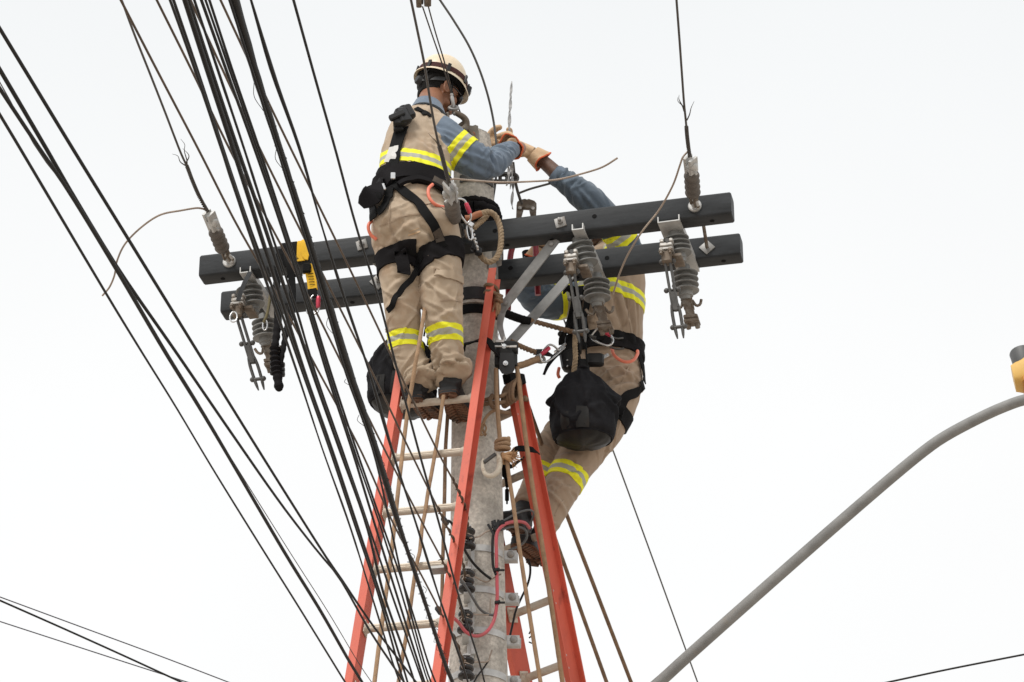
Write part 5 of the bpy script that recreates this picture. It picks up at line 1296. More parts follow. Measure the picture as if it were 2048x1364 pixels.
mb.cbox(PY(1212, 712, .28), (.014, .004, .008), (Vector((1, 0, .6)).normalized(), Vector((0, 1, 0)), Vector((-.6, 0, 1)).normalized()), .3)
mb.build('buckle', M_chrome, p2)
for pts in ([(1224, 698, .31), (1228, 710, .29), (1240, 720, .28), (1254, 724, .28), (1267, 720, .29), (1275, 708, .32), (1275, 702, .34)], [(1118, 736, .30), (1116, 748, .29), (1119, 756, .30)]):
    mb = MB(); mb.tube(spline([PY(*q) for q in pts], 22), .0075, 10); mb.build('gear_loop', M_orl, p2)
# boots: toes to the pole, soles on two rungs
boot(p2, PY(1050, 1066, .40), PY(1006, 1042, .15), Vector((.1, .05, 1)), PY(1050, 1014, .385), w=.05)
boot(p2, PY(1080, 1122, .36), PY(1036, 1086, .13), Vector((.12, .1, 1)), PY(1089, 1054, .31), w=.052)
# gloves
g2 = MB(); hand(g2, PY(1066, 307, .08), Vector((-.86, -.10, .42)), Vector((-.35, .55, -.65)), Vector((.1, -.6, .6)), curl=(.6, .9, .7), fat=1.3)
gl = melt(g2, 'glove', [M_glove], p2, .0042, 3, fine=.002)
cuff(gl, PY(1066, 308, .08), PY(1100, 335, .09) - PY(1072, 313, .08), .042, .052, .055, .9, Vector((0, 0, 1)))
g2 = MB(); hand(g2, PY(1083, 494, .335), Vector((-.05, -.35, .9)), Vector((-.9, .2, -.1)), Vector((-.3, -.9, 0)), curl=(.8, 1.0, .7), fat=1.12)
gl = melt(g2, 'glove', [M_glove], p2, .0042, 3, fine=.002)
cuff(gl, PY(1083, 494, .335), PY(1074, 510, .36) - PY(1083, 494, .335), .04, .05, .06, .9)
# head gear
F, Rr, Uu = ax2
hb = MB(); hb.ball(hc2 - F * .014 + Uu * .004, (.1, .081, .097), (F, Rr, Uu), 24); hair = melt(hb, 'hair', [M_hair], p2, .007, 1)
bm = bmesh.new(); bm.from_mesh(hair.data)
bmesh.ops.delete(bm, geom=[f for f in bm.faces if (f.calc_center_median() + p2.location - hc2).dot(Uu) < -.01 or (f.calc_center_median() + p2.location - hc2).dot(F) > .05], context='FACES'); bm.to_mesh(hair.data); bm.free()
helmet(p2, hc2 + Uu * .02, F2, U2, text=False, L=.118, Wd=.1, H=.105)
# ================================================================== spool insulators on the pole
def spool(label, i, yband, ylug, lugx, left_lug=False):
    x, y, Yy = SP[i]; c = PY(x, y, Yy)
    t = thing('spool_insulator', label, 'insulator', c, 'spool insulators racked down the pole')
    ax = Vector((.02, .02, 1)).normalized(); mb = MB(); h = .045; kq = 1.15
    mb.lathe(c, ax, [(-h - .006, .014), (-h, .022), (-h, .026), (-h + .004, .030), (-h + .012, .0315), (-h + .018, .029), (-h + .022, .022), (-.012, .020), (-.008, .025), (0, .027), (.008, .025), (.012, .020), (h - .022, .022), (h - .018, .027), (h - .010, .0285), (h - .003, .026), (h, .02), (h, .012), (h + .010, .010)], 28); o_ = Vector(c); mb.v = [tuple(o_ + (Vector(v) - o_) - ((Vector(v) - o_) - ax * (Vector(v) - o_).dot(ax)) * (1 - kq)) for v in mb.v]
    mb.build('insulator', M_porc, t, sharp=50)
    mb = MB(); zb = pole_z(yband); bz = zb - c.z
    a = math.atan2(c.x - pole_c(zb).x, -c.y)
    back = pole_pt(zb, a, .012)
    mb.cbox(Vector((back.x, back.y, c.z - .06)), (.014, .005, .10), None, .3)
    mb.cbox(Vector((c.x, (c.y + back.y) / 2, c.z + h + .010)), (.016, abs(back.y - c.y) / 2 + .016, .003)); mb.cbox(Vector((c.x, (c.y + back.y) / 2, c.z - h - .010)), (.014, abs(back.y - c.y) / 2 + .014, .003))
    mb.lathe(c + ax * (h + .006), ax, [(0, .014), (.012, .014), (.012, .0001)], 6, 0)
    mb.cbox(Vector((back.x + .012, back.y - .004, c.z - h - .05)), (.008, .012, .016), None, .3)
    mb.build('bracket', M_galv, t)
    mb = MB(); pole_ring(mb, zb, .030, .0045, -80, 78); mb.build('pole_band', M_galv, t)
    p = PY(lugx, ylug, -.02)
    mb = MB(); mb.cbox(p + Vector((-.008, 0, 0)), (.036, .006, .022), None, .2); mb.cbox(p + Vector((.0, .02, -.004)), (.034, .006, .022), None, .2); mb.cbox(p + Vector((0, .01, -.022)), (.03, .014, .003)); mb.build('clamp_lug', M_galv, t)
    mb = MB(); mb.lathe(p + Vector((.003, -.006, .002)), Vector((0, -1, 0)), [(0, .0165), (.006, .016), (.010, .012), (.012, .005), (.0125, .0001)], 20); mb.build('bolt', M_galvd, t, sharp=70)
    if left_lug:
        q = pole_pt(zb, R(-86), .02); mb = MB(); mb.tube(spline([pole_pt(zb, R(-62), .003), pole_pt(zb, R(-74), .014), q, q + Vector((-.02, .02, -.03))], 10), .008, 8, flat=1.6); mb.cbox(q + Vector((-.004, .0, -.02)), (.018, .006, .02)); mb.build('clamp_lug', M_galvd, t)
    return t
spool('topmost dark spool insulator on the pole, level with the second lineman\'s lower boot', 0, 1098, 1111, 1020)
spool('second dark spool insulator from the top, beside the right ladder rail', 1, 1181, 1196, 1023)
spool('third dark spool insulator from the top, with the red cable looping under it', 2, 1264, 1281, 1026, True)
spool('lowest dark spool insulator, at the bottom edge of the picture', 3, 1347, 1362, 1026)

def pts_(lst): return [PY(*q) for q in lst]
def cord(name, label, lst, w, m, cat='cable', group=None, n=40, kind='tube', parent=None, ext=None, strands=3):
    P = spline(pts_(lst), n)
    if ext: P = P + [ext]
    r = wpx(w / 2, P[len(P) // 2]); mb = MB()
    if kind == 'rope': mb.rope(P, r, strands=strands)
    else: mb.tube(P, r, 10)
    if parent: return mb.build(name, m, parent)
    return top(mb, name, m, label, cat, group, loc=P[0])
# jumper leads down the pole face
rc = cord('jumper_cable', 'red cable looping down the pole past the spool insulators', [(1059, 1056, .02), (1050, 1046, -.03), (1035, 1043, -.07), (1015, 1046, -.10), (1000, 1056, -.125), (993, 1072, -.13), (993, 1110, -.135), (994, 1160, -.135), (994, 1205, -.135), (988, 1240, -.14), (975, 1262, -.16), (960, 1271, -.175), (945, 1271, -.20), (930, 1262, -.25), (918, 1246, -.27), (905, 1234, -.29), (890, 1224, -.31), (880, 1221, -.33)], 7, M_redc, n=70, group='jumper cables on the pole')
cord('jumper_cable', 'black cable running behind the red one down the pole', [(1058, 1052, .03), (1040, 1042, -.02), (1018, 1042, -.08), (1000, 1050, -.115), (988, 1064, -.12), (985, 1090, -.125), (986, 1130, -.13), (992, 1150, -.14)], 5.5, M_blk, n=40, group='jumper cables on the pole')
cord('jumper_cable', 'black lead bowing from the right ladder rail to the pole face', [(892, 1043, -.40), (898, 1042, -.38), (906, 1050, -.34), (914, 1066, -.30), (924, 1088, -.27), (934, 1108, -.25), (948, 1128, -.19), (965, 1145, -.14), (982, 1158, -.13)], 5.5, M_blk2, n=40, group='jumper cables on the pole')
cord('jumper_cable', 'grey lead bowing from the ladder past the second spool to the red cable', [(886, 1121, -.44), (895, 1132, -.40), (908, 1146, -.35), (922, 1160, -.30), (935, 1178, -.27), (948, 1200, -.24), (960, 1218, -.17), (975, 1228, -.14), (988, 1229, -.135), (994, 1215, -.13)], 5.5, M_greyc, n=40, group='jumper cables on the pole')
cord('jumper_cable', 'grey wire arching over the second lineman\'s boots', [(1000, 1046, -.10), (1020, 1034, -.06), (1040, 1024, -.03), (1058, 1020, -.01), (1066, 1024, .02), (1066, 1034, .05), (1060, 1050, .08), (1055, 1066, .1)], 4.4, M_greyc, n=30, group='jumper cables on the pole')
cord('jumper_cable', 'second grey loop under the red cable by the lower boot', [(1002, 1060, -.10), (1020, 1054, -.07), (1040, 1054, -.03), (1052, 1062, .0), (1053, 1076, .02), (1042, 1090, .04), (1020, 1100, .03), (1005, 1112, .02)], 5, M_greyc, n=30, group='jumper cables on the pole')
cord('jumper_cable', 'black cable hanging from the lower boot to the clamp below', [(1055, 1118, .20), (1060, 1130, .2), (1060, 1150, .2), (1054, 1172, .2), (1043, 1195, .19), (1032, 1220, .17), (1026, 1245, .15), (1020, 1272, .12)], 4.6, M_blk, n=30, group='jumper cables on the pole')
cord('jumper_cable', 'thin black lead crossing below the lowest clamp', [(978, 1320, -.13), (968, 1335, -.14), (955, 1352, -.15), (946, 1368, -.16)], 3.4, M_blk, n=16, group='jumper cables on the pole')
for lab, l in (('copper lead from the top spool to the tape on the pole', [(940, 1076, -.24), (958, 1073, -.17), (972, 1064, -.13), (990, 1057, -.12)]), ('kinked copper lead from the second spool', [(935, 1150, -.25), (950, 1154, -.17), (972, 1164, -.13), (985, 1157, -.125), (1002, 1148, -.12)]), ('copper lead bent upward from the third spool', [(935, 1229, -.25), (955, 1229, -.17), (978, 1229, -.14), (980, 1220, -.135), (981, 1198, -.13)]), ('copper lead with a joint from the lowest spool', [(930, 1321, -.25), (950, 1324, -.17), (975, 1323, -.14), (980, 1312, -.135), (984, 1300, -.13)])):
    cord('copper_lead', lab, l, 3.2, M_cop, 'wire', 'copper leads at the spools', n=18)
for i, (x, y, Yy) in enumerate(SP):                      # tie wires on each spool
    c = PY(x, y, Yy); mb = MB(); P = [c + Vector((math.cos(a) * .025, math.sin(a) * .025, .014 + .006 * math.sin(a * 2))) for a in [j * math.pi / 8 for j in range(17)]]
    mb.tube(P, .0032, 6); mb.tube(spline([c + Vector((-.01, -.026, .015)), c + Vector((-.018, -.034, -.006)), c + Vector((-.008, -.033, -.022))], 8), .0028, 6)
    top(mb, 'tie_wire', M_cop, ('copper tie wire round the topmost spool', 'copper tie wire round the second spool from the top', 'copper tie wire round the third spool', 'copper tie wire round the lowest spool')[i], 'wire', 'tie wires on the spools')
for x, y, Yy, lab in ((993, 1141, -.14, 'black cable tie on the red cable, the upper one'), (994, 1206, -.14, 'black cable tie on the red cable, the lower one')):
    c = PY(x, y, Yy); mb = MB(); mb.lathe(c - Z * .005, Z, [(0, .0105), (.012, .0105)], 16); mb.cbox(c + Vector((.018, -.004, 0)), (.016, .004, .004), None, .3); mb.cbox(c + Vector((.008, -.008, .002)), (.006, .006, .006), None, .3)
    top(mb, 'cable_tie', M_blkp, lab, 'cable tie', 'cable ties on the red cable')
mb = MB(); c = PY(990, 1052, -.12)                       # bundled tape ends
for k in range(7): mb.cbox(c + Vector((random.uniform(-.02, .02), random.uniform(-.01, .01), random.uniform(-.02, .02))), (.005, .003, random.uniform(.015, .03)), (Vector((.8, 0, .5 - .1 * k)).normalized(), Vector((0, 1, 0)), Vector((-.5 + .1 * k, 0, .8)).normalized()), .3)
mb.lathe(c + Vector((.01, 0, .005)), Vector((.8, .2, .5)), [(-.02, .012), (.03, .013)], 12)
top(mb, 'tape_bundle', M_blkp, 'tuft of black tape where the cables bend at the pole', 'tape')
for x, y, Yy, lab in ((890, 1042, -.40, 'grey connector capping the black lead at the right ladder rail'), (883, 1128, -.44, 'brown wrapped joint on the second conductor'), (878, 1221, -.34, 'grey connector joining the red cable to its conductor')):
    c = PY(x, y, Yy); mb = MB(); mb.lathe(c, Vector((.55, 0, -.8)), [(-.02, .007), (-.014, .012), (.014, .012), (.02, .007)], 12); top(mb, 'wire_connector', M_dgp, lab, 'connector', 'wire connectors')

# ================================================================== hand lines and ladder ropes
G = 'tan hand lines hanging down the pole'
def gnd(a, b, dz=0):                                     # where the line through a, b reaches the ground
    t = a.z / (a.z - b.z); return a + (b - a) * t
def line_to_ground(label, lst, w, m, G=G):
    P = pts_(lst); e = gnd(P[-2], P[-1]); e.z = 0.02
    Q = spline(P, 60) + [P[-1].lerp(e, .5), e]; r = wpx(w / 2, P[len(P) // 2]); mb = MB(); mb.tube(Q, [r * (1 + .06 * noise.noise(Vector((i * .8, w, 1)))) for i in range(len(Q))], 8)
    return top(mb, 'hand_line', m, label, 'rope', G, loc=Q[0])
line_to_ground('tan rope passing between the first lineman\'s legs and down the ladder', [(858, 548, -.36), (852, 600, -.40), (846, 640, -.50), (838, 690, -.56), (831, 726, -.57), (824, 770, -.56), (817, 811, -.55), (808, 880, -.58), (797, 975, -.64), (783, 1104, -.70), (771, 1195, -.75), (758, 1291, -.80), (749, 1364, -.84)], 8.5, M_rope)
line_to_ground('tan rope hung over the foot rung, kinked over the lower rungs', [(887, 792, -.40), (885, 806, -.41), (876, 870, -.42), (866, 930, -.44), (856, 985, -.47), (850, 1025, -.50), (844, 1055, -.53), (840, 1100, -.55), (834, 1125, -.58), (826, 1175, -.60), (815, 1256, -.63), (804, 1320, -.66), (797, 1364, -.68)], 8, M_rope)
line_to_ground('brown rope close to the left side of the pole', [(897, 720, -.12), (896, 813, -.13), (891, 900, -.14), (889, 995, -.15), (886, 1106, -.17), (884, 1200, -.19), (882, 1364, -.22)], 7.5, M_roped)
line_to_ground('tan rope running down the face of the right ladder from the pulley', [(1034, 735, -.14), (1039, 775, -.14), (1048, 850, -.12), (1058, 925, -.10), (1069, 1000, -.07), (1085, 1095, -.03), (1104, 1220, .03), (1125, 1364, .09)], 9.5, M_rope)
line_to_ground('tan rope hanging from the frayed knot in front of the right ladder', [(1013, 915, -.20), (1019, 960, -.20), (1026, 1005, -.20), (1041, 1110, -.20), (1060, 1235, -.20), (1081, 1364, -.20)], 8.5, M_rope)
cord('hand_line', 'tan rope from the pulley down to the knot above the white hook', [(992, 738, -.17), (993, 790, -.18), (996, 830, -.19), (1000, 880, -.20)], 9, M_rope, 'rope', G)
line_to_ground('brown rope slanting behind the second lineman toward lower right', [(1036, 745, .18), (1050, 792, .25), (1077, 869, .36), (1130, 1020, .62), (1195, 1190, 1.0), (1262, 1364, 1.4)], 8, M_roped)
line_to_ground('brown rope slanting from the right ladder toward lower right, the inner one', [(1085, 1000, .50), (1110, 1076, .62), (1160, 1216, .9), (1213, 1364, 1.2)], 8, M_roped)
# knot, frayed end, white snap hook
kn = thing('rope_knot', 'tan rope knot with frayed end beside the white hook', 'knot', PY(1005, 890, -.2))
mb = MB(); c = PY(1005, 891, -.20)
for k in range(3):
    P = [c + Vector((math.cos(a) * .027, math.sin(a) * .022 - .004, -.016 + .016 * k + .005 * math.sin(a + k))) for a in [j * math.pi / 9 for j in range(19)]]; mb.tube(P, .0095, 8)
mb.tube(spline(pts_([(1000, 878, -.2), (1008, 885, -.22), (1016, 880, -.21), (1017, 876, -.2)]), 8), .009, 8); mb.build('coil', M_rope, kn)
mb = MB(); c = PY(1013, 915, -.20)
for k in range(3):
    P = [c + Vector((math.cos(a) * .018, math.sin(a) * .018, -.012 + .012 * k + .006 * math.sin(a * 2 + k))) for a in [j * math.pi / 8 for j in range(17)]]; mb.tube(P, .0085, 8)
for k in range(46):
    d = Vector((random.uniform(.1, 1), random.uniform(-.6, .5), random.uniform(-.8, .6))).normalized(); L = random.uniform(.03, .062); a = c + Vector((.008, 0, 0))
    mb.tube(spline([a, a + d * L * .5 + Vector((0, 0, .004)), a + d * L + Vector((random.uniform(-.008, .008), 0, random.uniform(-.012, .004)))], 5), [.0026, .0022, .0018, .0013, .0008], 5)
mb.build('frayed_end', M_fray, kn)
hk = thing('snap_hook', 'white taped open hook hanging from the knotted rope on the pole', 'hook', PY(985, 930, -.2))
M_hook = mat('grubby_white_tape', (.62, .56, .46), .7, var=.15, vs=14, bump=.4, bs=60, col2=(.3, .22, .15), s2=16, lo=.52, hi=.66)
mb = MB(); P = spline(pts_([(994, 908, -.205), (998, 916, -.21), (999, 932, -.21), (994, 945, -.21), (982, 952, -.21), (971, 948, -.21), (966, 937, -.21), (965, 925, -.21), (967, 918, -.21)]), 40)
mb.tube(P, [wpx(np.interp(i / 39, [0, .15, .5, .75, 1], [3, 6, 5.5, 4, 2.6]), P[0]) for i in range(40)], 12); mb.build('hook_body', M_hook, hk)
mb = MB(); mb.tube(pts_([(968, 925, -.212), (991, 908, -.212)]), wpx(4, P[0]), 10); mb.build('gate', M_dsteel, hk)
# lashings: coil round the right ladder top, wraps at the left ladder top
mb = MB(); c = PY(1018, 797, -.06)
lash = thing('rope_lashing', 'thick coil of brown rope lashing the right ladder top to the pole', 'lashing', c)
for k in range(5):
    o = Vector((.011 * k - .012, -.012 * k, .002 * k))
    P = [c + o + Vector((math.cos(a) * .014 + .010 * math.sin(a), -.02 + math.cos(a) * .022, math.sin(a) * .050)) for a in [j * math.pi / 10 for j in range(21)]]; mb.tube(P, .0085, 8)
mb.tube(spline(pts_([(968, 800, -.12), (985, 796, -.13), (1002, 792, -.14), (1020, 784, -.12), (1028, 780, -.1)]), 20), .0085, 8)
mb.tube(spline(pts_([(966, 809, -.12), (985, 806, -.13), (1000, 806, -.13), (1015, 800, -.1)]), 16), .0095, 8)
mb.tube(spline(pts_([(985, 790, -.14), (980, 800, -.15), (984, 812, -.15), (994, 820, -.15), (1004, 824, -.14), (1018, 826, -.1)]), 20), .0095, 8)
mb.tube(spline(pts_([(1028, 795, -.08), (1040, 796, -.08), (1052, 797, -.06), (1054, 800, .0)]), 14), .009, 8)
mb.ball(PY(1050, 797, -.075), (.012, .012, .014), n=10); mb.build('coil', M_roped, lash)
mb = MB(); mb.tube(spline(pts_([(994, 818, -.15), (980, 826, -.15), (970, 838, -.15), (966, 850, -.15)]), 16), .007, 8)
for k in range(14):
    a = PY(965, 848, -.15) + Vector((random.uniform(-.012, .012), random.uniform(-.008, .008), 0)); mb.tube(spline([a, a + Vector((random.uniform(-.012, .010), -.004, -.022)), a + Vector((random.uniform(-.022, .006), 0, -.05 - random.uniform(0, .012)))], 6), .0038, 6)
mb.build('rope_tail', M_rope, lash)
mb = MB(); c = PY(980, 572, -.16)
lash2 = thing('rope_lashing', 'tan rope wrapped and knotted round the top of the left ladder rail', 'lashing', c)
for y in (571, 584):
    mb.tube(spline(pts_([(970, y + 1, -.18), (974, y - 2, -.215), (984, y - 1, -.215), (992, y + 4, -.19), (996, y + 12, -.17), (995, y + 20, -.16)]), 20), .0078, 8)
for k in range(3):
    cc = PY(996, 600, -.17) + Z * (-.008 + .014 * k); mb.tube([cc + Vector((math.cos(a) * .016, math.sin(a) * .016, .005 * math.sin(2 * a))) for a in [j * math.pi / 8 for j in range(17)]], .0078, 8)
mb.build('wrap', M_roped, lash2)
mb = MB()
for k in range(16):
    a = PY(994, 606, -.17) + Vector((random.uniform(-.010, .010), random.uniform(-.008, .008), 0)); mb.tube(spline([a, a + Vector((random.uniform(-.010, .010), -.003, -.025)), a + Vector((random.uniform(-.016, .012), 0, -.05 - random.uniform(0, .02)))], 6), [.0045, .0045, .004, .0035, .003, .002], 6)
mb.build('frayed_tail', M_rope, lash2)

def free_strap(name, label, lst, w, m, nrm, th=.004, cat='strap', n=30, parent=None, group=None):
    P = spline(pts_(lst), n); mb = MB(); mb.ribbon(P, [Vector(nrm)] * n, [wpx(w, p) for p in P], th)
    if parent: return mb.build(name, m, parent)
    return top(mb, name, m, label, cat, group, loc=P[0])
free_strap('ladder_strap', 'black webbing strap looped over the left ladder rail beside the pulley', [(925, 700, -.14), (932, 690, -.16), (945, 686, -.20), (958, 681, -.24), (970, 680, -.25), (979, 685, -.25), (986, 698, -.23), (996, 712, -.19)], 15, M_web, (.05, -.9, .4), .006)
free_strap('ladder_strap', 'black strap cinched across the face of the right ladder', [(1024, 916, -.06), (1030, 902, -.07), (1036, 898, -.08), (1052, 898, -.075), (1068, 901, -.05), (1074, 906, .0)], 14, M_web, (.2, -.95, .2), .005)
free_strap('foot_strap', 'black strap between pole and right ladder above the upper boot', [(1010, 925, .1), (1020, 934, .06), (1035, 926, .02), (1046, 918, -.02)], 14, M_web, (0, -.9, .3), .005)
mb = MB(); P = spline(pts_([(1007, 930, .12), (1008, 945, .12), (1012, 960, .13), (1014, 975, .13)]), 14); mb.ribbon(P, [Vector((0, -1, 0))] * 14, [wpx(x, P[0]) for x in [16, 20, 22, 22, 20, 16, 12, 8, 6, 6, 6, 6, 6, 6]], .012)
mb.cbox(PY(1014, 990, .13), (.009, .008, .028), None, .4); mb.tube(pts_([(1014, 970, .13), (1014, 1008, .14)]), .004, 8)
top(mb, 'lanyard_end', M_web, 'black lanyard end hanging between the pole and the upper boot', 'lanyard')

# pulley block on its hook plate
pb = thing('pulley_block', 'black double pulley block hanging beside the pole under the crossarms', 'pulley', PY(1012, 715, -.12))
mb = MB(); P = spline(pts_([(1002, 603, -.06), (1006, 614, -.08), (1003, 632, -.1), (1000, 650, -.1), (1004, 668, -.11), (1008, 680, -.12)]), 24); mb.ribbon(P, [Vector((-.1, -1, .1))] * 24, [wpx(x, P[0]) for x in np.interp(range(24), [0, 5, 12, 18, 23], [10, 15, 13, 11, 9])], .010); mb.build('hook_plate', M_galvd, pb)
mb = MB(); mb.tube(spline(pts_([(995, 668, -.13), (994, 676, -.14), (999, 683, -.14), (1006, 682, -.14), (1009, 674, -.14)]), 14), .006, 8); mb.build('shackle', M_cast, pb)
Yb = -.15; X_, Zb = Vector((1, 0, 0)), Vector((0, -.2, .98)).normalized(); Yv = Zb.cross(X_) * 1
mb = MB()
mb.cbox(PY(1012, 697, Yb), (.053, .034, .028), (X_, Yv, Zb), .35)
mb.lathe(PY(1010, 706, Yb) - Zb * .022, Zb, [(0, .030), (.0, .048), (.022, .054), (.040, .050), (.046, .034)], 28, sq=.8)
mb.cbox(PY(1012, 722, Yb + .01), (.050, .026, .036), (X_, Yv, Zb), .5)
mb.build('body', M_blkp, pb)
mb = MB(); mb.ext([(.030, .045), (-.030, .045), (-.034, .0), (-.033, -.028), (-.022, -.046), (0, -.052), (.022, -.046), (.033, -.028), (.034, .0)], PY(1014, 726, Yb - .030) - Yv * .006, PY(1014, 726, Yb - .030) + Yv * .006, X_, Zb); mb.build('cheek', M_dgp, pb)
for x, y, dy in ((1008, 693, -.045), (1011, 727, -.042)):
    mb = MB(); mb.lathe(PY(x, y, Yb + dy), Vector((0, -1, 0)), [(0, .0115), (.004, .0115), (.005, .008), (.012, .008), (.012, .0001)], 12); mb.build('pin', M_chrome, pb)
mb = MB(); mb.cbox(PY(1004, 693, Yb - .050), (.062, .004, .0035), (Vector((1, 0, -.02)), Vector((0, 1, 0)), Z), .3); mb.cbox(PY(1026, 693, Yb - .052), (.016, .003, .005), (Vector((1, 0, .05)), Vector((0, 1, 0)), Z), .3); mb.build('split_pin', M_cast, pb)
mb = MB(); mb.cbox(PY(1000, 682, Yb - .040), (.018, .002, .0055), (X_, Yv, Zb)); mb.build('label', M_white, pb)

# positioning ropes round the pole for the second lineman
def carabiner(parent, lst, w, sleeve, name='carabiner'):
    P = spline(pts_(lst + [lst[0]]), 40); mb = MB(); mb.tube(P, wpx(w / 2, P[0]), 8); c = mb.build(name, M_chrome, parent)
    if sleeve:
        mb = MB(); a, b = pts_(sleeve); d = (b - a).normalized(); L = (b - a).length; r = wpx(4.4, a); mb.lathe(a, d, [(0, r * .8), (.003, r), (L * .3, r), (L * .32, r * 1.12), (L - .003, r), (L, r * .8)], 14); mb.build('sleeve', M_pink, c)
    return c
ln2 = thing('work_lanyard', 'brown rope lanyard with red carabiners joining the second lineman to the pole', 'lanyard', PY(1080, 690, .2))
mb = MB(); mb.rope(spline(pts_([(1058, 640, .0), (1090, 649, .08), (1120, 657, .15), (1150, 665, .20), (1166, 668, .24)]), 30), wpx(5.2, PY(1090, 650, .1))); mb.build('upper_rope', M_roped, ln2)
mb = MB(); P = spline(pts_([(1005, 622, -.04), (1015, 628, -.02), (1030, 634, .0), (1045, 639, .0), (1060, 643, .01)]), 24); mb.tube(P, [wpx(8.5 * (1 + .12 * noise.noise(Vector((i * .7, 0, 3)))), P[0]) for i in range(24)], 12); mb.build('sleeve', M_web, ln2)
mb = MB(); mb.rope(spline(pts_([(1022, 683, -.05), (1040, 692, .0), (1056, 699, .06), (1070, 704, .1)]), 20), wpx(5.5, PY(1040, 690, 0))); mb.build('lower_rope', M_roped, ln2)
mb = MB(); P = spline(pts_([(1032, 733, -.02), (1050, 728, .03), (1065, 722, .08), (1078, 718, .12)]), 20); mb.rope(P, wpx(7, P[0]), pitch=.035); mb.build('wrapped_rope', M_rope, ln2)
mb = MB(); cc = PY(1080, 718, .12); mb.tube([cc + Vector((math.cos(a) * .019, .004 * math.cos(a), math.sin(a) * .016)) for a in [j * math.pi / 10 for j in range(21)]], .0075, 8); mb.build('thimble', M_galvd, ln2)
mb = MB(); mb.ext([(-.03, .006), (-.02, .018), (.01, .022), (.04, .010), (.06, -.002), (.058, -.014), (.02, -.012), (.0, -.004), (-.01, -.012), (-.03, -.014)], PY(1080, 706, .12), PY(1080, 706, .145), Vector((.98, 0, -.12)), Vector((.1, 0, .99))); mb.build('rope_grab', M_blkp, ln2)
carabiner(ln2, [(1080, 714, .10), (1086, 702, .10), (1098, 690, .11), (1108, 692, .13), (1118, 700, .16), (1130, 694, .18), (1110, 712, .14), (1092, 724, .12), (1083, 722, .11)], 4.6, [(1083, 709, .098), (1099, 695, .10)])
mb = MB(); mb.tube(pts_([(1110, 704, .16), (1131, 688, .19)]), .0065, 8); mb.tube(spline(pts_([(1150, 661, .2), (1151, 690, .18), (1151, 715, .17), (1148, 745, .18)]), 8), .0001, 4); mb.build('link', M_chrome, ln2)
mb = MB(); mb.rope(spline(pts_([(1151, 663, .19), (1150, 690, .18), (1151, 715, .175), (1148, 742, .19), (1147, 760, .21)]), 30), wpx(5.4, PY(1150, 700, .18)), strands=3, pitch=.045); mb.build('hanging_rope', M_ropel, ln2)
hl2 = thing('work_lanyard', 'polished carabiner with red sleeve clipped to the right hip of the second lineman'.replace('right hip', 'belt'), 'carabiner', PY(1205, 680, .25))
carabiner(hl2, [(1182, 672, .27), (1190, 662, .26), (1197, 657, .25), (1205, 660, .25), (1222, 672, .25), (1226, 681, .25), (1222, 689, .25), (1212, 691, .25), (1195, 684, .25), (1185, 678, .26)], 4.4, [(1202, 659, .245), (1221, 671, .245)])
mb = MB(); mb.tube(spline(pts_([(1223, 670, .26), (1224, 684, .25), (1219, 690, .26), (1220, 694, .27), (1234, 698, .28), (1248, 697, .29)]), 20), .0045, 8); mb.build('ring', M_dsteel, hl2); mb = MB(); mb.tube(spline(pts_([(1222, 674, .26), (1235, 677, .28), (1246, 676, .3)]), 10), .004, 8); mb.build('hook_arm', M_dsteel, hl2); mb = MB(); mb.tube(spline(pts_([(1178, 671, .24), (1187, 674, .25), (1192, 675, .25)]), 8), .006, 8); mb.build('hook_arm', M_dsteel, hl2)
# first lineman's looped positioning rope in front of the crossarm
ln1 = thing('work_lanyard', 'looped three strand rope lanyard hanging over the front crossarm at the first lineman\'s hip', 'lanyard', PY(970, 480, -.35))
mb = MB(); P = spline(pts_([(948, 434, -.36), (962, 427, -.36), (978, 424, -.34), (990, 431, -.33), (998, 446, -.32), (1002, 465, -.32), (1002, 485, -.32), (999, 503, -.32), (991, 518, -.32), (979, 524, -.32), (967, 518, -.32), (957, 505, -.32), (950, 492, -.33)]), 60); mb.rope(P, wpx(6, P[0]), pitch=.05); mb.build('rope', M_ropel, ln1)
mb = MB(); P = spline(pts_([(975, 430, -.30), (968, 438, -.32), (958, 446, -.34), (948, 456, -.36)]), 14); mb.rope(P, wpx(5.8, P[0]), pitch=.05); mb.build('rope_end', M_ropel, ln1)
mb = MB(); P = spline(pts_([(930, 437, -.38), (940, 436, -.38), (952, 430, -.375), (962, 427, -.37)]), 14); mb.tube(P, wpx(6.6, P[0]), 10)
mb.build('leather_sleeve', mat('brown_leather', (.34, .13, .06), .7, var=.2, vs=14, bump=.3, bs=80), ln1)
carabiner(ln1, [(908, 404, -.48), (915, 398, -.48), (926, 399, -.47), (932, 405, -.46), (938, 420, -.45), (942, 432, -.44), (940, 441, -.43), (934, 446, -.43), (928, 440, -.44), (920, 428, -.46)], 4.6, [(932, 406, -.465), (940, 427, -.45)])
mb = MB()
mb.cbox(PY(942, 450, -.42), (.012, .010, .012), (Vector((.8, 0, -.6)), Vector((0, 1, 0)), Vector((.6, 0, .8))), .3)
mb.tube(spline(pts_([(934, 446, -.42), (934, 462, -.42), (938, 478, -.42), (944, 478, -.42), (944, 462, -.42), (942, 452, -.42)]), 24), .0042, 8)
mb.tube(spline(pts_([(940, 456, -.42), (946, 474, -.41), (952, 488, -.40), (956, 500, -.38)]), 12), .0045, 8)
for k in range(5): mb.ball(PY(946 + 2.2 * k, 462 + 8 * k, -.41), .007, n=8)
mb.build('rope_grab', M_chrome, ln1)
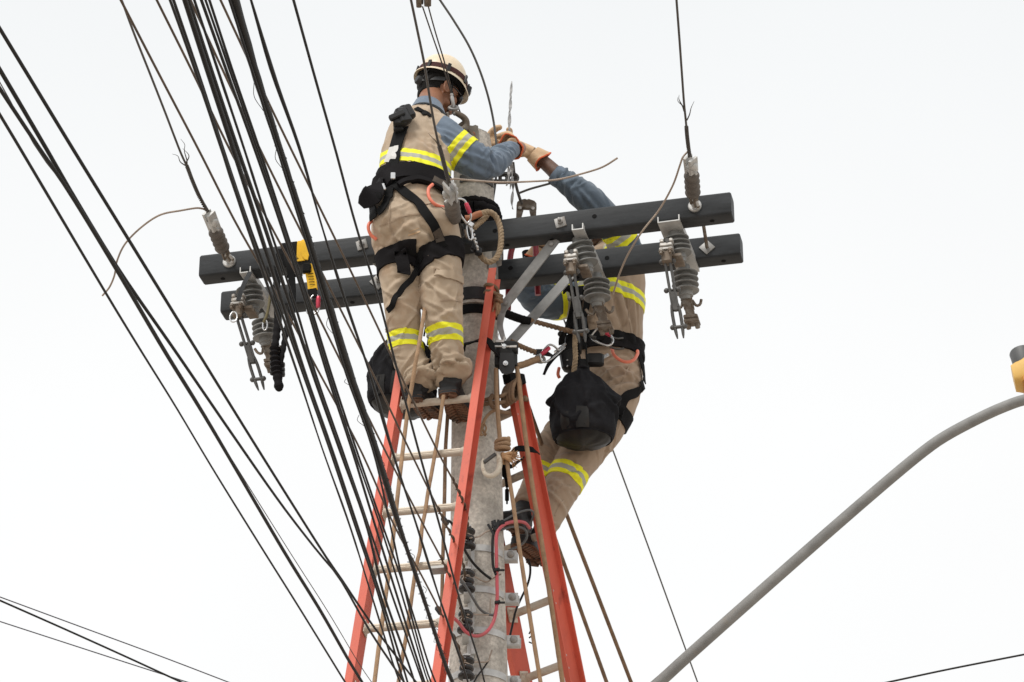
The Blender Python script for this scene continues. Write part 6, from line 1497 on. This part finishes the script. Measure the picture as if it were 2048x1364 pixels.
mb = MB(); mb.cbox(PY(949, 494, -.36), (.012, .014, .02), (Vector((.9, 0, -.4)), Vector((0, 1, 0)), Vector((.4, 0, .9))), .35); mb.cbox(PY(957, 503, -.35), (.016, .014, .018), None, .4); mb.build('stopper', M_blkp, ln1)
for pts in ([(930, 460, -.425), (934, 476, -.425)],):
    mb = MB(); mb.tube(pts_(pts), .006, 8); mb.build('lever', M_rust, ln1)

# ================================================================== tool bags
def bag(label, top_, shoulders, bot, rx, ry_ratio, tilt, mouth_cords, Yb, squash=1.0, seed=3):
    """round canvas bucket bag: gathered mouth, drum body, vinyl band and base"""
    bc = PY(bot[0], bot[1], Yb); r = wpx(rx, bc); tp = PY(top_[0], top_[1], Yb); up = (tp - bc).normalized(); up = (up + Vector(tilt)).normalized()
    ex = Vector((1, 0, 0)); ex = (ex - up * ex.dot(up)).normalized(); ey = up.cross(ex)
    H = (tp - bc).length; n = 56
    t = thing('tool_bag', label, 'bag', bc, 'black canvas tool bags')
    prof = [(0, .86), (.03, .94), (.08, .985), (.2, 1.0), (.4, .99), (.5, .97), (.58, .91), (.68, .77), (.78, .57), (.87, .36), (.94, .19), (1.0, .10)]
    pk = [p[0] for p in prof]; pq = [p[1] for p in prof]
    def surf(a, tt, k=1.0):
        """gathered, lumpy canvas: pleats run from the mouth, the rim droops at two corners"""
        q = float(np.interp(tt, pk, pq)); cone = max(0.0, min(1.0, (tt - .46) / .12)) * (1 - max(0, (tt - .9) / .1))
        ple = abs(math.sin(3.5 * a + seed + .5 * math.sin(2 * a))) - .5 + .5 * (abs(math.sin(5.5 * a + 2 * seed)) - .5)
        w = 1 + .11 * cone * ple + .055 * noise.noise(Vector((math.cos(a) * 1.6, math.sin(a) * 1.6, tt * 3 + seed))) + .03 * noise.noise(Vector((math.cos(a) * 4, math.sin(a) * 4, tt * 7 + seed)))
        cor = math.cos(2 * a + shoulders)
        w += .20 * max(0, cor) ** 5 * (math.exp(-((tt - .545) / .10) ** 2) if tt > .545 else math.exp(-((tt - .545) / .03) ** 2))
        w += .05 * abs(math.sin(4 * a + seed)) ** .7 * min(1, tt * 3) - .03
        dz = -.035 * max(0, cor) * max(0, 1 - abs(tt - .55) / .2) + .02 * math.sin(3 * a + seed) * (1 if tt > .3 else 0) * (1 - max(0, (tt - .85) / .15))
        return bc + up * (H * (tt + dz)) + ex * (math.cos(a) * r * q * w * k) + ey * (math.sin(a) * r * q * w * squash * k)
    V = []; fine_t = [i / 46 for i in range(47)]
    fine_t = sorted(set(fine_t + pk)); n = 84
    for tt in fine_t:
        for j in range(n): V.append(surf(2 * math.pi * j / n, tt))
    k = len(fine_t); F_ = [(i * n + j, i * n + (j + 1) % n, i * n + n + (j + 1) % n, i * n + n + j) for i in range(k - 1) for j in range(n)]
    mb = MB(); mb.add(V, F_); mb.f.append(tuple((k - 1) * n + j for j in range(n))); mb.m.append(0); mb.f.append(tuple(range(n - 1, -1, -1))); mb.m.append(0)
    fo = []
    for q in range(46):                                                # gather creases running down from the mouth, slacker ones lower
        a = random.uniform(0, 2 * math.pi); tt = random.uniform(.4, .82) if q < 30 else random.uniform(.12, .5); c = surf(a, tt); nn = (ex * math.cos(a) + ey * math.sin(a) + up * (.5 if tt > .55 else 0)).normalized()
        dn = (surf(a, tt + .1) - surf(a, tt - .1)).normalized(); sd = dn.cross(nn).normalized(); g_ = random.gauss(0, .2 if q < 30 else .8); u = (dn * math.cos(g_) + sd * math.sin(g_)).normalized()
        nn = (nn - u * nn.dot(u)).normalized(); fo.append((tuple(c), tuple(nn), tuple(u), random.uniform(.05, .10), random.uniform(.008, .016), random.uniform(.005, .011), random.uniform(-2, 2)))
    body = melt(mb, 'body', [M_bag], t, .005, 3, fo)
    mb = MB(); V = []
    for tt, q in ((.03, .98), (.035, 1.012), (.09, 1.016), (.15, 1.018), (.152, .985)):
        for j in range(n):
            a = 2 * math.pi * j / n; V.append(surf(a, tt + (.035 * math.sin(2 * a + 1) + .02 * math.sin(5 * a) if tt > .15 else 0), q))
    mb.add(V, [(i * n + j, i * n + (j + 1) % n, i * n + n + (j + 1) % n, i * n + n + j) for i in range(4) for j in range(n)]); mb.build('foot_band', M_bag, t, sharp=60)
    mb = MB(); V = []
    for q, dz in ((1.01, .004), (.9, -.012), (.6, -.028), (.3, -.034), (.02, -.034)):
        for j in range(n):
            a = 2 * math.pi * j / n; p = bc + (surf(a, 0.0) - bc) * q; V.append(p + up * (dz + .010 * noise.noise(Vector((math.cos(a) * q * 3, math.sin(a) * q * 3, seed)))))
    mb.add(V, [(i * n + j, i * n + (j + 1) % n, i * n + n + (j + 1) % n, i * n + n + j) for i in range(4) for j in range(n)]); mb.f.append(tuple(4 * n + j for j in range(n))); mb.m.append(0)
    mb.build('base', M_bagl, t, sharp=70)
    mb = MB(); mb.tube([surf(2 * math.pi * j / 60, .006, 1.02) for j in range(61)], .003, 6); mb.build('piping', M_bag, t)
    # stitched patches on the side facing the camera
    for da, w_a, z0, z1 in ((-1.62, .42, .02, .30), (-2.18, .34, .02, .24)):
        mb = MB(); V = []; c_, rws = 9, 4
        for i in range(rws):
            for j in range(c_):
                a = da + w_a * (j / (c_ - 1) - .5) * (1 - .15 * i / (rws - 1)); tt = z0 + (z1 - z0) * i / (rws - 1)
                V.append(surf(a, tt, 1.045))
        mb.add(V, [(i * c_ + j, i * c_ + j + 1, i * c_ + c_ + j + 1, i * c_ + c_ + j) for i in range(rws - 1) for j in range(c_ - 1)]); mb.build('patch', M_bagl, t)
    for cds in mouth_cords:
        mb = MB(); mb.tube(spline(pts_(cds), 16), .0042, 6); mb.build('draw_cord', M_web, t)
    mb = MB(); m0 = bc + up * (H * .99); mb.tube([m0 + ex * (math.cos(a) * r * .13) + ey * (math.sin(a) * r * .13) for a in [j * math.pi / 8 for j in range(17)]], .007, 8); mb.build('mouth_ring', M_bag, t)
    return t
bag('black canvas tool bag hanging in front of the second lineman\'s thighs', (1163, 742), .15, (1167, 879), 67, 1, (.02, -.10, .0), [[(1156, 615, .20), (1157, 660, .20), (1157, 705, .20), (1158, 742, .19)], [(1172, 680, .20), (1173, 715, .20), (1176, 745, .19), (1182, 752, .19)]], .19, .95, 3)
bag('black canvas tool bag hanging behind the first lineman\'s boots', (838, 668), .3, (797, 814), 68, 1, (-.10, -.06, .0), [[(852, 600, -.02), (853, 640, -.03), (848, 672, -.04)], [(862, 600, -.02), (862, 640, -.03), (855, 690, -.05)]], -.06, .95, 5)

# ================================================================== gear at the pole top
hb_ = thing('hoist_hook', 'weathered swivel hook and strap clamp on the pole top behind the first lineman\'s head', 'hook', PY(925, 250, -.1))
mb = MB(); P = spline(pts_([(906, 222, -.2), (916, 228, -.2), (926, 234, -.19), (932, 242, -.18), (932, 252, -.17), (925, 259, -.17), (915, 256, -.17), (908, 248, -.18), (900, 242, -.185), (895, 236, -.19)]), 40)
mb.tube(P, [wpx(x, P[0]) for x in np.interp(range(40), [0, 10, 22, 32, 39], [5, 6.5, 7.5, 5, 3])], 12); mb.build('hook_body', M_rust, hb_)
mb = MB(); c = PY(907, 216, -.2); mb.tube([c + Vector((math.cos(a) * .020, .010 * math.sin(a), math.sin(a) * .014)) for a in [j * math.pi / 12 for j in range(25)]], .0072, 10); mb.ball(PY(910, 227, -.2), (.012, .012, .010), n=10); mb.build('swivel_eye', M_galvd, hb_)
mb = MB(); mb.tube(pts_([(896, 226, -.2), (896, 246, -.2)]), .007, 8); mb.ball(PY(895, 228, -.2), .010, n=10); mb.tube(pts_([(897, 240, -.195), (914, 252, -.18)]), .0075, 8); mb.build('latch', M_rust, hb_)
mb = MB(); d = (PY(946, 282, -.1) - PY(924, 250, -.16)).normalized(); l = d.cross(fwd).normalized(); mb.ext([(-.022, -.010), (.022, -.014), (.024, .014), (-.02, .012)], PY(920, 247, -.17), PY(945, 284, -.09), l, d.cross(l))
mb.cbox(PY(934, 268, -.13), (.026, .018, .05), (l, d.cross(l), d), .5); mb.ball(PY(942, 272, -.12), (.015, .015, .022), n=10); mb.build('strap_clamp', M_rust, hb_)
mb = MB(); mb.ball(PY(946, 270, -.11), (.012, .010, .018), n=10); mb.build('clamp_bolt', mat('orange_rust', (.22, .085, .04), .85, var=.3, vs=25, bump=.3), hb_)
mb = MB(); a, b = pts_([(903, 187, -.22), (907, 214, -.2)]); mb.lathe(a, b - a, [(0, .006), (.006, .008), (.012, .006), (.016, .008), (.055, .0085), (.058, .006), ((b - a).length, .005)], 12); mb.build('thimble_ferrule', M_galv, hb_)
zw = PY(903, 187, -.22).z
for lab, l in (('thin wire rope from the hoist block to the hook, left one', [(845, 13), (866, 75), (885, 130), (903, 188)]), ('thin wire rope from the hoist block past the hook, right one', [(855, 7), (871, 65), (890, 128), (905, 185), (921, 226)])):
    P = spline([PZ(x, y, zw + .12 - .12 * i / (len(l) - 1)) for i, (x, y) in enumerate(l)], 24); mb = MB(); mb.tube(P, wpx(1.5, P[0]), 6); top(mb, 'hoist_wire', M_darkw, lab, 'wire', 'wire ropes of the hoist', loc=P[-1])
hz_ = zw + .12; hbk = thing('hoist_block', 'dark hoist block cut off by the top edge of the picture', 'pulley', PZ(845, 0, hz_))
mb = MB()
for dx in (-7, 0, 7): mb.lathe(PZ(844 + dx, -6 + abs(dx) * .6, hz_) - rgt * .006, rgt, [(0, .03), (.004, .036), (.006, .03), (.008, .036), (.012, .03)], 20)
mb.build('sheave', M_galvd, hbk)
mb = MB(); mb.cbox(PZ(838, -10, hz_), (.012, .03, .05), None, .3); mb.cbox(PZ(856, -12, hz_), (.014, .03, .05), None, .3); mb.build('side_plate', M_rust, hbk)
mb = MB(); mb.tube([PZ(845, -40, hz_), PZ(838, -200, hz_), PZ(838, -260, hz_) + Vector((0, -9, .3))], .006, 6); mb.build('support_line', M_darkw, hbk)
# grey cable arching from above down behind the hands
zc = PY(992, 290, .0)
P = [PY(840, -60, -.9), PY(880, 0, -.75), PY(908, 42, -.6), (PY(938, 92, -.45)), PY(960, 142, -.3), PY(976, 192, -.15), PY(987, 242, -.05), PY(993, 292, -.02), PY(994, 330, .02), PY(990, 372, .04), PY(986, 400, .06), PY(984, 440, .06)]
Q = spline(P, 70); mb = MB(); d = (Q[0] - Q[1]).normalized(); mb.tube([Q[0] + d * 8] + Q, wpx(2.3, Q[40]), 10)
top(mb, 'feeder_cable', M_greyc, 'smooth grey cable arching down to the gloved hands at the pole top', 'cable', loc=Q[-1])
# preformed aluminium tie being wrapped by hand
tw = thing('wire_tie', 'silver twisted aluminium tie held upright by the gloved hands', 'wire tie', PY(1021, 290, .03))
def twist(lst, w, turns, m, name, th=.003):
    P = spline(pts_(lst), 60); nn = [Vector((math.cos(turns * 2 * math.pi * i / 59), math.sin(turns * 2 * math.pi * i / 59) * -1, .0)) for i in range(60)]
    mb = MB(); mb.ribbon(P, nn, [wpx(x, P[0]) for x in (np.interp(range(60), [0, 12, 50, 59], w))], th); mb.build(name, m, tw)
twist([(1023, 163, .03), (1022, 195, .03), (1019, 232, .03), (1020, 262, .03), (1022, 300, .03)], [3, 6, 8, 7], 2.2, M_alu, 'upper_rod'); twist([(1022, 165, .034), (1021, 200, .034), (1019, 235, .034), (1019, 265, .034)], [2, 4, 5, 5], 2.7, M_alu, 'upper_rod')
twist([(1020, 300, .03), (1018, 335, .03), (1017, 358, .0), (1013, 372, .0)], [8, 7, 5, 3], 1.3, M_alu, 'lower_rod'); twist([(1021, 300, .03), (1022, 330, .03), (1024, 352, .02), (1021, 378, .02)], [6, 6, 5, 3], 1.5, M_alu, 'lower_rod')
twist([(1023, 320, .03), (1025, 350, .03), (1026, 375, .03), (1024, 400, .03), (1026, 418, .03)], [5, 6, 6, 4], 1.6, M_alu, 'lower_rod')
cord('jumper_cable', 'dark wire running from the hands down to the cutter head', [(1026, 325, .05), (1029, 352, .06), (1034, 378, .08), (1040, 398, .1), (1044, 408, .12)], 6, M_darkw, n=24, group='dark wires at the pole top')
cord('jumper_cable', 'dark stiff wire pointing right from the joint to the second lineman\'s sleeve', [(1036, 387, .08), (1060, 378, .09), (1085, 371, .10), (1100, 367, .10)], 4.6, M_darkw, n=24, group='dark wires at the pole top')
# bolt cutter held up behind the crossarms
ct = thing('bolt_cutter', 'bolt cutter with brown jaws and red handles poking up behind the front crossarm', 'bolt cutter', PY(1050, 430, .22))
Yc = .20; ex_, ez_ = Vector((.998, 0, -.04)), Vector((.03, .1, .995)).normalized(); ey_ = Vector((0, 1, 0))
mb = MB(); o = PY(1053, 412, Yc)
mb.ext([(-.046, -.012), (-.044, .012), (-.034, .026), (-.008, .034), (0, .030), (.010, .034), (.036, .024), (.046, .010), (.047, -.012), (.030, -.016), (-.030, -.016)], o - ey_ * .012, o + ey_ * .012, ex_, ez_)
for sd in (-1, 1): mb.ext([(.046 * sd, .0), (.046 * sd, -.075), (.026 * sd, -.085), (.016 * sd, -.035), (.012 * sd, -.012)], o - ey_ * .010, o + ey_ * .010, ex_, ez_)
mb.cbox(o - ez_ * .014 - ey_ * .014, (.04, .004, .008), (ex_, ey_, ez_), .3); mb.build('jaws', M_rust, ct)
for sd in (-1, 1):
    mb = MB(); mb.lathe(o + ex_ * (.03 * sd) - ez_ * .022 - ey_ * .012, -ey_, [(0, .009), (.006, .009), (.007, .006), (.007, .0001)], 10); mb.build('pivot_bolt', M_cast, ct)
for l in ([(1042, 440, Yc), (1030, 480, Yc + .01), (1022, 505, Yc + .02), (1018, 545, Yc + .03), (1016, 620, Yc + .05)], [(1064, 440, Yc), (1069, 470, Yc + .01), (1072, 505, Yc + .02), (1074, 545, Yc + .03), (1076, 590, Yc + .05)]):
    mb = MB(); P = spline(pts_(l), 20); mb.tube(P, [wpx(4.5 if i < 5 else 6, P[0]) for i in range(20)], 12); mb.build('handle', M_red, ct)
mb = MB(); c = PY(1055, 512, .36); mb.lathe(c - Z * .02, Z, [(0, .022), (.04, .026)], 16); top(mb, 'wrist_strap', M_web, 'black wrist strap beside the red handles behind the crossarm', 'strap')

# yellow sling with carabiner, and the black shock absorbing lanyard on the left half of the front arm
ys = thing('anchor_sling', 'yellow webbing sling choked over the left part of the front crossarm', 'sling', PY(612, 520, -.05))
def over_arm(px, w, m, name, parent, drop0, drop1, which=0, dx=0, off=.006):
    """webbing over the top of an arm: down the front, up over, down behind"""
    P0 = arm_pt(which, px); P = [P0 - V_ * off - Z * drop0 + U * dx, P0 - V_ * off - Z * .02 + U * dx * .3, P0 - V_ * off + Z * (HH - .006), P0 + V_ * .012 + Z * (HH + off), P0 + V_ * (DD - .012) + Z * (HH + off), P0 + V_ * (DD + off) + Z * (HH - .01), P0 + V_ * (DD + off) - Z * drop1]
    nn = [-V_, -V_, (-V_ * .8 + Z * .6), (Z - V_ * .3), (Z + V_ * .3), V_, V_]; Q = spline(P, 36); NN = [nn[min(6, int(i / 35 * 6 + .5))].normalized() for i in range(36)]
    for _ in range(3): NN = [NN[0]] + [(NN[i - 1] + NN[i] + NN[i + 1]).normalized() for i in range(1, 35)] + [NN[-1]]
    mb = MB(); mb.ribbon(Q, NN, w, .005); return mb.build(name, m, parent)
over_arm(603, .040, M_yweb, 'wrap', ys, .045, .05, 0, .0); over_arm(611, .036, M_yweb, 'wrap', ys, .03, .05, 0, .02, .012)
mb = MB(); mb.cbox(PY(614, 537, -.10), (.018, .012, .022), None, .4); mb.build('keeper', M_web, ys)
free_strap('tail', None, [(618, 530, -.09), (621, 548, -.09), (624, 565, -.09), (626, 582, -.09)], 20, M_yweb, (-.15, -.95, .2), .008, parent=ys)
for k in range(5): free_strap('stitching', None, [(620.5 - 5 + .8 * k, 548 + 5.5 * k, -.101), (620.5 + 6 + .8 * k, 546.5 + 5.5 * k, -.101)], 1.4, M_web, (-.15, -.95, .2), .001, parent=ys, n=6)
free_strap('sewn_eye', None, [(625, 580, -.09), (626, 590, -.09), (627, 597, -.09)], 19, M_web, (-.15, -.95, .2), .014, parent=ys)
carabiner(ys, [(623, 594, -.1), (630, 589, -.1), (637, 594, -.1), (638, 608, -.1), (637, 620, -.1), (632, 627, -.1), (620, 629, -.1), (614, 623, -.1), (616, 610, -.1)], 4, [(637, 593, -.103), (636, 615, -.103)])
bl = thing('shock_lanyard', 'black elastic shock absorbing lanyard draped over both crossarms behind the cable bundle', 'lanyard', PY(570, 700, -.05))
over_arm(578, .075, M_web, 'wrap', bl, .05, .06, 0, .02, .006)
free_strap('webbing', None, [(572, 505, -.06), (579, 530, -.07), (584, 560, -.06), (585, 600, -.06), (582, 630, -.07), (576, 655, -.08), (570, 672, -.09)], 14, M_web, (-.2, -.95, .1), .010, parent=bl)
free_strap('webbing', None, [(560, 500, -.05), (556, 540, -.07), (553, 580, -.08), (555, 620, -.1), (556, 650, -.1)], 15, M_web, (.2, -.95, .1), .008, parent=bl)
mb = MB(); P = spline(pts_([(556, 640, -.10), (553, 670, -.11), (550, 695, -.12), (550, 715, -.12), (553, 740, -.12), (556, 760, -.12), (558, 775, -.12)]), 60)
mb.tube(P, [wpx((7.5 if i < 26 else 9) * (1 + (.28 * math.sin(i * 1.5) if 24 < i < 48 else .1 * math.sin(i * .9))), P[0]) for i in range(60)], 12); mb.ball(P[-1], wpx(8.5, P[0]), n=12); mb.build('elastic_pack', M_pad, bl)
mb = MB(); P = spline(pts_([(571, 668, -.09), (568, 690, -.1), (563, 712, -.11), (560, 735, -.11)]), 30); mb.tube(P, [wpx(6 * (1 + .1 * math.sin(i)), P[0]) for i in range(30)], 10); mb.build('elastic_pack', M_pad, bl)
mb = MB()
for y in (728, 738, 747): mb.cbox(PY(555, y, -.10), (.034, .014, .009), (Vector((.95, 0, -.15)), ey_, Vector((.15, 0, .98))), .4)
mb.build('clamp_body', M_dgp, bl)
free_strap('grey_sling', 'thin grey green sling loop by the left switch', [(500, 545, .03), (492, 560, .0), (483, 580, -.03), (476, 602, -.05)], 9, M_dgp, (.2, -.9, .2), .005)
og = thing('olive_cord', 'olive cord with a metal ring hanging over the left rear insulator', 'cord', PY(530, 640, -.05))
mb = MB(); mb.tube(spline(pts_([(541, 585, -.06), (538, 610, -.07), (533, 632, -.08), (527, 645, -.08)]), 14), wpx(3, PY(530, 640, -.05)), 8); mb.build('cord', mat('olive_cord', (.12, .10, .05), .85, var=.2, bump=.3), og)
mb = MB(); c = PY(530, 650, -.08); mb.tube([c + Vector((math.cos(a) * .010, 0, math.sin(a) * .026)) for a in [j * math.pi / 10 for j in range(21)]], .003, 6); mb.build('ring', M_chrome, og)
mb = MB(); c = PY(467, 634, -.06); mb.tube([c + Vector((math.cos(a) * .016, .004 * math.sin(a), math.sin(a) * .028)) for a in [j * math.pi / 10 for j in range(21)]], .0035, 8); top(mb, 'steel_ring', M_chrome, 'steel ring hanging under the left switch clamp', 'ring')
